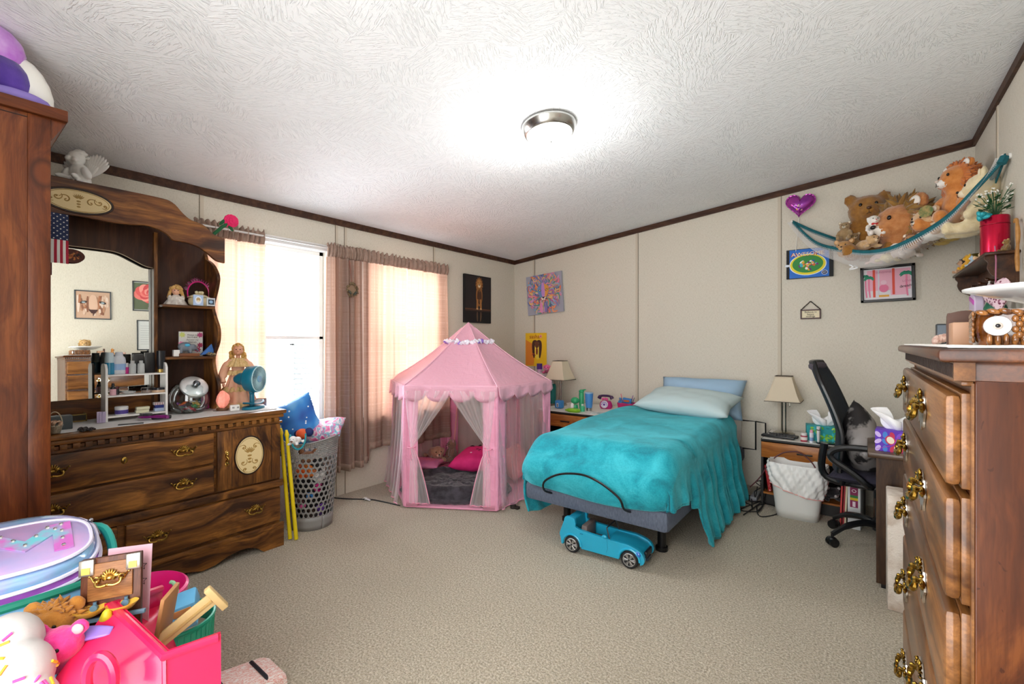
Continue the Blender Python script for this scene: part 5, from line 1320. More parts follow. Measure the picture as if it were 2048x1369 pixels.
# white dish on the owl with a lion lying in it
dx, dy = a.x + .225, oy + .12
g = MB(); g.lathe([(.03, 0), (.09, .004), (.15, .014), (.205, .032), (.225, .038), (.226, .042), (.20, .040), (.15, .023), (.08, .012), (1e-4, .010)], 56, sy=.62)
g.top('white_dish', M('#eef0ee', .15, coat=.6), 'wide white ceramic dish balanced on the brown owl planter', 'dish', loc=(dx, dy + .03, TZ + oh), smooth=60)
plush('toy_lion', 'shaggy golden toy lion lying in the white dish, seen in the mirror', (dx + .06, dy + .04, TZ + oh + .01), R(-75), .20, ('#b58a55', '#c9a26c'), muzzle='#d9b98a', mane=('#a07840', '#c19a5c'), pose='lie', seedp=41)
# small wooden box
b_ = at_y(1903, 670, 1.20)
BXo = thing('wooden_box', 'small pale wooden box with a dark curved back, left of the owl planter', 'box', (b_.x + .022, 1.22, TZ), 0)
g = MB(); g.bb(-.024, .018, -.05, .0, 0, .042, bev=.002); g.part('box_body', M('#b78f72', .5, c2='#a67c5e', sc_=6), BXo)
g = MB(); g.bb(.018, .040, -.05, 0, 0, .042, bev=.002); g.part('box_end', M('#4a2a1a', .5), BXo)
g = MB(); g.prism(seg2([(-.026, 0), (-.026, .055), (-.02, .062), (0, .066), (.018, .062), (.022, .055), (.022, 0)], 4), 0, .01); g.part('back_piece', M('#4a2a1a', .45), BXo)
g = MB(); p = at_y(1889, 672, 1.62); g.box((0, 0, .027), (.034, .010, .054), (R(-12), 0, 0), bev=.004); g.cur = 1; g.box((0, -.0065, .028), (.028, .002, .044), (R(-12), 0, 0))
g.top('photo_stand', [M('#23262a', .3), M('#5b6570', .2)], 'small dark upright frame behind the pale wooden box', 'frame', loc=(p.x, 1.62, TZ))
g = MB(); p = at_y(1885, 682, 1.40)
for i in range(9): g.ell((-.02 + i * .006, 0, .010 + .006 * sin(i * .4)), (.008, .016 - .001 * i, .012 - .0006 * i), (0, .3, 0), 10)
g.top('seashell', M('#d9c2b5', .4, c2='#a5786a', sc_=90), 'small pinkish seashell lying at the front edge of the oak chest', 'shell', loc=(p.x + .01, 1.40, TZ))
p = at_y(1945, 640, 1.32); plush('toy_bird', 'little orange and black bird toy beside the owl planter', (p.x + .005, 1.30, TZ), R(200), .075, ('#c9853a', '#d99a52'), seedp=42, cat='toy')

# ================================================================== desk, chair, things on the desk
m_desk = wood('dark_walnut_desk', '#2a1b12', '#46301f', '#5d432d', 'z', 1.2, .4, knots=False, coat=.1); m_deskt = wood('walnut_desk_top', '#3a281c', '#54402f', '#6a533f', 'x', 1.2, .3, knots=False)
DK = thing('desk', 'dark walnut desk with its end panel towards the camera, right of the office chair', 'desk', (.05, 3.03, 0))
g = MB(); g.bb(-.035, .55, -.02, .95, .672, .70, bev=.004); g.part('desk_top', m_deskt, DK)
for y0 in (0, .91):
    g = MB(); g.bb(.0, .54, y0, y0 + .022, .02, .672); g.part('end_panel', m_desk, DK)
g = MB(); g.bb(.50, .515, .02, .91, .30, .672); g.part('back_panel', m_desk, DK)
g = MB(); g.bb(.02, .08, .0, .05, 0, .02); g.part('foot', m_blk, DK)
# tissue boxes
def tissue(name, label, loc, rz, w, d, h_, mat, art):
    Tb = thing(name, label, 'tissue box', loc, rz)
    g = MB(); g.bb(-w / 2, w / 2, -d / 2, d / 2, 0, h_, bev=.002); bx_ = g.part('box', mat, Tb)
    A = Art(bx_, -d / 2 - .0006); art(A, w, h_); A.done('printed_pattern')
    g = MB()
    def tf(u, w_):
        a_ = 2 * pi * u; r_ = (.02 + .05 * w_ ** .7) * (1 + .45 * sin(3 * a_ + 2 * w_) + .25 * sin(7 * a_)); return (r_ * cos(a_) * 1.3, r_ * sin(a_) * .55, h_ - .005 + w_ * (.085 + .035 * sin(2 * a_ + 1)))
    g.grid(tf, 60, 10); g.part('tissue', M('#f4f5f7', .8), Tb, smooth=50, solid=.0015)
    return Tb
def art1(A, w, h_):
    A.c('#5b2ab5').rect(-w / 2 + .001, w / 2 - .001, .002, h_ - .002); rr = random.Random(3); cs = ['#c9b3ec', '#3f7fd0', '#c2274f', '#7b4fd0', '#e0d4f4', '#a33aa0']
    for i in range(17): A.c(cs[i % 6]).ell(-w / 2 + .012 + (i % 6) * w / 6.4, .016 + (i // 6) * h_ / 3.1, .010, .017, rr.uniform(-.9, .9))
    for (x, z) in ((-.03, .062), (.035, .022), (.0, .02)): A.c('#c2274f').ell(x, z, .021, .025, .4).c('#efe2cc').ell(x, z, .015, .019, .4)
    A.c('#a82cb0').stroke([(-w / 2 + .004, .01), (-.02, .04), (.0, .08), (.03, .10)], .004).stroke([(.02, .01), (.04, .05), (.08, .09)], .004)
    A.c('#f2f2f6').text('Kleenex', .022, .045, .055, .0)
def art2(A, w, h_):
    A.c('#1a9aa0').rect(-w / 2 + .001, w / 2 - .001, .002, h_ - .002); cs = ['#8fd043', '#2fc0c8', '#5bb030', '#0f7f8a', '#b6e36a', '#eaf4f4']
    for (x, z) in ((-.06, .075), (.055, .035), (.0, .03), (.08, .09)):
        for k_ in range(7): a_ = k_ * .9; A.c(cs[(k_ * 2) % 3]).ell(x + .018 * cos(a_), z + .018 * sin(a_), .015, .007, a_)
    for k_ in range(6): A.c(cs[k_ % 6]).ell(-.08 + k_ * .033, .10, .012, .006, k_)
p = at_y(1797, 912, 3.12); tissue('tissue_box', 'purple patterned tissue box on the corner of the walnut desk', (p.x, 3.13, .70), R(-4), .185, .12, .112, M('#5b2ab5', .5), art1)
p = at_y(1640, 885, 4.14); tissue('tissue_box', 'teal and green patterned tissue box on the right nightstand', (p.x + .02, 4.22, NZ), R(8), .23, .12, .115, M('#1a9aa0', .5), art2)
# hamper box of woven linen
g = MB(); a = at_d(1777, 1210, 2.15); g.bb(.088, .46, 2.80, 2.99, 0, .545, bev=.006)
g.top('linen_storage_box', M('#d8cfc4', .9, c2='#a28a74', sc_=5, bump=1.0, bs=130, lo=.52, hi=.7), 'whitish woven linen box with brown stains in front of the desk end', 'storage box')

OC = thing('office_chair', 'black office chair with curved mesh back pulled up to the walnut desk', 'chair', (.075, 3.64, 0), R(-94))
# local: faces -Y => after turning faces -X.. chair faces the desk (+X): rz = +90
OC.rotation_euler = (0, 0, R(90 - 6))
m_pl = M('#101114', .35, coat=.2); m_mesh = M('#1d2733', .8, c2='#15202b', sc_=200, bump=.4, bs=300); m_seat = M('#2d2a3a', .9, c2='#262332', sc_=40, bump=.3, bs=200)
for k_ in range(5):
    a = R(133 + 72 * k_); d = V((cos(a), sin(a), 0)); e = d * .29
    g = MB(); g.tube(seg([V((0, 0, .135)) + d * .03, d * .10 + V((0, 0, .145)), d * .2 + V((0, 0, .125)), e + V((0, 0, .075))], 4), [.022] * 4 + [.02] * 5 + [.015] * 4, 8); lg = g.part('base_leg', m_pl, OC)
    g = MB(); s_ = V((-d.y, d.x, 0))
    for q in (-1, 1): g.cyl(e + s_ * q * .006 + V((0, 0, .027)), e + s_ * q * .026 + V((0, 0, .027)), .027, n=16)
    g.cyl(e + V((0, 0, .03)), e + V((0, 0, .075)), .008, n=8); g.ell(e + V((0, 0, .04)), (.028, .028, .02), n=10); g.part('caster', m_blk, lg)
g = MB(); g.cyl((0, 0, .10), (0, 0, .17), .034); g.cyl((0, 0, .16), (0, 0, .36), .022); g.cyl((0, 0, .30), (0, 0, .37), .03); g.part('gas_column', m_pl, OC)
g = MB(); g.box((0, .02, .375), (.2, .24, .03), bev=.01); g.tube([(-.05, 0, .37), (-.22, -.03, .36), (-.27, -.04, .35)], .006, 6); g.ell((-.28, -.04, .35), (.035, .018, .008)); g.part('mechanism', m_pl, OC)
g = MB()
def seatf(sg):
    def f(u, w): a_, b_ = 2 * u - 1, 2 * w - 1; e = (max(0, (1 - abs(a_) ** 5) * (1 - abs(b_) ** 5))) ** .5; return (a_ * .245, b_ * .235, .43 + sg * (.045 if sg > 0 else .03) * e + (.012 * (abs(a_) ** 2) - .02 * (b_ < -.4) * (abs(b_) - .4)) )
    return f
g.grid(seatf(1), 20, 20); fs2 = seatf(-1); g.grid(lambda u, w: fs2(1 - u, w), 20, 20); g.part('seat', m_seat, OC, smooth=180)
def backprof(t):   # t 0 bottom..1 top ; y depth (positive = rear)
    y = .235 + .03 * sin(pi * t * 1.2) * -1 + .16 * max(0, t - .42) ** 1.05 * 1.15 - .02 * (t < .1)
    return y, .40 + .74 * t
def bf(off):
    def f(u, w):
        y, z = backprof(w); wd = .215 * (1 - .10 * abs(2 * w - .9) ** 2) * (1 - .35 * max(0, w - .86) / .14); x = (2 * u - 1) * wd
        return (x, y - .05 * (2 * u - 1) ** 2 * (1 - .3 * w) + off, z)
    return f
g = MB(); g.grid(bf(0), 16, 30); g.part('backrest', m_mesh, OC, smooth=180, solid=.028)
g = MB(); g.tube([V(bf(.0)(0, w / 20)) for w in range(21)] + [V(bf(0)(u / 8, 1)) for u in range(1, 8)] + [V(bf(0)(1, 1 - w / 20)) for w in range(21)], .015, 8, closed=True); g.part('back_frame', m_pl, OC)
g = MB(); g.tube([V(bf(.0)(u / 10, .965)) for u in range(11)], [.02] + [.026] * 9 + [.02], 10); g.part('head_pad', M('#57515a', .9, bump=.3, bs=200), OC, label='worn grey padded top edge')
g = MB(); g.tube(seg([(0, .05, .37), (0, .22, .36), (0, .30, .42), (0, .285, .60)], 4), .022, 8); g.part('back_bracket', m_pl, OC)
for sg in (-1, 1):
    x = sg * .265
    g = MB(); g.tube(seg([(sg * .20, .02, .41), (x, .03, .43), (x, .10, .49), (x, .205, .56), (x, .20, .61), (x, .12, .640), (x, -.02, .645), (x, -.14, .64), (x, -.16, .66), (x, -.10, .56), (x, -.03, .46), (sg * .2, -.02, .41)][:8], 5), .019, 8); g.part('armrest', m_pl, OC, label='looped black plastic armrest')
# pillow on the chair
pc = OC.matrix_basis @ V((.0, .08, .60))
cp = pillow('throw_pillow', 'grey and black patterned cushion standing on the office chair seat', pc + V((0, 0, .025)), (.42, .40, .18), (R(78), R(40), R(84)), M('#8f8a88', .7, c2='#1e1b1c', sc_=5, bump=.3, bs=14, lo=.50, hi=.56), crown=1)
# wastebasket
p = V((-.385, 3.90, 0))
WB = thing('wastebasket', 'white plastic wastebasket lined with a white bag, in front of the right nightstand', 'wastebasket', p, R(0))
def wbf(wd, dp, z, e=3.5):
    def f(u): a_ = 2 * pi * u; c_, s_ = cos(a_), sin(a_); r = (abs(c_) ** e + abs(s_) ** e) ** (-1 / e); return (wd * r * c_, dp * r * s_, z)
    return f
g = MB(); g.grid(lambda u, w: wbf(.13 + .045 * w, .085 + .03 * w, .38 * w)(u), 48, 6); g.grid(lambda u, w: wbf(.13 * (1 - w), .085 * (1 - w), 0)(u), 48, 1); g.part('bin', M('#dcdcd8', .4), WB, smooth=60, solid=.003)
g = MB(); rnd = random.Random(4)
def bagf(u, w):
    a_ = 2 * pi * u; lo_ = .215 + .05 * cos(a_ + .6) * -1; z = .395 - (.395 - lo_) * w
    k_ = .006 + .012 * sin(pi * w) + .006 * sin(9 * a_ + 6 * w) * w + .005 * sin(17 * a_ - 9 * w) + .003 * sin(31 * a_ + 20 * w)
    q = wbf(.13 + .045 * z / .38 + k_, .085 + .03 * z / .38 + k_, z)(u); return q
g.grid(bagf, 120, 26); g.grid(lambda u, w: wbf(.172 - .02 * w + .004 * sin(40 * u), .113 - .02 * w, .395 - .09 * w)(u), 60, 4); lb = g.part('bin_liner', M('#eeeeec', .45, bump=.3, bs=40), WB, smooth=180, solid=.001)
g = MB(); g.tube([V(bagf(i / 60, 1.0)) * 1.0 for i in range(60)], .004, 5, closed=True); g.part('drawstring', M('#e8a9a5', .5), lb, label='pale red drawstring')

g = MB(); g.tube(seg([(0, .0, -.14), (0, .012, -.06), (0, -.004, .02), (0, .006, .09), (0, .03, .12), (0, .055, .115)], 5), [.006 + .003 * abs(sin(i * .4)) for i in range(26)], 8)
g.top('wall_ornament', M('#c08a4a', .5, c2='#a06c30', sc_=20), 'curved tan wooden ornament on the right wall beyond the crimson tin, at the photo edge', 'ornament', loc=(.595, 3.275, 1.76))
# ================================================================== things on the dresser and hutch
DT = DZ
def dt(px, py): p = at_z(px, py, DT + .004); return p
g = MB()
g.grid(lambda u, w: (DX - .045 + .03 - w * .40, DY0 + .03 + u * (DW - .06), DT + .0025 + .0008 * sin(u * 300) * sin(w * 90)), 120, 30)
g.top('table_runner', M('#dcdad8', .8, bump=.5, bs=260), 'long white cloth runner on top of the pine dresser', 'runner', smooth=180, solid=.002)
DT += .004
m_wht = M('#e4e2df', .4)
# angel on the canopy
p = at_x(165, 350, HX - .06); CTZ = DZ + 1.206
AN = thing('angel_figurine', 'white cherub figurine with raised feathered wings on top of the dresser hutch', 'figurine', (HX - .12, p.y, CTZ), R(40))
m_an = M('#f3f2ef', .45, coat=.1)
g = MB(); g.ell((0, 0, .05), (.05, .04, .05)); g.ell((0, -.005, .10), (.045, .034, .04)); g.ell((-.01, -.01, .165), (.036, .038, .038)); g.ell((-.02, -.045, .155), (.014, .012, .014)); g.ell((.008, -.04, .15), (.014, .012, .012)); g.ell((-.006, -.012, .13), (.02, .02, .02))
for sg in (-1, 1): g.ell((sg * .05, -.02, .085), (.018, .02, .035), (0, sg * R(-30), 0)); g.ell((sg * .03, -.06, .055), (.014, .035, .014), (0, 0, sg * R(20))); g.ell((sg * .04, -.03, .02), (.03, .055, .022), (0, 0, sg * R(25)))
rnd = random.Random(3)
for i in range(34): a = rnd.uniform(0, 6.28); e = rnd.uniform(.0, 1.3); g.ell((-.008 + .036 * cos(a) * cos(e), .0 + .034 * sin(a) * cos(e) + .008, .172 + .036 * sin(e)), .0105, n=8)
g.part('body', m_an, AN, remesh=.0035, smooth=180)
for sg in (-1, 1):
    g = MB()
    for k_ in range(10):
        t = k_ / 9; a = R(35 + 75 * t); L_ = .075 + .05 * sin(pi * (.25 + .6 * t)); q = V((sg * (.028 + L_ * .5 * cos(a)), .035, .085 + L_ * .5 * sin(a)))
        g.ell(q, (L_ * .52, .006, .013), (0, -sg * a if sg > 0 else a, 0), 10)
    for k_ in range(6): a = R(50 + 55 * k_ / 5); q = V((sg * (.026 + .03 * cos(a)), .031, .09 + .03 * sin(a))); g.ell(q, (.036, .007, .011), (0, -sg * a, 0), 10)
    g.part('wing', m_an, AN, smooth=180)
# felt rose on the right end of the canopy
p = at_x(463, 443, HX - .03); q = at_x(425, 466, HX - .03)
RO = thing('felt_rose', 'hot pink felt rose with dark green stem stuck on the right shoulder of the hutch', 'flower', q)
d = p - q; g = MB(); g.tube([V((0, 0, -.015)), d * .5, d * .85], .010, 8)
for s_ in (-1, 1): g.ell(d * .72 + V((0, s_ * .02, -.012 * s_)), (.008, .030, .010), (s_ * R(-50), 0, 0), 8)
for k_ in range(5): a = k_ * 1.26; g.ell(d * .86 + V((0, .012 * cos(a), .012 * sin(a))), (.006, .016, .008), (a, 0, 0), 8)
g.part('stem', M('#1d5a34', .9, bump=.3, bs=200), RO)
g = MB(); rnd = random.Random(5)
for i in range(36):
    t = i / 36; a = t * 17; r_ = .006 + .030 * t; q2 = d + V((.020 - .022 * t, r_ * cos(a), r_ * sin(a))); g.ell(q2, (.010, .016, .012), (a + 1.57, 0, rnd.uniform(-.5, .5)), 8)
g.part('petals', M('#e01a5e', .85, c2='#ea2f70', sc_=60, bump=.3, bs=200), RO)
# flag
a = at_x(58, 470, HX + .03); b = at_x(137.5, 470, HX + .03); zt_ = at_x(112, 426, HX + .03).z; zb_ = at_x(112, 526, HX + .03).z
FG = thing('flag', 'small American flag hanging vertically from the hutch canopy beside the wardrobe', 'flag', (HX + .03, (a.y + b.y) / 2, (zt_ + zb_) / 2), HF)
fw2, fh2 = (b.y - a.y), (zt_ - zb_)
def flf(x, z): return (x, -.004 * sin(x * 60 + z * 9) - .003 * sin(z * 25), z)
g = MB(); us = .40
for k_ in range(13):
    g.cur = 1 if k_ % 2 == 0 else 0; x0 = -fw2 / 2 + k_ * fw2 / 13; x1 = x0 + fw2 / 13
    g.grid(lambda u, w, x0=x0, x1=x1: flf(x0 + (x1 - x0) * u, fh2 / 2 - .55 * 0 - fh2 * w), 2, 20)
g.cur = 2; c0_, c1_ = fw2 / 2 - fw2 * .54 - .033, fw2 / 2
g.grid(lambda u, w: (lambda q: (q[0], q[1] - .0012, q[2]))(flf(c0_ + (c1_ - c0_) * u, fh2 / 2 - fh2 * .53 * w)), 14, 10)
g.cur = 0
for i in range(11):
    for j in range(9):
        if (i + j) % 2: continue
        x = c0_ + (c1_ - c0_) * (j + .5) / 9; z = fh2 / 2 - fh2 * .53 * (i + .5) / 11; q = flf(x, z); r_ = .0042
        g.add([(q[0] + (r_ if k_ % 2 == 0 else r_ * .42) * sin(k_ * pi / 5), q[1] - .0022, q[2] + (r_ if k_ % 2 == 0 else r_ * .42) * cos(k_ * pi / 5)) for k_ in range(10)], [tuple(reversed(range(10)))])
g.part('cloth', [M('#ecebe8', .8), M('#b3203c', .8), M('#1f2d52', .8)], FG, smooth=180)
# oval lion picture on the mirror, behind the flag
p = at_x(143, 512, -3.296); 
P, pr, y = framed('oval_picture', 'small oval red-brown lion picture stuck on the mirror behind the flag', 'picture', (-3.296, p.y, p.z), HF, .004, .004, '', 0, .002, '#5a2413')
A = Art(pr, -.003); A.c('#5a2413').ell(0, 0, .052, .036, n=30); rnd = random.Random(7)
for i in range(40): a_ = rnd.uniform(0, 6.28); r_ = rnd.uniform(0, .8); A.c(rnd.choice(['#a5501f', '#c9793a', '#3a120b', '#7e3518', '#1c0a08'])).ell(.046 * r_ * cos(a_), .03 * r_ * sin(a_), rnd.uniform(.003, .009), rnd.uniform(.003, .007), rnd.uniform(0, 3), 8)
A.done()
# ---- hutch right shelves
S1, S2 = DZ + .64, DZ + .335; XS = -3.24
def hs(px, z, X=XS): r = ray(px, 600); return V((X, r.y / r.x * X, z))
DL = plush('porcelain_doll', 'small blonde doll in a white lace dress on the upper hutch shelf', hs(352, S1), R(80), .001, ('#e8c3a5', '#f0d0b5'), cat='doll')
for ch_ in list(DL.children): bpy.data.objects.remove(ch_)
g = MB(); g.ell((0, 0, .085), (.022, .021, .025)); g.ell((0, 0, .058), (.010, .010, .015)); g.part('head', M('#e0a98c', .4), DL, remesh=.003, smooth=180)
g = MB()
for sg in (-1, 1): g.ell((sg * .008, -.020, .088), (.003, .002, .003), n=6)
g.part('eyes', M('#2a1a14', .3), DL)
g = MB(); rnd = random.Random(4)
for i in range(50): a = rnd.uniform(0, 6.28); e = rnd.uniform(-.3, 1.4); y_ = .026 * sin(a) * cos(e); 
g = MB()
for i in range(60):
    a = rnd.uniform(0, 6.28); e = rnd.uniform(-.5, 1.4); q = V((.027 * cos(a) * cos(e), .025 * sin(a) * cos(e) + .004, .09 + .026 * sin(e)))
    if q.y < -.012 and q.z < .10: continue
    g.ell(q, (.009, .009, .010), n=8)
for sg in (-1, 1):
    for k_ in range(5): g.ell((sg * (.028 + k_ * .002), .0, .08 - k_ * .008), .009, n=8)
g.part('hair', M('#b98a4a', .6, c2='#d6ad6b', sc_=90), DL)
g = MB(); g.grid(lambda u, w: ((.014 + .045 * w ** .8 + .006 * sin(14 * pi * u) * w) * cos(2 * pi * u), (.012 + .032 * w ** .8 + .005 * sin(14 * pi * u) * w) * sin(2 * pi * u), .062 - .060 * w), 84, 10)
g.ell((-.03, -.01, .04), (.012, .012, .02)); g.ell((.03, -.01, .04), (.012, .012, .02))
g.part('dress', M('#e2dcd4', .8, c2='#bdb2a8', sc_=60, bump=.5, bs=200), DL, smooth=60)
g = MB(); g.grid(lambda u, w: (-.10 + .07 * w + .01 * u, -.045 - .02 * (1 - w), .03 * w * 0 + .012 - .035 * (1 - w) * u), 8, 10); 
q = hs(398, S1, -3.27)
HB_ = thing('birthday_headband', 'pink tinsel party headband standing upright on the upper hutch shelf', 'headband', (q.x - .01, q.y, S1), HF)
g = MB(); g.tube([(.058 * cos(t), 0, .085 + .072 * sin(t)) for t in [R(-50) + i * R(280) / 30 for i in range(31)]], .004, 6); g.part('band', M('#d2267e', .4), HB_)
g = MB(); rnd = random.Random(9)
for i in range(90): t = R(10) + rnd.random() * R(160); r0 = .074; d_ = V((cos(t) + rnd.uniform(-.4, .4), rnd.uniform(-.5, .5), sin(t) + rnd.uniform(-.4, .4))).normalized() * rnd.uniform(.008, .026); b_ = V((.060 * cos(t), 0, .085 + r0 * sin(t))); g.cur = i % 3 == 0; g.tube([b_, b_ + d_], [.0016, .0008], 4)
g.part('tinsel', [M('#b03a78', .3, .4), M('#8a7a8c', .3, .6)], HB_)
q = hs(398, S1, -3.21)
JR = thing('pottery_jar', 'cream pot with a ruffled lid on the upper hutch shelf', 'jar', (q.x, q.y, S1))
g = MB(); g.lathe([(.038, 0), (.052, .012), (.056, .032), (.050, .05), (.046, .052)], 28); g.part('pot', M('#cfc19a', .4), JR)
g = MB(); g.grid(lambda u, w: ((.058 * (1 - w) ** .6 + .004 * sin(9 * 2 * pi * u) * (1 - w)) * cos(2 * pi * u), (.058 * (1 - w) ** .6 + .004 * sin(9 * 2 * pi * u) * (1 - w)) * sin(2 * pi * u), .052 + .026 * w), 72, 8)
for k_ in range(5): a = k_ * 1.26; g.ell((.014 * cos(a), .014 * sin(a), .083), (.012, .010, .008), (a, 0, a), 8)
g.part('lid', M('#d8cba6', .45), JR)
def smallbox(name, label, cat, px, z, X, w, h_, d_, cols, lean=8, deco=None, rz=HF):
    q = hs(px, z, X); P, pr, y = framed(name, label, cat, (q.x, q.y, z + h_ / 2 + .001), rz, w, h_, '', 0, d_, cols[0])
    A = Art(pr, y)
    if deco: deco(A, w, h_)
    A.done() if A.m else None
    return P
smallbox('greeting_card', 'small light blue card with a tan emblem in front of the cream pot', 'card', 396, S1, -3.155, .052, .062, .006, ['#a9bfe0'], deco=lambda A, w, h_: A.c('#dfe6f2').ell(0, 0, .018, .024).c('#b59a6a').ell(0, .004, .011, .012).c('#e8dcc0').ell(0, -.006, .008, .006))
smallbox('photograph', 'tiny grey and white photo frame at the right end of the upper hutch shelf', 'frame', 421, S1, -3.145, .044, .048, .008, ['#c9ced0'], deco=lambda A, w, h_: A.c('#33414f').rect(-.015, .017, -.016, .015).c('#8fb0cf').ell(.0, .0, .010, .009))
smallbox('plaque', 'white floral plaque reading Always my MOTHER Forever my FRIEND on the lower hutch shelf', 'plaque', 381, S2 - .001, -3.265, .125, .150, .008, ['#cfcdc8'],
         deco=lambda A, w, h_: [A.c('#4a4440').text('Always my', .013, .008, .055).text('MOTHER,', .013, .008, .040).text('Forever my', .013, .008, .025).text('FRIEND', .013, .008, .010)] + [A.c(c_).ell(x + .009 * cos(k_ * .9), z + .009 * sin(k_ * .9), .008, .004, k_ * .9) for (x, z, c_) in ((-.045, .055, '#c9cf72'), (.048, .055, '#b03a72'), (-.05, .0, '#e27aa5'), (.048, -.008, '#a31f4e'), (.035, -.035, '#b8285c')) for k_ in range(7)])
q = hs(375, S2, -3.20)
EL = thing('elephant_figurine', 'grey elephant figurine with a blue patch on the lower hutch shelf', 'figurine', (q.x, q.y, S2 + .020), HF)
g = MB(); g.ell((-.012, 0, .038), (.038, .02, .028)); g.ell((.030, 0, .034), (.018, .016, .02)); g.tube(seg([(.042, 0, .03), (.052, 0, .018), (.056, 0, .010)], 4), [.008, .007, .007, .006, .006, .005, .005, .005, .005], 8); g.ell((.022, -.014, .038), (.014, .005, .016))
for x in (-.035, .012): 
    for y_ in (-.010, .010): g.cyl((x, y_, .0), (x, y_, .03), .009, n=10)
g.part('body', M('#6f7680', .45), EL, remesh=.003, smooth=180)
g = MB(); g.ell((-.006, -.019, .048), (.014, .004, .009)); g.part('blue_patch', M('#3fa9cf', .4), EL)
g = MB(); g.bb(-.05, .055, -.03, .02, .0, .019, bev=.003)
g.top('wooden_block', M('#5a3018', .35, c2='#7a4522', sc_=12), 'small glossy brown wooden block under the elephant figurine', 'block', loc=(q.x + .0, q.y, S2 + .0005), rot=(0, 0, HF))
q = hs(352, S2, -3.19); g = MB(); g.box((0, 0, .02), (.030, .03, .038), bev=.002); g.top('small_box', m_wht, 'small white box at the left of the lower hutch shelf', 'box', loc=(q.x, q.y, S2 + .001))
q = hs(416, S2, -3.20); g = MB(); g.add([(-.036, 0, 0), (.036, 0, 0), (.026, .0, .062), (-.036, .03, .0), (.036, .03, 0)], [(0, 1, 2), (0, 2, 3), (1, 4, 2), (3, 2, 4), (0, 3, 4, 1)])
g.top('folded_paper', M('#3f72b8', .6), 'folded blue paper triangle leaning at the right of the lower hutch shelf', 'paper', loc=(q.x, q.y, S2 + .012), rot=(0, R(-6), HF))
q = hs(422, S2, -3.165); g = MB(); rnd = random.Random(2)
for i in range(22): g.ell((rnd.uniform(-.034, .034), rnd.uniform(-.012, .012), rnd.uniform(.005, .022)), (.007, .005, .005), (rnd.random() * 3, rnd.random() * 3, 0), 8)
g.top('bead_cluster', M('#3a332e', .2, .5, c2='#c9b48a', sc_=120), 'dark and gold bead jewellery heaped on the lower hutch shelf', 'jewellery', loc=(q.x, q.y, S2))
# ---- white organiser stand and what is on it
OY = .70; OXf = -3.10
OS = thing('shelf_organizer', 'small white three-tier tabletop shelf on the dresser in front of the mirror', 'organizer', (OXf, OY, DT), HF)
for sg in (-1, 1):
    g = MB(); o = [(0, 0), (.10, 0), (.10, .285)] + seg2([(.10, .285), (.085, .30), (.055, .303), (.02, .298), (.0, .275)], 4)[1:]
    k2 = len(o); x = sg * .128; g.add([(x - .005, y_, z) for y_, z in o] + [(x + .005, y_, z) for y_, z in o], [tuple(range(k2)), tuple(reversed(range(k2, 2 * k2)))] + [(i, (i + 1) % k2, (i + 1) % k2 + k2, i + k2) for i in range(k2)]); g.part('side_panel', m_wht, OS)
OZ = [.028, .135, .245]
for z in OZ: g = MB(); g.bb(-.124, .124, .004, .098, z - .008, z); g.part('shelf', m_wht, OS)
def onorg(tier, px, off=.045):
    X = OXf - off; r = ray(px, 700); return V((X, r.y / r.x * X, DT + OZ[tier] + .0005))
def bottle(name, label, cat, loc, prof, mat, cap=None, capprof=None, band=None, n_=20, sy=1, grp=None, rz=HF):
    Bt = thing(name, label, cat, loc, rz, grp)
    g = MB(); g.lathe(prof, n_, sy=sy); g.part('bottle_body', mat, Bt)
    if capprof: g = MB(); g.lathe(capprof, n_, sy=sy); g.part('cap', cap, Bt)
    if band: 
        g = MB(); g.lathe([(band[0], band[1]), (band[0], band[2])], n_, cap=False, sy=sy); g.part('label_band', band[3], Bt)
    return Bt
m_cg = M('#d5dde2', .1, alpha=.45); m_black = M('#111217', .3)
bottle('mouthwash_bottle', 'blue and clear bottle at the left end of the white organizer top', 'bottle', onorg(2, 219), [(.020, 0), (.021, .005), (.021, .05), (.020, .062)], M('#2a7da0', .15), M('#b9cbd2', .3), [(.0195, .062), (.0195, .085), (.017, .10), (.017, .115), (1e-4, .117)])
bottle('lotion_bottle', 'translucent white lotion bottle with a blue label on the organizer top', 'bottle', onorg(2, 238), [(.026, 0), (.029, .006), (.029, .07), (.026, .088), (.017, .098)], M('#c9ced6', .3), M('#c4c9d2', .35), [(.018, .098), (.016, .115), (.012, .118), (1e-4, .118)], (.0294, .022, .055, M('#8fb0da', .4)), sy=.6)
bottle('nail_polish', 'tiny magenta bottle on the organizer top right of the lotion', 'bottle', onorg(2, 254), [(.009, 0), (.010, .003), (.010, .036)], M('#b81b7a', .2), M('#c9c3c6', .3), [(.008, .036), (.007, .058), (1e-4, .059)])
for i, px in enumerate((265, 282)):
    bottle('perfume_bottle', ('clear slim glass bottle right of the magenta polish', 'clear wide glass bottle left of the black tube')[i], 'bottle', onorg(2, px, .03), [(.015, 0), (.016, .003), (.016, .045), (.014, .055)], M('#dfe4e4', .05, alpha=.5), M('#c9cccb', .1, alpha=.7), [(.009, .055), (.009, .07), (1e-4, .071)])
bottle('cosmetic_tube', 'tall black tube with gold foot at the right end of the organizer top', 'tube', onorg(2, 322, .05), [(.016, 0), (.016, .018), (.0165, .019), (.019, .05), (.021, .115), (.0215, .122)], M('#11131a', .35), M('#b59a55', .3, .7), [(.0165, 0), (.0165, .018)], sy=.6)
for i, (px, hh) in enumerate(((276, .105), (299, .112))):
    q = onorg(2, px, .075); g = MB(); g.box((0, 0, hh / 2), (.045, .022, hh), bev=.003)
    g.top('perfume_box', m_black, ('black perfume box behind the clear glass bottles', 'black perfume box between the clear bottles and the black tube')[i], 'box', loc=(q.x, q.y, q.z), rot=(0, 0, HF))
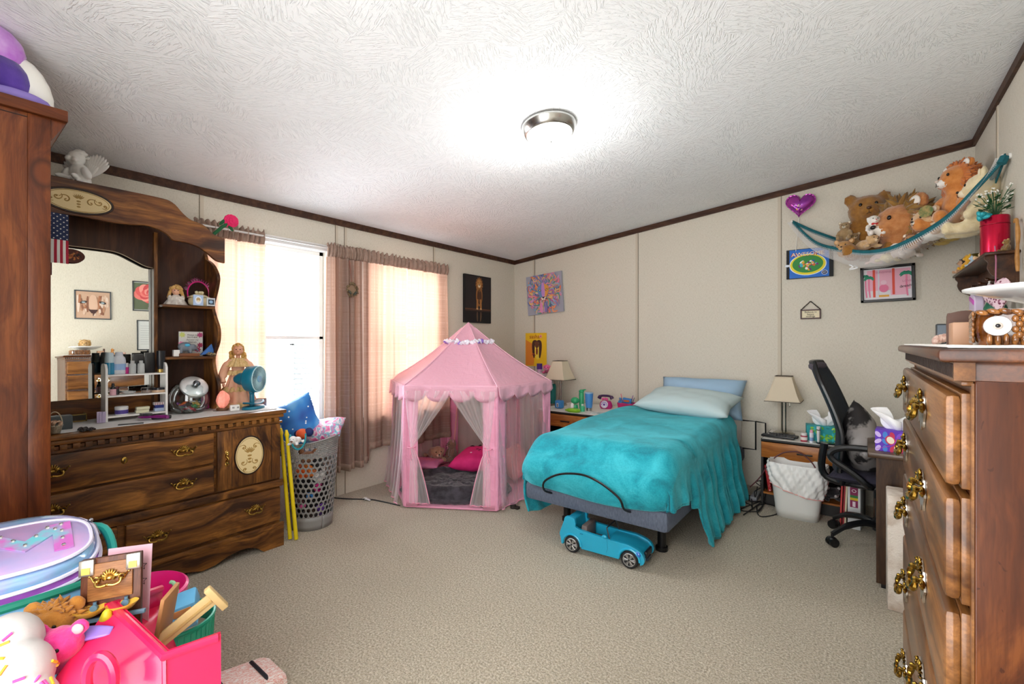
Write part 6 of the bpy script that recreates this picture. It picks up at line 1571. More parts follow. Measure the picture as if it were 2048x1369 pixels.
bottle('dropper_bottle', 'black topped pink label bottle at the left of the organizer middle tier', 'bottle', onorg(1, 226), [(.014, 0), (.014, .032)], M('#d9a9b4', .4), m_black, [(.012, .032), (.011, .042), (.007, .045), (.006, .062), (1e-4, .063)])
bottle('lipstick', 'small black lipstick with dark red tip on the organizer middle tier', 'lipstick', onorg(1, 235), [(.0075, 0), (.0075, .030), (.006, .031)], m_black, M('#5a1420', .4), [(.006, .031), (.006, .043), (1e-4, .046)])
bottle('glass_dish', 'small clear glass dish in the middle of the organizer middle tier', 'dish', onorg(1, 258), [(.018, 0), (.028, .008), (.030, .014), (.027, .015), (.02, .006), (1e-4, .004)], M('#dfe3e2', .05, alpha=.4))
for i, (px, cc) in enumerate(((296, '#2c2624'), (317, '#20242c'))):
    bottle('powder_compact', ('dark round compact behind the black and beige compact', 'round black and beige powder compact at the right of the organizer')[i], 'compact', onorg(1, px, .07 if i == 0 else .035), [(.030, 0), (.031, .014), (.030, .016)], M('#c9a98c' if i else '#8a7a70', .4), M(cc, .25), [(.031, .014), (.031, .024), (.028, .026), (1e-4, .026)])
bottle('cream_jar', 'white jar with purple label on the organizer bottom tier', 'jar', onorg(0, 243), [(.027, 0), (.028, .004), (.028, .030)], M('#e4e4e6', .4), M('#dcdcdc', .4), [(.029, .030), (.029, .042), (.026, .044), (1e-4, .044)], (.0284, .005, .026, M('#4a3a8c', .4)))
for k_, (px, dz) in enumerate(((284, 0), (285, .0165))):
    q = onorg(0, px); g = MB(); g.box((0, 0, .008), (.058, .03, .0155), bev=.002); g.top('soap_bar', M('#d5d3b5', .5), ('pale yellow bar at the bottom of the pair on the organizer lower tier', 'pale yellow bar stacked on the other on the organizer lower tier')[k_], 'soap', loc=(q.x, q.y, q.z + dz), rot=(0, 0, HF))
q = onorg(0, 318); g = MB(); g.box((0, 0, .009), (.046, .03, .017), bev=.002); g.top('small_box', M('#a9b8d4', .5), 'pale blue flat box on the organizer lower tier under the striped box', 'box', loc=(q.x, q.y, q.z), rot=(0, 0, HF))
g = MB(); g.box((0, 0, .008), (.042, .03, .016)); g.cur = 1; g.box((0, 0, .024), (.048, .034, .014))
for k_ in range(6): g.cur = 2; g.box((-.02 + k_ * .008, -.0175, .024), (.003, .001, .014))
g.top('gift_box', [M('#1f2f78', .4), M('#e4dcdc', .5), M('#7e3040', .5)], 'tiny blue box with a striped lid at the right of the organizer lower tier', 'box', loc=(q.x, q.y, q.z + .0185), rot=(0, 0, HF))
# ---- glass candy jar
q = dt(387, 826)
CJ = thing('candy_jar', 'round tilted glass candy jar with a chrome lid on the dresser', 'jar', (q.x - .075, q.y, DT), HF)
g = MB(); g.lathe([(.055, .0), (.075, .015), (.088, .05), (.086, .09), (.07, .125), (.055, .14)], 36, cap=True); g.part('glass_bowl', glass('jar_glass', '#eef3f3', .08), CJ)
g = MB(); Mx_ = T_((.01, -.040, .126), (R(52), R(8), 0)); g.lathe([(.060, -.006), (.062, .0), (.060, .006), (.050, .012), (.014, .015)], 36, Mx_); g.cur = 1; g.lathe([(.010, .012), (.007, .020), (.015, .026), (.016, .034), (.008, .041), (1e-4, .041)], 18, Mx_)
g.part('lid', [M('#e6e8e8', .32, .7), M('#6a6c70', .2, .8)], CJ, label='chrome screw lid with a knob')
CJ.scale = (1.2, 1.2, 1.2)
for i in range(9):
    rr = random.Random(i); cc = ['#d94f62', '#2fa055', '#c9a53a', '#e5e2e0', '#d94f62', '#3fb06a', '#8a4fa0', '#e0703a', '#c4c8ca'][i]; a = i * .75
    g = MB(); g.grid(lambda u, w: ((u - .5) * .05, (w - .5) * .028, .004 * sin(u * 12) + .003 * sin(w * 9)), 10, 6)
    for sg in (-1, 1): g.add([(sg * .024, 0, 0), (sg * .036, -.009, .003), (sg * .036, .009, -.003)], [(0, 1, 2)])
    g.ell((0, 0, 0), (.02, .012, .007), n=10)
    g.top('wrapped_candy', M(cc, .35, coat=.4), 'shiny %s wrapped candy inside the glass jar' % ['pink', 'green', 'gold', 'white', 'rosy', 'light green', 'violet', 'orange', 'silver'][i], 'candy', loc=(q.x - .075 + .036 * cos(a), q.y + .036 * sin(a), DT + .022 + .012 * (i % 4)), rot=(rr.uniform(-.5, .5), rr.uniform(-.6, .6), rr.uniform(0, 3)), smooth=180)
q = dt(421, 821); g = MB(); g.box((0, 0, .055), (.035, .006, .11), (R(-4), R(3), 0), bev=.002); g.box((.012, .012, .06), (.03, .006, .115), (R(-4), R(-3), 0), bev=.002)
g.top('notebook', M('#a52f7c', .5), 'upright magenta folded card between the candy jar and the salt lamp', 'notebook', loc=(q.x - .10, q.y, DT + .001), rot=(0, 0, HF))
q = dt(449, 821)
SLp = thing('salt_lamp', 'glowing pink salt rock lamp on a round wooden base on the dresser', 'lamp', (q.x - .03, q.y, DT))
g = MB(); g.lathe([(.032, 0), (.034, .008), (.030, .016)], 24); g.part('base', M('#6b4426', .5), SLp)
g = MB(); rnd = random.Random(11)
g.grid(lambda u, w: tuple(V((cos(2 * pi * u) * sin(pi * w), sin(2 * pi * u) * sin(pi * w), -cos(pi * w))) * (.042 + .006 * sin(5 * u * 6.28 + 3 * w) * sin(pi * w) + .004 * sin(11 * w + u * 12.56)) * 1.0), 12, 8)
g.v = [(x * .85, y_ * .8, .065 + z * 1.25 + .15 * x) for x, y_, z in g.v]
g.part('salt_rock', M('#f08c78', .5, c2='#f4a896', sc_=40, emit=.35, bump=.3, bs=60), SLp, smooth=25)
g = MB(); g.lathe([(.05, .0), (.05, .002)], 24); g.top('glass_coaster', M('#c9d0cc', .1, alpha=.5), 'thin clear disc under the salt lamp', 'coaster', loc=(q.x - .03, q.y, DT - .0005))
# ---- porcelain doll in peach dress behind the fan
q = dt(470, 812); dxx = -3.20; dyy = 1.235
PD = thing('porcelain_doll', 'standing doll in a long peach and lace dress at the right end of the dresser', 'doll', (dxx, dyy, DT), R(70))
m_pd = M('#dba384', .75, c2='#e3b193', sc_=20, bump=.3, bs=60); m_lace = M('#c9a468', .8, c2='#dcbf8a', sc_=70, bump=.6, bs=180)
g = MB(); g.grid(lambda u, w: ((.035 + .075 * w + .010 * sin(20 * pi * u) * w) * cos(2 * pi * u), (.03 + .055 * w + .008 * sin(20 * pi * u) * w) * sin(2 * pi * u), .24 - .238 * w), 120, 16); g.ell((0, 0, .26), (.038, .03, .045)); g.part('dress', m_pd, PD, smooth=60)
g = MB()
for (z, r1) in ((.235, .062), (.13, .082), (.03, .108)): g.grid(lambda u, w, z=z, r1=r1: ((r1 - .008 + .022 * w + .006 * sin(30 * pi * u)) * cos(2 * pi * u) , (r1 - .015 + .018 * w + .006 * sin(30 * pi * u)) * sin(2 * pi * u) * .85, z - .028 * w + .003 * sin(46 * pi * u)), 150, 3)
g.grid(lambda u, w: ((.03 + .045 * w + .005 * sin(26 * pi * u)) * cos(2 * pi * u), (.025 + .04 * w + .005 * sin(26 * pi * u)) * sin(2 * pi * u), .315 - .055 * w), 130, 5)
g.part('lace_trim', m_lace, PD, smooth=60)
for sg in (-1, 1):
    g = MB(); g.tube(seg([(sg * .035, 0, .30), (sg * .065, -.005, .26), (sg * .085, -.02, .20), (sg * .08, -.035, .16)], 4), [.018] * 3 + [.024] * 6 + [.016] * 4, 10); g.part('sleeve', m_pd, PD)
    g = MB(); g.ell((sg * .079, -.042, .147), (.008, .012, .014)); g.part('hand', M('#d9a284', .4), PD)
g = MB(); g.ell((0, -.005, .365), (.030, .031, .036)); g.ell((0, -.035, .360), (.006, .008, .006)); g.cyl((0, 0, .31), (0, 0, .345), .012); g.ell((0, -.028, .345), (.012, .010, .008)); g.part('head', M('#d79b7c', .35), PD, remesh=.003, smooth=180)
g = MB()
for sg in (-1, 1): g.ell((sg * .011, -.034, .370), (.0045, .002, .003), n=8)
g.part('eyes', M('#3a2014', .3), PD)
g = MB(); rnd = random.Random(8)
for i in range(80):
    a = rnd.uniform(0, 6.28); e = rnd.uniform(-.9, 1.45); q2 = V((.031 * cos(a) * cos(e), .031 * sin(a) * cos(e) + .004, .368 + .036 * sin(e)))
    if q2.y < -.012 and q2.z < .388: continue
    g.ell(q2, (.007, .007, .009), n=8)
for i in range(26): sg = (-1) ** i; g.ell((sg * rnd.uniform(.022, .042), rnd.uniform(-.01, .02), rnd.uniform(.29, .35)), (.010, .010, .014), n=8)
g.part('hair', M('#b58a3f', .6, c2='#caa05a', sc_=80), PD)
# ---- turquoise fan
q = dt(517, 818); fx, fy = q.x - .07, q.y
FN = thing('desk_fan', 'small turquoise clip-on fan standing at the right corner of the dresser', 'fan', (fx, fy, DT), R(127))
m_fan = M('#13708a', .35); m_fanl = M('#b5dfe6', .3)
g = MB(); g.lathe([(.085, 0), (.088, .006), (.08, .016), (.03, .02), (1e-4, .02)], 36, sy=.62); g.part('base', m_fan, FN)
g = MB(); g.grid(lambda u, w: ((u - .5) * .17, (w - .5) * .08 * (1 - .6 * abs(2 * u - 1) ** 3), .030 + .016 * (2 * u - 1) ** 2), 16, 6); g.part('clip', m_fan, FN, solid=.006, smooth=180)
g = MB(); g.cyl((0, .01, .02), (0, .01, .095), .014); g.ell((0, .01, .10), (.019, .016, .016)); g.part('neck', m_fan, FN)
FZ = .185; tilt = Mx.Translation((0, 0, FZ)) @ Mx.Rotation(R(90), 4, 'X')
g = MB(); g.lathe([(.078, .035), (.082, .028), (.082, -.0), (.076, -.03), (.05, -.05), (.04, -.055)], 48, tilt @ Mx.Rotation(0, 4, 'X'), cap=False); g.part('cage_rim', m_fan, FN, solid=.004)
g = MB(); g.lathe([(.04, 0), (.038, .04), (.030, .055), (.022, .07), (1e-4, .072)], 24, T_((0, .045, FZ), (R(-90), 0, 0))); g.part('motor_housing', m_fan, FN)
g = MB()
for k_ in range(44):
    a = 2 * pi * k_ / 44; g.tube([((.020 + .058 * t) * cos(a + .55 * t), -.035 - .006 * sin(pi * t), FZ + (.020 + .058 * t) * sin(a + .55 * t)) for t in (0, .25, .5, .75, 1)], .0013, 4)
g.tube([(.079 * cos(2 * pi * i / 40), -.036, FZ + .079 * sin(2 * pi * i / 40)) for i in range(40)], .003, 6, closed=True); g.part('grille', m_fanl, FN)
g = MB(); g.lathe([(.021, 0), (.020, .006), (1e-4, .008)], 24, T_((0, -.036, FZ), (R(90), 0, 0))); g.part('hub_badge', M('#7fb0d0', .3), FN)
for k_ in range(4):
    a = k_ * pi / 2; g = MB(); g.grid(lambda u, w, a=a: ((.015 + .052 * w) * cos(a + u * 1.0), -.010 + .020 * (u - .5), FZ + (.015 + .052 * w) * sin(a + u * 1.0)), 8, 5); g.part('blade', M('#17809a', .3), FN, solid=.002, smooth=180)
q = dt(498, 822); g = MB(); g.box((0, 0, .021), (.05, .034, .036), bev=.004); g.cur = 1
for x in (-.012, .012): g.box((x, -.0175, .024), (.003, .001, .010)); g.box((x + .006, -.0175, .024), (.003, .001, .010))
g.top('power_adapter', [m_wht, m_black], 'small white plug adapter on the dresser left of the fan', 'adapter', loc=(q.x - .09, q.y - .045, DT - .002), rot=(0, 0, HF - .2))
# ---- left foreground of the dresser top
q = dt(112, 868)
BK = thing('wicker_basket', 'tiny silver woven basket with a tall handle at the left of the dresser top', 'basket', (q.x - .04, q.y, DT))
g = MB(); g.grid(lambda u, w: ((.018 + .010 * w + .0012 * sin(40 * pi * u) * sin(8 * pi * w)) * cos(2 * pi * u), (.018 + .010 * w) * sin(2 * pi * u), .038 * w), 80, 10); g.lathe([(.018, .001), (1e-4, .001)], 20); g.part('woven_bowl', M('#8a8374', .4, .5, c2='#b5ad9a', sc_=200), BK, solid=.002)
g = MB(); g.tube([(0, .026 * cos(t), .038 + .06 * sin(t)) for t in [pi * i / 14 for i in range(15)]], .0025, 5); g.part('handle', M('#b0a58c', .4, .3), BK)
g = MB(); rnd = random.Random(1)
for i in range(16): g.ell((rnd.uniform(-.02, .02), rnd.uniform(-.022, .022), .04 + rnd.uniform(0, .014)), (.009, .008, .005), (rnd.random(), rnd.random(), 0), 8)
g.part('dried_flowers', M('#a07c62', .7, c2='#d2b49a', sc_=90), BK)
def dbox(name, label, cat, px, py, size, mat, back=0, rz=HF, z=0, **kw):
    q = dt(px, py); g = MB(); g.box((0, 0, size[2] / 2), size, bev=kw.pop('bv', .003)); return g.top(name, mat, label, cat, loc=(q.x - size[1] / 2 - back, q.y, DT + z + .0005), rot=(0, 0, rz), **kw)
dbox('storage_bin', 'slate grey small bin at the left end of the dresser top', 'bin', 120, 862, (.10, .06, .065), M('#3d4447', .5), .045)
g = MB(); q = dt(185, 845); g.box((0, 0, .003), (.11, .06, .006)); g.bb(-.055, -.051, -.03, .03, 0, .04); g.bb(.051, .055, -.03, .03, 0, .04); g.bb(-.055, .055, -.03, -.027, .034, .04); g.cur = 1; g.bb(-.052, .052, -.029, .029, .006, .034)
g.top('jewellery_box', [M('#8a7440', .35, .7), M('#2b2219', .5)], 'low brass-edged glass jewellery box on the dresser left of the organizer', 'box', loc=(q.x - .13, q.y - .06, DT + .0005), rot=(0, 0, HF))
g = MB(); rnd = random.Random(5); 
for i in range(9): c0 = V((rnd.uniform(-.03, .03), rnd.uniform(-.02, .02), .006)); g.tube([c0 + V((.018 * cos(t), .012 * sin(t), .004 * sin(2 * t + i))) for t in [k_ * .6 for k_ in range(11)]], .003, 5)
q = dt(172, 860); g.top('hair_ties', M('#161315', .6, c2='#4a4446', sc_=90), 'heap of black hair ties on the white runner near the brass jewellery box', 'hair tie', loc=(q.x, q.y, DT + .001))
def brush(label, px, py, rz, c1, c2, paddle=True):
    q = dt(px, py); Br = thing('hair_brush', label, 'brush', (q.x, q.y, DT + .016), rz)
    g = MB(); g.tube(seg([(.03, 0, 0), (.06, 0, .002), (.10, 0, .002), (.125, 0, 0)], 4), [.008] * 4 + [.009] * 4 + [.010] * 4 + [.006], 8); g.ell((0, 0, 0), (.042, .026, .008), n=20); g.part('handle', M(c1, .3), Br)
    g = MB()
    for i in range(9):
        for j in range(6):
            x, y_ = -.032 + i * .008, -.017 + j * .0068
            if (x / .036) ** 2 + (y_ / .022) ** 2 < 1: g.cyl((x, y_, .005), (x, y_, .020), .0009, n=4)
    b_ = g.part('bristles', M(c2, .6), Br); b_['kind'] = 'stuff'; return Br
brush('purple and black paddle hair brush lying bristles up before the organizer', 292, 839, R(35), '#7a1d6e', '#14121a')
q = dt(322, 838); g = MB(); g.tube([(-.04, 0, 0), (0, 0, .002), (.045, 0, 0)], [.010, .013, .009], 8); g.top('brush_handle', M('#17161a', .3), 'black rounded hair brush handle lying at the dresser edge right of the purple brush', 'brush', loc=(q.x, q.y, DT + .012), rot=(0, 0, R(60)))
q = dt(262, 848); g = MB(); g.bb(-.05, .05, -.005, .006, 0, .004)
for k_ in range(24): g.bb(-.048 + k_ * .004, -.0465 + k_ * .004, .006, .026, .0005, .003)
g.top('comb', M('#17161a', .35), 'flat black comb lying in front of the white organizer', 'comb', loc=(q.x, q.y, DT + .001), rot=(0, 0, R(70)))
q = dt(203, 846); g = MB()
for k_ in range(3): g.box((.004 * k_, .010 * k_, .03), (.006, .014, .058), (0, R(5 * k_), 0), bev=.002)
g.top('hair_clip', M('#b8aacb', .4), 'pale lilac clips standing by the left side of the organizer', 'hair clip', loc=(q.x - .01, q.y - .01, DT + .001))
# wreath ornament on the curtain
p = at_x(704, 580, XW + .135)
WR = thing('dried_wreath', 'small dried flower wreath hanging by a ribbon on the gathered curtain', 'wreath', (XW + .135, p.y, p.z), HF)
g = MB(); rnd = random.Random(3)
for i in range(60): a = rnd.uniform(0, 6.28); rr_ = rnd.uniform(.038, .052); g.ell((rr_ * cos(a), rnd.uniform(-.01, .006), rr_ * 1.1 * sin(a)), (.012, .007, .006), (rnd.uniform(0, 3), rnd.uniform(0, 3), 0), 6)
g.part('ring', M('#4a3a2c', .8, c2='#8a7552', sc_=120), WR)
g = MB(); g.lathe([(.04, 0), (.04, .003)], 24, T_((0, .004, 0), (R(90), 0, 0))); g.part('backing', M('#8f745c', .8), WR)
g = MB()
for i in range(12): a = rnd.uniform(3.6, 6.0); g.ell((.034 * cos(a), -.012, .040 * sin(a)), .010, n=8)
g.part('dark_berries', M('#2a1630', .4, c2='#4a5a3a', sc_=90), WR)
g = MB(); g.tube([(-.0, 0, .05), (-.012, 0, .16), (-.022, .005, .24)], .0025, 5); g.tube([(0, 0, .05), (-.016, 0, .16), (-.026, .005, .24)], .0025, 5); g.part('ribbon', M('#8a5648', .7), WR)

# ================================================================== beside the dresser
# yellow sticks
for i, (x0, x1, yy, lb) in enumerate(((-2.945, -2.925, 1.425, 'yellow plastic stick leaning by the dresser side, nearest the dresser'), (-2.91, -2.885, 1.445, 'yellow plastic stick leaning by the dresser, nearest the camera'))):
    g = MB(); a = V((x1, yy + .012, .006)); b = V((x0 - .03, yy - .025, .72 - .012 * i))
    d_ = (b - a); u_ = V((0, 1, 0)); 
    g.tube([a, a.lerp(b, .33), a.lerp(b, .66), a.lerp(b, .93), a.lerp(b, .955), b], [.013, .012, .012, .010, .015, .007], 8)
    g.top('yellow_stick', M('#e8cf16', .35), lb, 'stick', smooth=60)
# laundry hamper with round holes
hx_, hy_ = -3.075, 1.655
HP_ = thing('laundry_hamper', 'tall grey plastic laundry hamper with round holes beside the dresser', 'hamper', (hx_, hy_, 0))
m_hp = M('#8e8c8b', .45); Hh = .625
def hw_(a, z):     # angle, height -> point on the wall
    t = z / Hh; r_ = .150 + .040 * t + (.012 * max(0, (t - .93) / .07)); e = .018 * t
    return V(((r_ + e) * cos(a), r_ * .92 * sin(a), z))
def rimz(a): return Hh + .02 * sin(2 * (a + .3)) - .012
g = MB(); NC, NR = 30, 12; z0, z1 = .09, .50; dz = (z1 - z0) / NR
g.grid(lambda u, w: hw_(2 * pi * u, z0 * w), 60, 3)
for r_ in range(NR):
    for c_ in range(NC):
        off = .5 if r_ % 2 else 0
        ua = (c_ + off) / NC; ub = (c_ + 1 + off) / NC; za, zb2 = z0 + r_ * dz, z0 + (r_ + 1) * dz
        mid = ((ua + ub) / 2, (za + zb2) / 2); ring = []; sq_ = []
        wcell = 2 * pi * .17 / NC; rad = .385
        for k_ in range(16):
            t = 2 * pi * k_ / 16; ring.append((mid[0] + rad * cos(t) * (ub - ua) * .98, mid[1] + rad * sin(t) * dz * 1.08))
            mxx = max(abs(cos(t)), abs(sin(t))); sq_.append((mid[0] + .5 * cos(t) / mxx * (ub - ua), mid[1] + .5 * sin(t) / mxx * dz))
        vs = [hw_(2 * pi * u, z) for u, z in ring] + [hw_(2 * pi * u, z) for u, z in sq_]
        g.add(vs, [(k_, k_ + 16, (k_ + 1) % 16 + 16, (k_ + 1) % 16) for k_ in range(16)][::1])
# upper band with a handle slot facing the camera
sa = atan2(-hy_, -hx_) ; sa = atan2(0 - hy_, 0 - hx_) - .22
def topband(u, w): a = 2 * pi * u; return hw_(a, z1 + (rimz(a) - z1) * w)
bm_ = MB(); nu, nv = 96, 10
for j in range(nv):
    for i in range(nu):
        uc, wc = (i + .5) / nu, (j + .5) / nv; da = (2 * pi * uc - sa + pi) % (2 * pi) - pi
        if abs(da) < .36 and abs(wc - .52) < .22 * sqrt(max(0, 1 - (da / .36) ** 4)): continue
        g.add([topband(i / nu, j / nv), topband((i + 1) / nu, j / nv), topband((i + 1) / nu, (j + 1) / nv), topband(i / nu, (j + 1) / nv)], [(0, 1, 2, 3)])
g.lathe([(.150, .004), (1e-4, .004)], 48, sy=.92, cap=False)
g.part('basket_wall', m_hp, HP_, smooth=60, solid=.003)
g = MB(); g.tube([topband(i / 60, 1.0) * 1.0 for i in range(60)], .005, 6, closed=True); g.part('rolled_rim', m_hp, HP_)
# toys filling the hamper
rnd = random.Random(21)
fill = [('#e8601c', 'orange'), ('#d42a86', 'magenta'), ('#151318', 'black'), ('#1d6fb8', 'blue'), ('#4a1820', 'dark red'), ('#e9e4df', 'white'), ('#6a3aa0', 'violet'), ('#3a2418', 'dark brown'), ('#ef7f2a', 'bright orange'), ('#e05aa0', 'pink'), ('#20203a', 'navy'), ('#8a5a3a', 'tan')]
ca_ = atan2(-hy_, -hx_)
for i, (cc, nm_) in enumerate(fill):
    a = ca_ + rnd.uniform(-1.1, 1.1); z = [.36, .26, .42, .22, .18, .32, .12, .10, .40, .16, .30, .46][i]; r_ = .075
    plush('stuffed_toy', '%s stuffed toy seen through the holes of the grey hamper' % nm_, (hx_ + r_ * cos(a), hy_ + r_ * .9 * sin(a), z - .05), a + pi / 2, .13, (cc, cc), pose='head', seedp=50 + i, cat='stuffed animal')
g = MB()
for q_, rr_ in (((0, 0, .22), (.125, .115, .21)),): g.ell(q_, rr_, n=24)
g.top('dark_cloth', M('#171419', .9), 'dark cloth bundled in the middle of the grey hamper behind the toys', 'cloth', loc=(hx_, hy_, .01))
# pillows on top of the hamper
p = at_d(574, 838, 3.12)
n = NT('blue_night_sky_print'); v_ = n.coord(); a_ = n.noise(v_, 5, 2); vo = n.n('ShaderNodeTexVoronoi', i_Scale=26.0); n.l(v_, vo.inputs['Vector'])
c_ = n.ramp(a_, [(.3, '#0f3f9e'), (.55, '#2f86d6'), (.75, '#8fd0ee')]); c_ = n.mix(n.ramp(vo.outputs['Distance'], [(.13, 1.0), (.17, 0.0)]), c_, '#e8f4fb'); n.col(c_); n.b.inputs['Roughness'].default_value = .6
pb = pillow('throw_pillow', 'blue star-printed pillow standing in the hamper, corner pointing up', (-3.15, 1.575, .70), (.34, .34, .12), (R(90), R(-22), R(60)), n.m)
n = NT('pink_swirl_print'); a_ = n.noise(n.coord(), 14, 3, .6, 1.5); n.col(n.ramp(a_, [(.34, '#e23b94'), (.44, '#f3a3cd'), (.5, '#f5eef3'), (.56, '#66bcd6'), (.64, '#e9539f'), (.72, '#f4c6de')])); n.b.inputs['Roughness'].default_value = .35; m_swirl = n.m
pp = pillow('throw_pillow', 'pink, white and blue shiny printed pillow on top of the hamper', (-3.03, 1.745, .655), (.24, .20, .11), (R(30), R(-8), R(40)), m_swirl)
g = MB(); p = at_d(596, 862, 2.98)
g.ell((0, 0, 0), (.045, .04, .035)); g.cur = 1; g.ell((-.06, .02, -.01), (.05, .04, .03)); g.ell((.03, .03, .01), (.03, .03, .03)); g.top('ball', [M('#e0632a', .6, c2='#c94a1c', sc_=9), M('#1a2a66', .8)], 'orange and navy soft toy tucked at the front rim of the hamper', 'toy', loc=(p.x - .06, p.y + .06, .655), remesh=0)
plush('toy_owl', 'white toy bird with a brown head hanging over the hamper rim', at_d(592, 889, 2.86), R(40), .115, ('#e6e4e2', '#f2f0ee'), muzzle='#7a5440', ears='none', pose='lie', seedp=61)
g = MB(); c0 = at_d(596, 872, 2.84)
for i in range(34):
    t = pi * 1.04 * i / 33 + pi - .02; g.ell(c0 + rt * (.048 * cos(t)) + up * (.085 * sin(t)) , .0062, n=10)
g.top('bead_necklace', M('#2b9aa8', .25), 'string of turquoise beads hanging over the front of the hamper', 'necklace')

# ================================================================== left nightstand items
def nl(px, py): return at_z(px, py, NLZ)
def nly(px, Y): r = ray(px, 800); return V((r.x / r.y * Y, Y, NLZ))
q = nly(1119, 3.96); g = MB(); g.box((0, 0, .042), (.085, .06, .082), bev=.014); g.cur = 1; g.box((-.005, -.031, .035), (.022, .002, .040)); g.cur = 2; g.ell((-.005, -.0325, .042), (.007, .002, .007)); g.ell((-.005, -.0325, .026), (.007, .002, .008))
g.top('alarm_clock', [M('#3b83c4', .4), m_wht, M('#1c1d22', .3)], 'rounded blue box speaker with a small white panel on the left nightstand', 'speaker', loc=q + V((0, 0, .0005)))
MG = thing('toy_pitcher', 'green cup with a green and white front on the left nightstand', 'toy', nly(1150, 4.02))
g = MB(); g.lathe([(.03, 0), (.032, .02), (.026, .045)], 20); g.ell((0, 0, .085), (.045, .04, .035)); g.part('body', M('#2fa56e', .35), MG); g = MB(); g.lathe([(.016, 0), (.018, .05), (.010, .062), (1e-4, .064)], 14, T_((-.01, -.04, .0))); g.part('white_front', m_wht, MG)
q = nly(1147, 3.84); g = MB(); g.lathe([(.055, 0), (.062, .01), (.062, .022), (.056, .03), (1e-4, .034)], 28, sx=1.1, sy=.8); g.tube([(-.07, 0, .016), (-.06, -.045, .018), (0, -.055, .018), (.06, -.045, .018), (.07, 0, .016)], .008, 8); g.top('green_case', M('#86bd22', .3), 'lime green oval case lying at the front of the left nightstand', 'case', loc=q + V((0, 0, .001)))
TB = thing('tumbler', 'tall blue metal tumbler with a steel foot on the left nightstand', 'tumbler', nly(1178, 4.00))
g = MB(); g.lathe([(.030, .03), (.034, .06), (.041, .17)], 28); g.part('cup', M('#4b8fd4', .35), TB); g = MB(); g.lathe([(.028, 0), (.030, .03)], 28); g.part('steel_foot', M('#a9a9a9', .2, 1), TB); g = MB(); g.lathe([(.042, .17), (.042, .178), (.036, .182), (1e-4, .182)], 28); g.part('lid', M('#9fc0dc', .3), TB)
q = nly(1163, 4.12); SBn = thing('shaker', 'mint green shaker with a spout behind the blue tumbler', 'bottle', q)
g = MB(); g.lathe([(.022, 0), (.026, .03), (.026, .15), (.02, .16)], 20); g.ell((0, 0, .17), (.03, .022, .02)); g.box((.02, 0, .185), (.06, .02, .014), (0, R(-12), 0), bev=.004); g.part('body', M('#34a873', .35), SBn)
q = nly(1165, 3.92); bottle('small_bottle', 'small mint bottle with a clear cap between the lime case and the tumbler', 'bottle', q, [(.022, 0), (.024, .006), (.024, .045), (.012, .056)], M('#49b88a', .3), M('#c5d8d0', .2), [(.012, .056), (.012, .072), (1e-4, .074)])
q = nly(1106, 4.25); bottle('tall_cylinder', 'tall dark teal cylinder behind the lamp on the left nightstand', 'bottle', q, [(.035, 0), (.035, .20), (.03, .205)], M('#127a74', .35), M('#0f6a66', .35), [(.030, .205), (.030, .215), (1e-4, .216)])
q = nly(1212, 4.25)
PH = thing('toy_telephone', 'magenta round toy telephone with a white dial on the left nightstand', 'telephone', q, R(8))
g = MB(); g.lathe([(.055, 0), (.066, .02), (.062, .05), (.05, .075), (1e-4, .088)], 28, sy=.8); g.part('body', M('#c22a7e', .3), PH)
g = MB(); g.lathe([(.038, 0), (.036, .008), (1e-4, .01)], 28, T_((0, -.050, .045), (R(75), 0, 0))); g.cur = 1
for k_ in range(10): a = 2 * pi * k_ / 10; g.ell((.026 * cos(a), -.0605, .045 + .026 * sin(a)), (.005, .003, .005), n=8)
g.ell((0, -.061, .045), (.012, .003, .012), n=12); g.part('dial', [M('#dcd3e4', .4), M('#6a3a9c', .4)], PH)
g = MB(); g.tube(seg([(-.07, -.01, .10), (-.05, -.01, .125), (0, -.01, .13), (.05, -.01, .125), (.07, -.01, .10)], 4), [.020] * 4 + [.012] * 9 + [.020] * 4, 10); g.part('handset', M('#3d1d4a', .3), PH)
g = MB()
for sg in (-1, 1): g.ell((sg * .018, -.035, .10), (.018, .008, .013), (0, sg * .4, 0), 8)
g.ell((0, -.038, .10), .007, n=8); g.part('bow', M('#e04f92', .4), PH)
q = nly(1253, 4.33)
BS = thing('open_basket', 'magenta basket filled with small toys and pens behind the bed pillow', 'basket', q)
g = MB(); g.grid(lambda u, w: wbf(.075 + .012 * w, .06 + .01 * w, .065 * w)(u), 48, 4); g.grid(lambda u, w: wbf(.075 * (1 - w), .06 * (1 - w), .001)(u), 48, 1); g.part('basket_wall', M('#c2266f', .4), BS, solid=.003)
for i, (x, cc, h_) in enumerate(((-.05, '#d2556f', .15), (.05, '#8a5a9c', .14), (.062, '#5a6a78', .12))):
    g = MB(); g.cyl((x * .6, 0, .005), (x * 1.3, .01, h_), .004, n=8); g.top('pen', M(cc, .4), ('rosy pen at the left of the magenta basket', 'mauve pen at the right of the magenta basket', 'slate pen at the far right of the magenta basket')[i], 'pen', loc=q)
g = MB(); g.box((.012, -.01, .085), (.09, .03, .055), (0, R(6), 0), bev=.006); g.cur = 1; g.bb(-.02, .04, -.027, -.024, .075, .095); g.top('toy_packet', [M('#2f7dc4', .4), M('#c96a3a', .4)], 'blue packet with orange print in the magenta basket', 'packet', loc=q)
plush('toy_figure', 'tiny blue and brown toy figure at the left edge of the magenta basket', q + V((-.06, -.01, .05)), 0, .07, ('#3f78b8', '#5a8cc4'), muzzle='#c99a72', seedp=62, cat='toy')
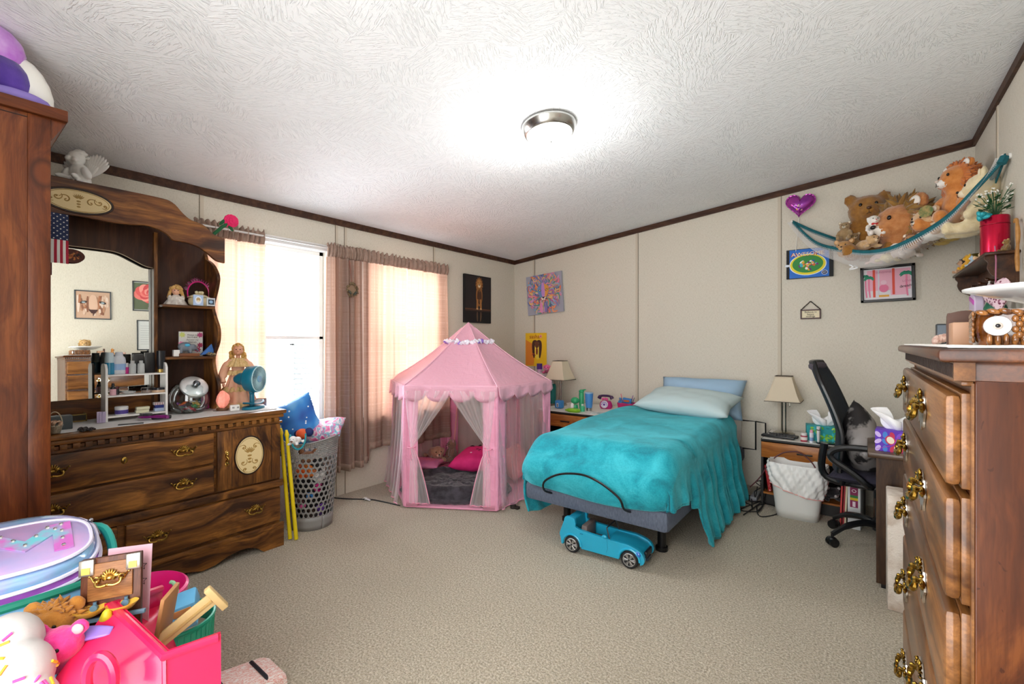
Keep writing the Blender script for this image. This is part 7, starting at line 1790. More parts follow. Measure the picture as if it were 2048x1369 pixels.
q = nly(1196, 3.90); g = MB(); g.box((0, 0, .004), (.12, .09, .008)); g.top('magazine', M('#d9d4cf', .5, c2='#8fb0b8', sc_=14), 'small magazine lying beside the toy telephone', 'magazine', loc=(q.x, q.y, NLZ + .001), rot=(0, 0, .3))
# plushes behind the tent near the lamp (pink)
q = nly(1094, 4.30)
plush('stuffed_animal', 'pink and black stuffed animal piled beside the lamp behind the tent', V((at_y(1097, 745, 4.30).x, 4.30, NLZ + .325)), R(20), .20, ('#e0508f', '#ee75a8'), muzzle='#f3b5cf', ears='flop', pose='lie', seedp=63)
g = MB(); g.bb(-.14, .08, -.12, .12, 0, .325, bev=.01); g.top('toy_bin', M('#d8cfd4', .5), 'pale bin of toys beside the lamp, half hidden by the tent roof', 'bin', loc=(at_y(1085, 745, 4.30).x, 4.30, NLZ + .0005))
q = at_y(1079, 740, 4.33); bottle('purple_cup', 'small purple and pink cup standing in front of the yellow poster', 'cup', V((q.x, 4.33, NLZ + .325)), [(.028, 0), (.03, .04)], M('#d2b0c8', .4), M('#4a1f7c', .4), [(.032, .04), (.032, .105), (1e-4, .107)])

# ================================================================== right nightstand and floor items
def nr(px, Y): r = ray(px, 800); return V((r.x / r.y * Y, Y, NZ))
g = MB(); 
for k_, (dx_, w_, d2) in enumerate(((-.02, .24, .06), (.01, .22, .05))): g.box((dx_, .075 * k_, .010 + .003 * k_), (w_, d2, .018), (0, 0, R(-3)), bev=.004)
g.cur = 1
for k_ in range(12): g.box((-.11 + k_ * .018, 0, .0205), (.012, .012, .003)); g.box((-.11 + k_ * .018, .018, .0205), (.012, .012, .003))
q = nr(1556, 4.10)
for k_ in range(2):
    g = MB(); g.box((0, 0, .010), (.23 - .03 * k_, .05, .018), bev=.005); g.cur = 1
    for j in range(10 - k_):
        for r_ in range(3): g.box((-.10 + j * .021, -.014 + r_ * .014, .0205), (.013, .008, .003))
    g.top('remote_control', [M('#141416', .4), M('#3d4046', .4)], ('black remote control at the front left of the right nightstand', 'shorter black remote control behind the first one by the lamp foot')[k_], 'remote control', loc=(q.x + .03 * k_, q.y + .075 * k_, NZ + .0005), rot=(0, 0, R(-5)))
q = nr(1608, 4.08); bottle('pill_bottle', 'small white and red pill bottle on the right nightstand', 'bottle', q, [(.022, 0), (.023, .004), (.023, .045)], M('#a8384c', .4), m_wht, [(.020, .045), (.020, .064), (1e-4, .066)], (.0235, .012, .035, M('#e8dcd8', .5)))
q = nr(1623, 4.06); bottle('lotion_bottle', 'white slim bottle with a pink cap between pill bottle and tube', 'bottle', q, [(.018, 0), (.019, .004), (.019, .075)], M('#e3e6ee', .35), M('#e6a9bd', .4), [(.015, .075), (.015, .095), (1e-4, .097)], (.0194, .015, .04, M('#7fa0cc', .4)), sy=.7)
q = nr(1637, 4.05); bottle('lotion_tube', 'white lotion tube standing on its dark cap on the right nightstand', 'tube', q, [(.015, .014), (.021, .05), (.024, .115), (.0245, .125)], M('#e6e6e8', .35), M('#2c2f38', .4), [(.015, 0), (.015, .014)], (.0236, .10, .112, M('#3a3e48', .4)), sy=.5)
q = nr(1652, 4.045); g = MB(); g.box((0, 0, .005), (.12, .07, .008), bev=.003); g.top('phone', M('#141820', .15), 'dark flat phone lying at the front of the right nightstand by the tube', 'phone', loc=(q.x, q.y + .02, NZ + .0005), rot=(0, 0, R(20)))
# lower shelf
def low(px, Y=4.10): r = ray(px, 900); return V((r.x / r.y * Y, Y, .1045))
q = low(1542); g = MB(); g.box((0, 0, .10), (.022, .11, .20), bev=.002); g.top('book', M('#b01f26', .5, c2='#e8d8d0', sc_=60, lo=.6, hi=.7), 'red book with white spine marks leaning on the nightstand lower shelf', 'book', loc=(q.x, q.y, .107), rot=(0, R(-8), 0))
q = low(1554); g = MB(); g.box((0, 0, .09), (.03, .10, .18), bev=.002); g.top('book', M('#4a5058', .6), 'grey book between the red book and the wastebasket', 'book', loc=(q.x, q.y + .02, .107), rot=(0, R(-6), 0))
q = low(1655); plush('stuffed_animal', 'black and white stuffed animal on the nightstand lower shelf right of the wastebasket', (q.x, 4.13, .106), R(30), .20, ('#1b1a1c', '#2b292c'), muzzle='#c9c4c2', pose='lie', seedp=64)
# binder and folders between nightstand and desk
SHF = thing('bookshelf', 'dark low open shelf behind the office chair holding the binder', 'shelf', (.06, 4.02, 0))
g = MB(); g.bb(0, .018, 0, .40, 0, .46); g.bb(.50, .518, 0, .40, 0, .46); g.bb(0, .518, 0, .40, .46, .478); g.bb(0, .518, .38, .40, 0, .46); g.part('carcass', m_nsd, SHF); g = MB(); g.bb(.018, .50, .01, .38, .03, .045); g.part('shelf_board', m_nso, SHF)
q = V((-.005, 3.98, 0)); BN = thing('ring_binder', 'white ring binder with a magenta spine label standing behind the chair base', 'binder', (at_y(1708, 1000, 3.86).x, 3.86, 0), R(-6))
g = MB(); g.bb(-.036, .036, 0, .26, .001, .31, bev=.004); bd = g.part('cover', M('#dadbdc', .4), BN)
A = Art(bd, -.0008); A.c('#8c1f55').rect(-.022, .022, .15, .285).c('#2f7d3a').rect(-.022, .022, .215, .232).c('#d9b81c').rect(-.022, .022, .198, .215).c('#efd9e4').ell(0, .262, .013, .011).c('#8c1f55').ell(0, .262, .009, .007).c('#efd9e4').rect(-.008, .008, .155, .19); A.done('spine_label')
for i, (dx_, cc, lb) in enumerate(((-.060, '#9a1f2c', 'dark red folder leftmost beside the white binder'), (-.076, '#c23a38', 'bright red folder left of the dark one beside the binder'), (-.050, '#d8c9a8', 'cream folder right against the white binder'))):
    g = MB(); g.bb(-.005, .005, 0, .24, .001, .33 - .01 * i); g.top('folder', M(cc, .6), ['dark red folder between the bright red and cream ones beside the white binder', 'bright red folder, leftmost beside the white binder', 'cream folder directly beside the white binder'][i], 'folder', loc=(BN.location.x + dx_, 3.87, 0), rot=(0, R(2), 0))
q = at_y(1738, 985, 4.0); g = MB(); g.box((0, 0, .09), (.07, .10, .18), bev=.01); g.top('gift_bag', M('#b83a5a', .5, c2='#e58aa0', sc_=20), 'pink printed bag on the low shelf behind the binder', 'bag', loc=(.14, 4.10, .047))
# cord from the nightstand drawer into the basket and floor cables
g = MB(); P0 = [at_y(1500, 975, 3.95), at_y(1520, 955, 3.95), at_y(1540, 925, 3.96), at_y(1562, 908, 3.98), at_y(1585, 904, 3.985), at_y(1602, 907, 3.985), at_y(1620, 922, 3.93), at_y(1631, 938, 3.85), at_y(1633, 960, 3.80)]
g.tube(seg(P0, 5), .0045, 6); g.top('power_cable', M('#5a2e34', .5), 'maroon power cord looping over the orange drawer into the wastebasket', 'cord')
g = MB(); rnd = random.Random(13)
pts = [V((-.62 - rnd.uniform(-.02, .14), 3.9 + rnd.uniform(-.25, .35), .008 + .012 * rnd.random())) for i in range(16)]; g.tube(seg(pts, 6), .004, 5)
pts = [V((-.66 + .1 * rnd.uniform(-.5, .5), 4.1 + rnd.uniform(-.15, .25), .01 + .15 * rnd.random())) for i in range(12)]; g.tube(seg(pts, 6), .0035, 5)
q = at_z(1575, 1030, .006); g.tube(seg([V((-.66, 3.95, .006)), V((-.60, 3.72, .006)), at_z(1555, 1028, .006), at_z(1553, 1015, .006), at_z(1530, 1008, .006)], 6), .004, 5)
g.top('cable_tangle', M('#141416', .5), 'tangle of black cables on the carpet between the bed and the right nightstand', 'cable')
g = MB(); g.box((0, 0, .02), (.05, .20, .035), bev=.005); g.top('power_strip', M('#8a8c92', .5), 'grey power strip lying among the cables right of the bed', 'power strip', loc=(-.70, 4.15, .0))
# cord along the carpet near the hamper
g = MB(); pts = [at_z(665, 996, .005), at_z(690, 998, .005), at_z(722, 999, .005), at_z(745, 1000, .005), at_z(770, 1005, .005), at_z(800, 1012, .003)]; g.tube(seg(pts, 6), .005, 6); g.top('extension_cord', M('#1c1b1d', .5), 'black cord on the carpet running from the hamper to the tent', 'cord')
g = MB(); p = at_z(732, 998, .01); g.grid(lambda u, w: ((u - .5) * .05, (w - .5) * .03, .006 * sin(u * 5) + .01), 6, 4); g.grid(lambda u, w: ((u - .1) * .05, (w - 1.3) * .03, .006 * sin(u * 4) + .008), 6, 4); g.top('cord_tag', M('#d9dcdc', .5), 'small white paper tag on the black carpet cord', 'tag', loc=(p.x, p.y, .002), rot=(0, 0, .6), solid=.001)
g = MB(); g.cyl((0, 0, 0), (.0, 0, .03), .022); g.box((.03, .0, .012), (.05, .03, .018)); p = at_z(1022, 1016, 0); g.top('door_stop', M('#2a2522', .5), 'small dark round foot on the carpet at the right front tent corner', 'furniture foot', loc=(p.x + .02, p.y, .001))
# ================================================================== toy car
CRx, CRy = (-1.0485 - 1.403) / 2, 2.50
CR = thing('toy_car', 'turquoise convertible doll car parked under the foot of the bed', 'toy car', (CRx, CRy, 0), R(4))
m_car = M('#1f9fc2', .3, coat=.3)
W2 = .095
side = seg2([(-.255, .075), (-.262, .10), (-.25, .135), (-.235, .175), (-.225, .205), (-.20, .212), (-.165, .207), (-.155, .18), (-.14, .150), (.03, .135), (.12, .132), (.17, .130), (.235, .110), (.262, .075), (.258, .045), (.235, .032)], 4)
def arch_(cx, r_=.062): return [(cx + r_ * cos(t), .050 + r_ * sin(t)) for t in [R(-12) + i * R(204) / 12 for i in range(13)]]
o = side + arch_(.178) + arch_(-.178) + [(-.25, .04)]
g = MB(); g.prism(o, -W2, -W2 + .022); g.prism(o, W2 - .022, W2); g.part('body_side', m_car, CR, bev=.006)
g = MB(); g.prism([(.03, .06), (.04, .128), (.12, .125), (.17, .123), (.232, .103), (.255, .075), (.25, .045), (.232, .035), (.22, .06)], -W2 + .015, W2 - .015); g.prism([(-.25, .07), (-.255, .10), (-.242, .14), (-.222, .2), (-.17, .2), (-.16, .12), (-.2, .08)], -W2 + .015, W2 - .015); g.bb(-.18, .06, -W2 + .02, W2 - .02, .04, .06); g.part('hood', m_car, CR, bev=.006)
for cx in (.178, -.178):
    g = MB(); g.tube([(cx + .060 * cos(t), -W2 - .001, .050 + .060 * sin(t)) for t in [i * pi / 14 for i in range(15)]], .007, 8); g.part('fender', m_car, CR)
for cx in (.178, -.178):
    for sg in (-1, 1):
        g = MB(); g.lathe([(.030, -.013), (.044, -.013), (.050, -.007), (.050, .007), (.044, .013), (.030, .013)], 36, T_((cx, sg * (W2 - .008), .050), (R(90), 0, 0))); w_ = g.part('wheel', M('#141416', .6), CR)
        g = MB(); g.lathe([(1e-4, .008), (.008, .010), (.009, .006)], 16, T_((cx, sg * (W2 + .002), .050), (R(90 * sg), 0, 0)), cap=False)
        for k_ in range(6):
            a = k_ * pi / 3; 
            for da in (-.16, .16): g.tube([(cx + .006 * cos(a), sg * (W2 + .004), .05 + .006 * sin(a)), (cx + .032 * cos(a + da), sg * (W2 + .005), .05 + .032 * sin(a + da))], .0038, 6)
        g.tube([(cx + .034 * cos(i * .21), sg * (W2 + .004), .05 + .034 * sin(i * .21)) for i in range(30)], .004, 6, closed=True); g.part('hubcap', M('#c4c6c8', .2, .9), w_, label='silver star spoked rim')
g = MB(); g.bb(-.13, -.09, -.07, .07, .06, .17, bev=.012); g.bb(-.11, -.03, -.07, .07, .06, .085, bev=.01); g.part('seat', M('#6b5f5c', .6), CR)
g = MB(); g.tube([(.055, -.08, .13), (.035, -.07, .19), (.035, .07, .19), (.055, .08, .13)], .004, 6); g.part('windscreen_frame', M('#2a2c30', .4), CR)
g = MB(); g.ell((.035, -W2 - .012, .150), (.016, .008, .011)); g.cyl((.035, -W2, .135), (.035, -W2 - .010, .148), .004, n=6); g.part('wing_mirror', m_car, CR)
g = MB(); g.ell((.225, -W2 + .004, .092), (.020, .012, .017), (0, R(20), R(-25))); g.ell((.225, W2 - .004, .092), (.020, .012, .017), (0, R(20), R(25))); g.part('headlight', M('#2a6fc4', .1, coat=1), CR)
g = MB(); g.bb(.248, .262, -.05, .05, .06, .095, bev=.003); g.part('grille', M('#1c1e24', .3), CR); g = MB(); g.bb(.252, .264, -.03, .03, .038, .055); g.part('licence_plate', M('#2b3a48', .4), CR)
g = MB(); g.box((-.115, -W2 - .002, .128), (.018, .004, .005)); g.tube([(.045, -W2 - .0006, .132), (.05, -W2 - .0006, .08), (.04, -W2 - .0006, .055)], .0010, 4); g.part('door_handle', M('#1580a0', .3), CR)
# ================================================================== toy pile, front left
# purple stuffed toy on the wardrobe
WZ = 2.11
UT = thing('stuffed_toy', 'purple, pink and white rounded stuffed toy on top of the wardrobe', 'stuffed animal', (-2.42, .11, WZ), 0)
g = MB(); g.ell((0, .02, .095), (.075, .115, .095)); g.ell((-.02, -.03, .15), (.07, .10, .07)); g.part('body', fur_mat('violet_plush', '#3a1f78', '#5a3aa0', 8, .2), UT, remesh=.008, smooth=180)
g = MB(); g.ell((-.0, -.0, .20), (.065, .115, .09)); g.part('head', fur_mat('orchid_plush', '#b565cf', '#d9b8ea', 8, .2), UT, smooth=180)
g = MB(); g.ell((-.01, .125, .10), (.045, .055, .105), (R(20), 0, 0)); g.part('wing', M('#ecebe4', .8), UT, smooth=180)
g = MB(); g.ell((.05, .08, .025), (.05, .095, .03)); g.part('foot_pad', M('#8f7cc9', .8), UT, smooth=180)

# big blue toy bin holding the backpack
def lay(px, py, d): return at_d(px, py, d)
TBn = thing('toy_bin', 'light blue fabric toy box with teal rim under the purple backpack', 'bin', (-1.885, .05, 0))
bx2, by2, bz_ = .19, .255, .605
n = NT('icy_blue_print'); v_ = n.coord(); n.col(n.ramp(n.noise(v_, 3, 2), [(.35, '#5f9fcb'), (.65, '#8cbfe0')])); n.b.inputs['Roughness'].default_value = .6
g = MB(); g.grid(lambda u, w: wbf(bx2, by2, bz_ * w, 7)(u), 64, 8); g.grid(lambda u, w: wbf(bx2 * (1 - w), by2 * (1 - w), .004, 7)(u), 64, 1); g.part('fabric_wall', n.m, TBn, solid=.005)
g = MB(); g.tube([wbf(bx2, by2, bz_, 7)(i / 64) for i in range(64)], .011, 8, closed=True); g.part('rim', M('#0f7d66', .6), TBn)
g = MB()
for (y0, z) in ((.17, .50), (-.02, .49), (.09, .36)):
    for k_ in range(6):
        a = k_ * pi / 3; P_ = lambda r_, s2=0, s_=1: (bx2 + .006, y0 + r_ * cos(a) + s2 * .014 * cos(a + s_), z + r_ * sin(a) + s2 * .014 * sin(a + s_))
        g.tube([P_(0), P_(.022), P_(.045)], .0032, 5)
        for s_ in (-1, 1): g.tube([P_(.022), P_(.022, 1, s_)], .0028, 5)
g.part('snowflake_print', M('#2f7fbf', .6), TBn, label='blue snowflake shapes on the side')
# backpack lying in the bin
BPk = thing('backpack', 'iridescent purple backpack with a jewelled letter M on its pocket, on the blue bin', 'backpack', (-1.885, .115, .60), rot=(R(20), 0, R(86)))
m_bp = M('#b9a2e0', .12, .25, c2='#7fb9de', sc_=5, coat=1, name='iridescent_vinyl'); m_bp2 = M('#8a3fb8', .3, c2='#b565cf', sc_=8, coat=.5); m_pipe = M('#dcd9ec', .3)
def bpo(rx, ry, z, e=2.8, n_=56):
    out = []
    for i in range(n_): a = 2 * pi * i / n_; c_, s_ = cos(a), sin(a); r = (abs(c_) ** e + abs(s_) ** e) ** (-1 / e); out.append(V((rx * r * c_, ry * r * s_, z)))
    return out
def stack(g, rings):
    n_ = len(rings[0]); vs = [p for r_ in rings for p in r_]
    g.add(vs, [(j * n_ + i, j * n_ + (i + 1) % n_, (j + 1) * n_ + (i + 1) % n_, (j + 1) * n_ + i) for j in range(len(rings) - 1) for i in range(n_)] + [tuple(reversed(range(n_))), tuple((len(rings) - 1) * n_ + i for i in range(n_))])
g = MB(); stack(g, [bpo(.20, .145, -.02), bpo(.205, .15, .02), bpo(.208, .152, .06), bpo(.20, .146, .085)]); g.part('body', m_bp2, BPk)
g = MB(); stack(g, [bpo(.20, .146, .085), bpo(.198, .144, .10), bpo(.185, .132, .112), bpo(.16, .11, .117)]); g.part('front_panel', m_bp, BPk)
g = MB(); g.v = []; stack(g, [[p + V((.03, -.02, 0)) for p in bpo(.155, .098, .115)], [p + V((.03, -.02, 0)) for p in bpo(.155, .098, .124)], [p + V((.03, -.02, 0)) for p in bpo(.14, .085, .130)]]); g.part('pocket', M('#a9a9dc', .15, .2, c2='#d7a9dc', sc_=6, coat=1), BPk)
for zz, rx, ry, off in ((.086, .205, .151, 0), (.03, .209, .154, 0), (.122, .158, .101, .03), (.058, .211, .155, 0)):
    g = MB(); g.tube([p + V((off, -.02 if off else 0, 0)) for p in bpo(rx, ry, zz)], .0055, 6, closed=True); g.part('piping', m_pipe, BPk)
g = MB(); mo = [(-.05, -.05), (-.035, .05), (-.012, .05), (0, .005), (.014, .05), (.038, .05), (.05, -.05), (.028, -.05), (.022, .005), (.006, -.05), (-.008, -.05), (-.018, .005), (-.027, -.05)]
mo = [(-.062, -.052), (-.062, .052), (-.034, .052), (0, .008), (.034, .052), (.062, .052), (.062, -.052), (.036, -.052), (.036, .012), (0, -.030), (-.036, .012), (-.036, -.052)]
MM = Mx.Translation((-.02, -.02, .147)) @ Mx.Rotation(R(-90), 4, 'X') @ Mx.Diagonal((1.35, 1, -1.05, 1)); MM = Mx.Translation((-.02, -.02, .147)) @ Mx.Rotation(R(-90), 4, 'X')
g.prism([(x * 1.5, z * 1.15) for x, z in mo], 0, .004, Mx.Translation((.055, -.02, .1305)) @ Mx(((1, 0, 0, 0), (0, 0, 1, 0), (0, 1, 0, 0), (0, 0, 0, 1))))
lt = g.part('letter_m', M('#c96fc0', .3, c2='#6fc4cf', sc_=9, lo=.42, hi=.58), BPk, label='pink to teal letter M')
g = MB(); 
for i, (x, z) in enumerate([(-.073, -.04), (-.073, -.01), (-.073, .02), (-.073, .048), (-.045, .045), (-.022, .020), (0, -.008), (.022, .020), (.045, .045), (.073, .048), (.073, .02), (.073, -.01), (.073, -.04), (-.062, .035), (.06, .033)]):
    g.lathe([(.006, 0), (.0045, .003), (1e-4, .004)], 6, Mx.Translation((.055 + x * 1.0, -.02 + z * 1.1, .1345)))
g.part('jewel', M('#e8eef4', .02, .9), lt, label='silver rhinestones')
g = MB(); g.tube(seg([(.17, .10, .06), (.23, .08, .05), (.245, -.0, .0), (.21, -.08, -.03)], 5), .012, 8); g.part('strap', M('#17a79c', .5), BPk, label='teal strap')
g = MB(); g.tube([(.195, .075, .09), (.205, .06, .085), (.215, .04, .06)], .004, 6); g.ell((.197, .077, .093), .008, n=8); g.part('zipper_pull', M('#9a9aa2', .2, 1), BPk)
# clothes/clear plastic under the backpack in the bin
g = MB(); g.grid(lambda u, w: (.17 * w * cos(2 * pi * u), .22 * w * sin(2 * pi * u), .0 + .018 * sin(7 * 2 * pi * u) * w + .02 * sin(9 * w)), 60, 10)
g.top('folded_clothes', M('#a43fb5', .4, c2='#cfc4d8', sc_=9), 'crumpled purple and white clothes under the backpack in the blue bin', 'clothes', loc=(-1.885, .05, bz_ - .06), smooth=180, solid=.01)

# support: low toy chest that the pile stands on (it is hidden under the pile)
def boxT(name, label, cat, px, py, d, size, rot, mat, dz=0, **kw):
    g = MB(); g.box((0, 0, 0), size, bev=.004); return g.top(name, mat, label, cat, loc=lay(px, py, d) + V((0, 0, dz)), rot=rot, **kw)
# wooden toy board with brass pull and yellow dishes
TBd = thing('toy_balance_board', 'small brown wooden toy board with brass ornament and yellow pans', 'toy', lay(222, 1180, 1.20), rot=(R(-8), R(-2), TH + R(20)))
m_tb = wood('toy_board_wood', '#4a2414', '#5f3019', '#71401f', 'z', 3, .45, knots=False)
g = MB(); g.bb(-.065, .065, 0, .014, -.50, .085, bev=.002); g.part('board', m_tb, TBd)
g = MB(); g.bb(-.048, .048, -.006, 0, -.02, .072, bev=.002); g.part('inner_panel', wood('toy_panel_wood', '#8a5a30', '#a06a3c', '#b07c4a', 'x', 3, .45, knots=False), TBd)
bail_pull(TBd, (0, -.008, .030), 0, .75, m_brassb)
for x in (-.05, .05): g = MB(); g.bb(x - .016, x + .016, -.010, .001, .045, .085, bev=.002); g.cur = 1; g.bb(x - .009, x + .009, -.012, -.009, .050, .066); g.part('corner_latch', [M('#a9a49a', .3, .8), M('#dcb84a', .4)], TBd)
for x in (-.030, .036): g = MB(); g.lathe([(.008, 0), (.022, .006), (.033, .018), (.034, .02), (.020, .009), (1e-4, .004)], 24, T_((x, -.03, -.050))); g.part('yellow_pan', M('#e8b84a', .4), TBd)
g = MB(); g.box((0, -.02, -.062), (.165, .012, .010), bev=.002); g.part('beam', M('#6f93aa', .4), TBd); g = MB()
for x in (-.030, .036): g.cyl((x, -.008, -.035), (x, -.016, -.035), .008); g.cyl((x, -.008, -.035), (x, -.008, -.022), .004)
g.part('hook', M('#5a7f96', .4), TBd)
g = MB(); g.bb(-.05, .05, 0, .003, -.25, .075); cd = g.top('patterned_card', M('#e7b7c6', .6), 'pink card with black dashed stars behind the wooden toy board', 'card', loc=lay(258, 1150, 1.26), rot=(R(-8), R(0), TH + R(20)))
A = Art(cd, -.0006); 
for (x, z) in ((.0, .045), (.028, .02), (.03, -.02), (-.01, .0)): 
    pts = [(x + (.013 if k_ % 2 == 0 else .006) * sin(k_ * pi / 5), z + (.013 if k_ % 2 == 0 else .006) * cos(k_ * pi / 5)) for k_ in range(11)]
    for k_ in range(10): A.c('#2a2024').stroke([pts[k_], pts[k_ + 1]], .0012, False)
A.done('star_print')
# hot pink toy house / kitchen shell in front
n_ = None
m_hp1 = M('#e01f55', .3, coat=.3, bump=.05, bs=20)
PK = thing('toy_playhouse', 'large hot pink plastic toy playhouse piece with an arched opening, front left', 'toy', (0, 0, 0))
def LL(px, py, d): return lay(px, py, d)
def slab(pts, th, name='wall_panel'):
    """thick plate through picture-derived corner points"""
    P = [V(p) for p in pts]; nn = (P[1] - P[0]).cross(P[2] - P[0]).normalized() * th; k_ = len(P)
    g = MB(); g.add(P + [p + nn for p in P], [tuple(range(k_)), tuple(reversed(range(k_, 2 * k_)))] + [(i, (i + 1) % k_, (i + 1) % k_ + k_, i + k_) for i in range(k_)]); return g.part(name, m_hp1, PK, bev=.006, seg=3)
A1, A2, A3, A4 = LL(222, 1212, 1.18), LL(322, 1178, 1.34), LL(330, 1314, 1.02), LL(436, 1276, 1.08)
low_ = .40
F1, F2, F3 = LL(112, 1372, .98), LL(330, 1314, 1.02), LL(448, 1420, 1.06)
slab([A1, A3, V((A3.x, A3.y, .30)), LL(105, 1372, 1.00), V((A1.x, A1.y, .30)).lerp(A1, .35)][:4] , .012)
slab([A3, A4, V((A4.x, A4.y, .24)), V((A3.x, A3.y, .24))], .012)
slab([A1, A2, V((A2.x, A2.y, .45)), V((A1.x, A1.y, .45))], .012)
g = MB(); g.tube([A2, A1, A3, A4], .010, 8); g.part('rim', m_hp1, PK, label='rounded rim of the pink toy')
cA = LL(218, 1345, .985); r_d = (rt * 1.0); g = MB(); pts = [cA + rt * (.030 * cos(t)) + up * (.050 * sin(t)) - fw * .02 for t in [R(-30) + i * R(240) / 16 for i in range(17)]]; g.tube(pts, .010, 8); g.part('arch_opening', m_hp1, PK)
g = MB(); g.grid(lambda u, w: A1.lerp(A2, .2 + .75 * u).lerp(V((A3.x + .02, A3.y + .10, .52)), w * .9) - up * (.05 + .16 * w), 8, 8); g.part('inner_floor', M('#e0204f', .35), PK, solid=.006, smooth=180)
for (px, py, d) in ((0, 0, 0),): pass
# pink bucket behind it
q = LL(290, 1190, 1.52)
PB = thing('pink_tub', 'hot pink oval plastic tub with rounded rim behind the pink playhouse', 'tub', (q.x, q.y + .02, 0))
hz_ = LL(290, 1170, 1.55).z
g = MB(); g.lathe([(.085, .0), (.10, .02), (.125, hz_ - .03), (.13, hz_), (.12, hz_ + .004), (.112, hz_ - .02), (.095, .05)], 40, sy=.75); g.part('tub_wall', M('#f0298a', .3, coat=.3), PB)
# teal basket with toys
q = LL(346, 1262, 1.36); tz = LL(346, 1240, 1.36).z
TK = thing('teal_basket', 'round turquoise plastic basket holding toys beside the pink playhouse', 'basket', (q.x, q.y, 0))
g = MB(); g.lathe([(.075, .0), (.08, .02), (.100, tz - .02), (.103, tz)], 40, cap=False); g.lathe([(.075, .003), (1e-4, .003)], 40, cap=False); g.part('basket_wall', M('#1aa384', .35), TK, solid=.004)
g = MB(); 
for k_ in range(40): a = 2 * pi * k_ / 40; g.tube([(.082 * cos(a), .082 * sin(a), .03), (.103 * cos(a), .103 * sin(a), tz - .01)], .0025, 4)
g.tube([(.104 * cos(2 * pi * i / 40), .104 * sin(2 * pi * i / 40), tz) for i in range(40)], .005, 6, closed=True); g.part('rib', M('#179a7c', .35), TK)
g = MB(); g.lathe([(1e-4, 0), (.095, 0), (.095, .01)], 32); g.top('play_mat', M('#b9a894', .7), 'beige cloth stuffed inside the turquoise basket', 'cloth', loc=(q.x, q.y, tz - .06))
# blue toy cash register
RG = thing('toy_cash_register', 'light blue toy cash register with an orange label in the turquoise basket', 'toy', LL(362, 1212, 1.34), rot=(R(18), R(-12), TH + R(28)))
m_rg = M('#5fa6cf', .35)
g = MB(); g.box((0, 0, 0), (.085, .065, .045), bev=.006); g.box((-.0, -.045, -.02), (.08, .05, .018), bev=.004); g.part('body', m_rg, RG)
g = MB(); g.box((.006, -.0335, .002), (.046, .002, .022)); g.part('display', M('#c98a4a', .4), RG, label='orange label')
g = MB()
for i in range(5):
    g.box((-.030 + i * .012, -.052, -.008), (.008, .008, .006), bev=.001); g.ell((-.036, -.034, -.015 + i * .008), .003, n=6)
g.part('buttons', M('#8fc4e4', .35), RG)
# pale wooden toy sign / bench
BNc = thing('toy_bench', 'pale wooden toy bed headboard leaning out of the turquoise basket', 'toy', LL(356, 1256, 1.22), rot=(0, R(-34), TH + R(32)))
m_pw = M('#dcc28a', .5, c2='#cfb078', sc_=8)
g = MB(); g.bb(-.095, .095, 0, .010, -.018, .018, bev=.002); g.part('board', m_pw, BNc)
for x in (-.10, .10): g = MB(); g.bb(x - .009, x + .009, -.006, .016, -.045, .034, bev=.003); g.part('end_post', m_pw, BNc)
g = MB(); g.bb(-.09, .09, -.003, .0, -.004, .002); g.part('rail', M('#c4a468', .5), BNc)
g = MB(); g.box((0, 0, 0), (.010, .07, .15), bev=.002); g.top('toy_board', M('#a9774a', .5), 'brown wooden board standing between pink playhouse and blue register', 'toy', loc=LL(332, 1232, 1.22), rot=(R(10), R(14), TH + R(10)))
g = MB(); g.tube(seg([(0, 0, -.03), (.01, 0, .0), (.0, 0, .03), (-.012, 0, .035)], 5), .006, 8); g.top('plastic_hook', M('#a9e0b4', .35), 'mint green plastic hook over the pink tub rim', 'hook', loc=LL(348, 1186, 1.50), rot=(0, 0, TH))
# bag with white and orange print on the floor
SB = thing('suitcase', 'white and red lettered suitcase with black straps at the bottom edge', 'suitcase', LL(476, 1356, 1.62), rot=(R(0), R(10), TH + R(52)))
n = NT('red_lettered_cloth'); v_ = n.coord((1, 1, 1)); w_ = n.noise(n.coord((26, 90, 90)), 1.6, 4, .8); n.col(n.ramp(w_, [(.46, '#f0e7e2'), (.54, '#d96a52'), (.58, '#f0e7e2')])); n.b.inputs['Roughness'].default_value = .5
bx = SB.location.z
g = MB(); g.box((0, 0, -bx / 2 + .0), (.30, .20, bx), bev=.045); g.part('shell', n.m, SB)
for x in (-.06, .07): g = MB(); g.tube([(x, -.101, -.2), (x, -.101, -.035), (x, -.06, .002), (x, .06, .002), (x, .101, -.035), (x, .101, -.2)], .007, 6); g.part('strap', M('#20222a', .5), SB)
g = MB(); g.tube(seg([(-.155, -.07, -.02), (-.165, -.05, .01), (-.165, .05, .01), (-.155, .07, -.02)], 4), .010, 8); g.part('handle', M('#2b2e38', .4), SB)
g = MB(); g.box((0, -.102, -.10), (.28, .004, .006)); g.part('zipper', M('#c2622f', .5), SB)
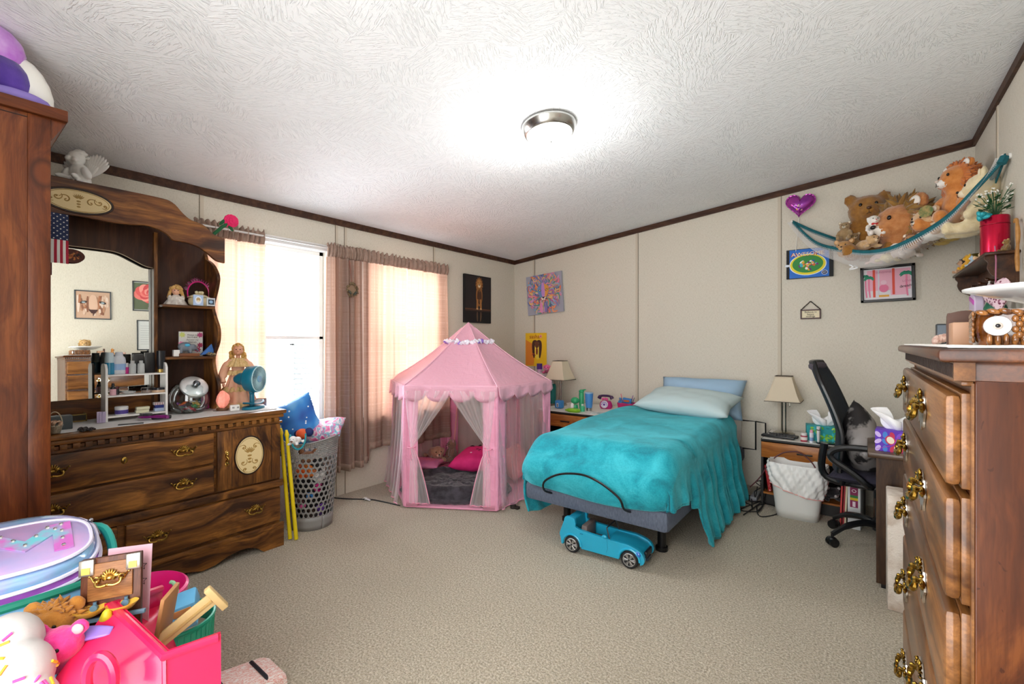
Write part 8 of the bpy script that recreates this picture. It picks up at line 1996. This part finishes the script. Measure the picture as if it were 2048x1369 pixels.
# white sprinkled cushion toy front left
def blob(name, label, parts, mat, loc, cat='stuffed animal', spr=None, rs=.006, seed_=1, **kw):
    T0 = thing(name, label, cat, loc); g = MB()
    for c_, r_ in parts: g.ell(c_, r_, n=20)
    g.part('body', mat, T0, remesh=rs, smooth=180, **kw)
    if spr:
        rr = random.Random(seed_); cs = ['#e04fa0', '#f0c030', '#5aa0dc', '#e04fa0', '#f0a030']
        toward = (V((0, 0, EYE)) - V(loc)).normalized()
        for i in range(spr):
            c_, r_ = rr.choice(parts); r_ = V((r_, r_, r_)) if isinstance(r_, (int, float)) else V(r_)
            d = (toward + V((rr.uniform(-.8, .8), rr.uniform(-.8, .8), rr.uniform(-.5, .6)))).normalized()
            p_ = V(c_) + V((d.x * r_.x, d.y * r_.y, d.z * r_.z)) * 1.0
            if any(((p_ - V(c2)).x / (V((r2, r2, r2)) if isinstance(r2, (int, float)) else V(r2)).x) ** 2 + ((p_ - V(c2)).y / (V((r2, r2, r2)) if isinstance(r2, (int, float)) else V(r2)).y) ** 2 + ((p_ - V(c2)).z / (V((r2, r2, r2)) if isinstance(r2, (int, float)) else V(r2)).z) ** 2 < .96 for c2, r2 in parts): continue
            t_ = d.cross(V((rr.uniform(-1, 1), rr.uniform(-1, 1), rr.uniform(-1, 1)))).normalized() * .009
            g = MB(); g.tube([p_ - t_, p_ + t_], .0028, 8); g.part('sprinkle', M(cs[i % 5], .6), T0)
    return T0
q = LL(22, 1350, .98)
blob('cupcake_cushion', 'white puffy cushion with coloured sprinkle stitches at the bottom left corner', [((-.05, 0, .04), (.062, .06, .07)), ((.015, .01, .0), (.062, .06, .07)), ((-.05, -.02, -.07), (.08, .07, .08)), ((.06, .02, -.045), (.045, .05, .05))], M('#c9c6c4', .85, bump=.15, bs=60), q, 'cushion', spr=34, seed_=5)
g = MB(); q2 = V((-1.06, .18, 0))
# storage crate the small toys lie in
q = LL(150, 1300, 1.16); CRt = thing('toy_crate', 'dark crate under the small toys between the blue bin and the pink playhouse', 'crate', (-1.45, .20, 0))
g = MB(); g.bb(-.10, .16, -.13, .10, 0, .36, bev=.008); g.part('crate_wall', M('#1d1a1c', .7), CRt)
plush('stuffed_animal', 'brown furry stuffed animal among the toys in front of the blue bin', LL(108, 1296, 1.14), TH + R(20), .12, ('#a86a1e', '#c28434'), pose='head', ears='round', mane=('#a0641a', '#c28434'), seedp=71, eye='#0a0808')
blob('fur_hat', 'black furry toy behind the brown furry animal in front of the blue bin', [((0, 0, 0), (.06, .04, .03)), ((.03, .0, -.01), (.05, .04, .03))], fur_mat('black_fur', '#0d0c10', '#1d1b22', 30, .8), LL(50, 1262, 1.16), 'toy', disp=.008)
plush('stuffed_animal', 'pink and black stuffed toy with shiny ears below the brown furry animal', LL(118, 1340, 1.06), TH + R(15), .11, ('#d21f78', '#e0408f'), muzzle='#b9b4b6', pose='head', ears='round', seedp=72)
g = MB(); g.grid(lambda u, w: ((u - .5) * .11, (w - .5) * .036 * (1 - .5 * u ** 3), .008 * sin(pi * u)), 14, 6); g.top('purple_spatula', M('#8f74c9', .3), 'smooth lilac plastic toy spatula lying above the pink stuffed toy', 'toy', loc=LL(175, 1272, 1.10), rot=(R(35), R(-8), TH + .1), solid=.007, smooth=180)
blob('toy_banana', 'yellow-green plastic toy squash left of the pink playhouse', [((0, 0, 0), (.016, .016, .045)), ((.008, 0, .03), (.012, .012, .02)), ((-.012, 0, -.025), (.018, .018, .02))], M('#c9c02a', .4), LL(212, 1255, 1.15), 'toy', rs=.004)
blob('plum_cloth', 'dark plum crumpled soft toy at the lower edge beside the pink playhouse', [((0, 0, 0), (.04, .035, .03)), ((.03, 0, .01), (.03, .03, .03)), ((-.02, .01, .02), (.03, .03, .02))], M('#4a1a48', .8, bump=.4, bs=40), LL(150, 1348, 1.10), 'toy', disp=.01)
g = MB(); g.ell((0, 0, .012), (.010, .007, .014)); g.ell((0, 0, -.01), (.007, .006, .016)); g.top('toy_doll', M('#d9a274', .5), 'tiny tan toy figure between the pink stuffed toy and the playhouse', 'toy', loc=LL(145, 1302, 1.08), remesh=.002, smooth=180)
# ================================================================== groups of like things
def grp(text, test):
    n_ = [o for o in COL.objects if o.parent is None and o.get('label') and not o.get('group') and test(o)]
    if len(n_) > 1:
        for o in n_: o['group'] = text
bpy.context.view_layer.update()
inb = lambda o, x0, x1, y0, y1, z0=-1, z1=3: x0 < o.location.x < x1 and y0 < o.location.y < y1 and z0 < o.location.z < z1
grp('stuffed animals in the toy hammock', lambda o: o['category'] == 'stuffed animal' and inb(o, -.5, .62, 3.6, 4.5, 1.74))
grp('small toys on the wall shelf', lambda o: inb(o, .45, .62, 3.3, 4.5, 1.70, 1.80) and o['category'] in ('toy', 'stuffed animal', 'doll'))
grp('stuffed animals inside the grey hamper', lambda o: o['category'] == 'stuffed animal' and inb(o, -3.3, -2.8, 1.4, 1.9, 0, .6))
grp('wrapped candies in the glass jar', lambda o: o['category'] == 'candy')
for c_, t_ in (('curtain', 'taupe curtains at the two windows'), ('nightstand', 'nightstands beside the bed'), ('tissue box', 'tissue boxes'), ('folder', 'folders beside the binder'), ('soap', 'pale yellow bars on the organizer'), ('pen', 'pens in the magenta basket'), ('compact', 'powder compacts on the organizer'), ('remote control', 'remote controls on the right nightstand'), ('stick', 'yellow sticks beside the dresser'), ('poster', 'posters on the bed wall')):
    grp(t_, lambda o: o['category'] == c_)
grp('table lamps on the nightstands', lambda o: o.name.startswith('table_lamp'))
grp('bottles on the white organizer', lambda o: o['category'] in ('bottle', 'tube', 'jar') and inb(o, -3.3, -3.05, .55, .85))
grp('perfume boxes on the white organizer', lambda o: o.name.startswith('perfume_box'))
grp('bottles on the right nightstand', lambda o: o['category'] in ('bottle', 'tube') and inb(o, -.7, 0, 4, 4.5))
grp('bottles on the left nightstand', lambda o: o['category'] == 'bottle' and inb(o, -2.7, -1.8, 3.7, 4.5))
grp('books on the nightstand shelf', lambda o: o['category'] == 'book')
grp('framed pictures seen in the mirror', lambda o: o['category'] == 'picture' and o.location.x > .6)
grp('bed pillows', lambda o: o.name.startswith('pillow') and o.location.y > 3.8)
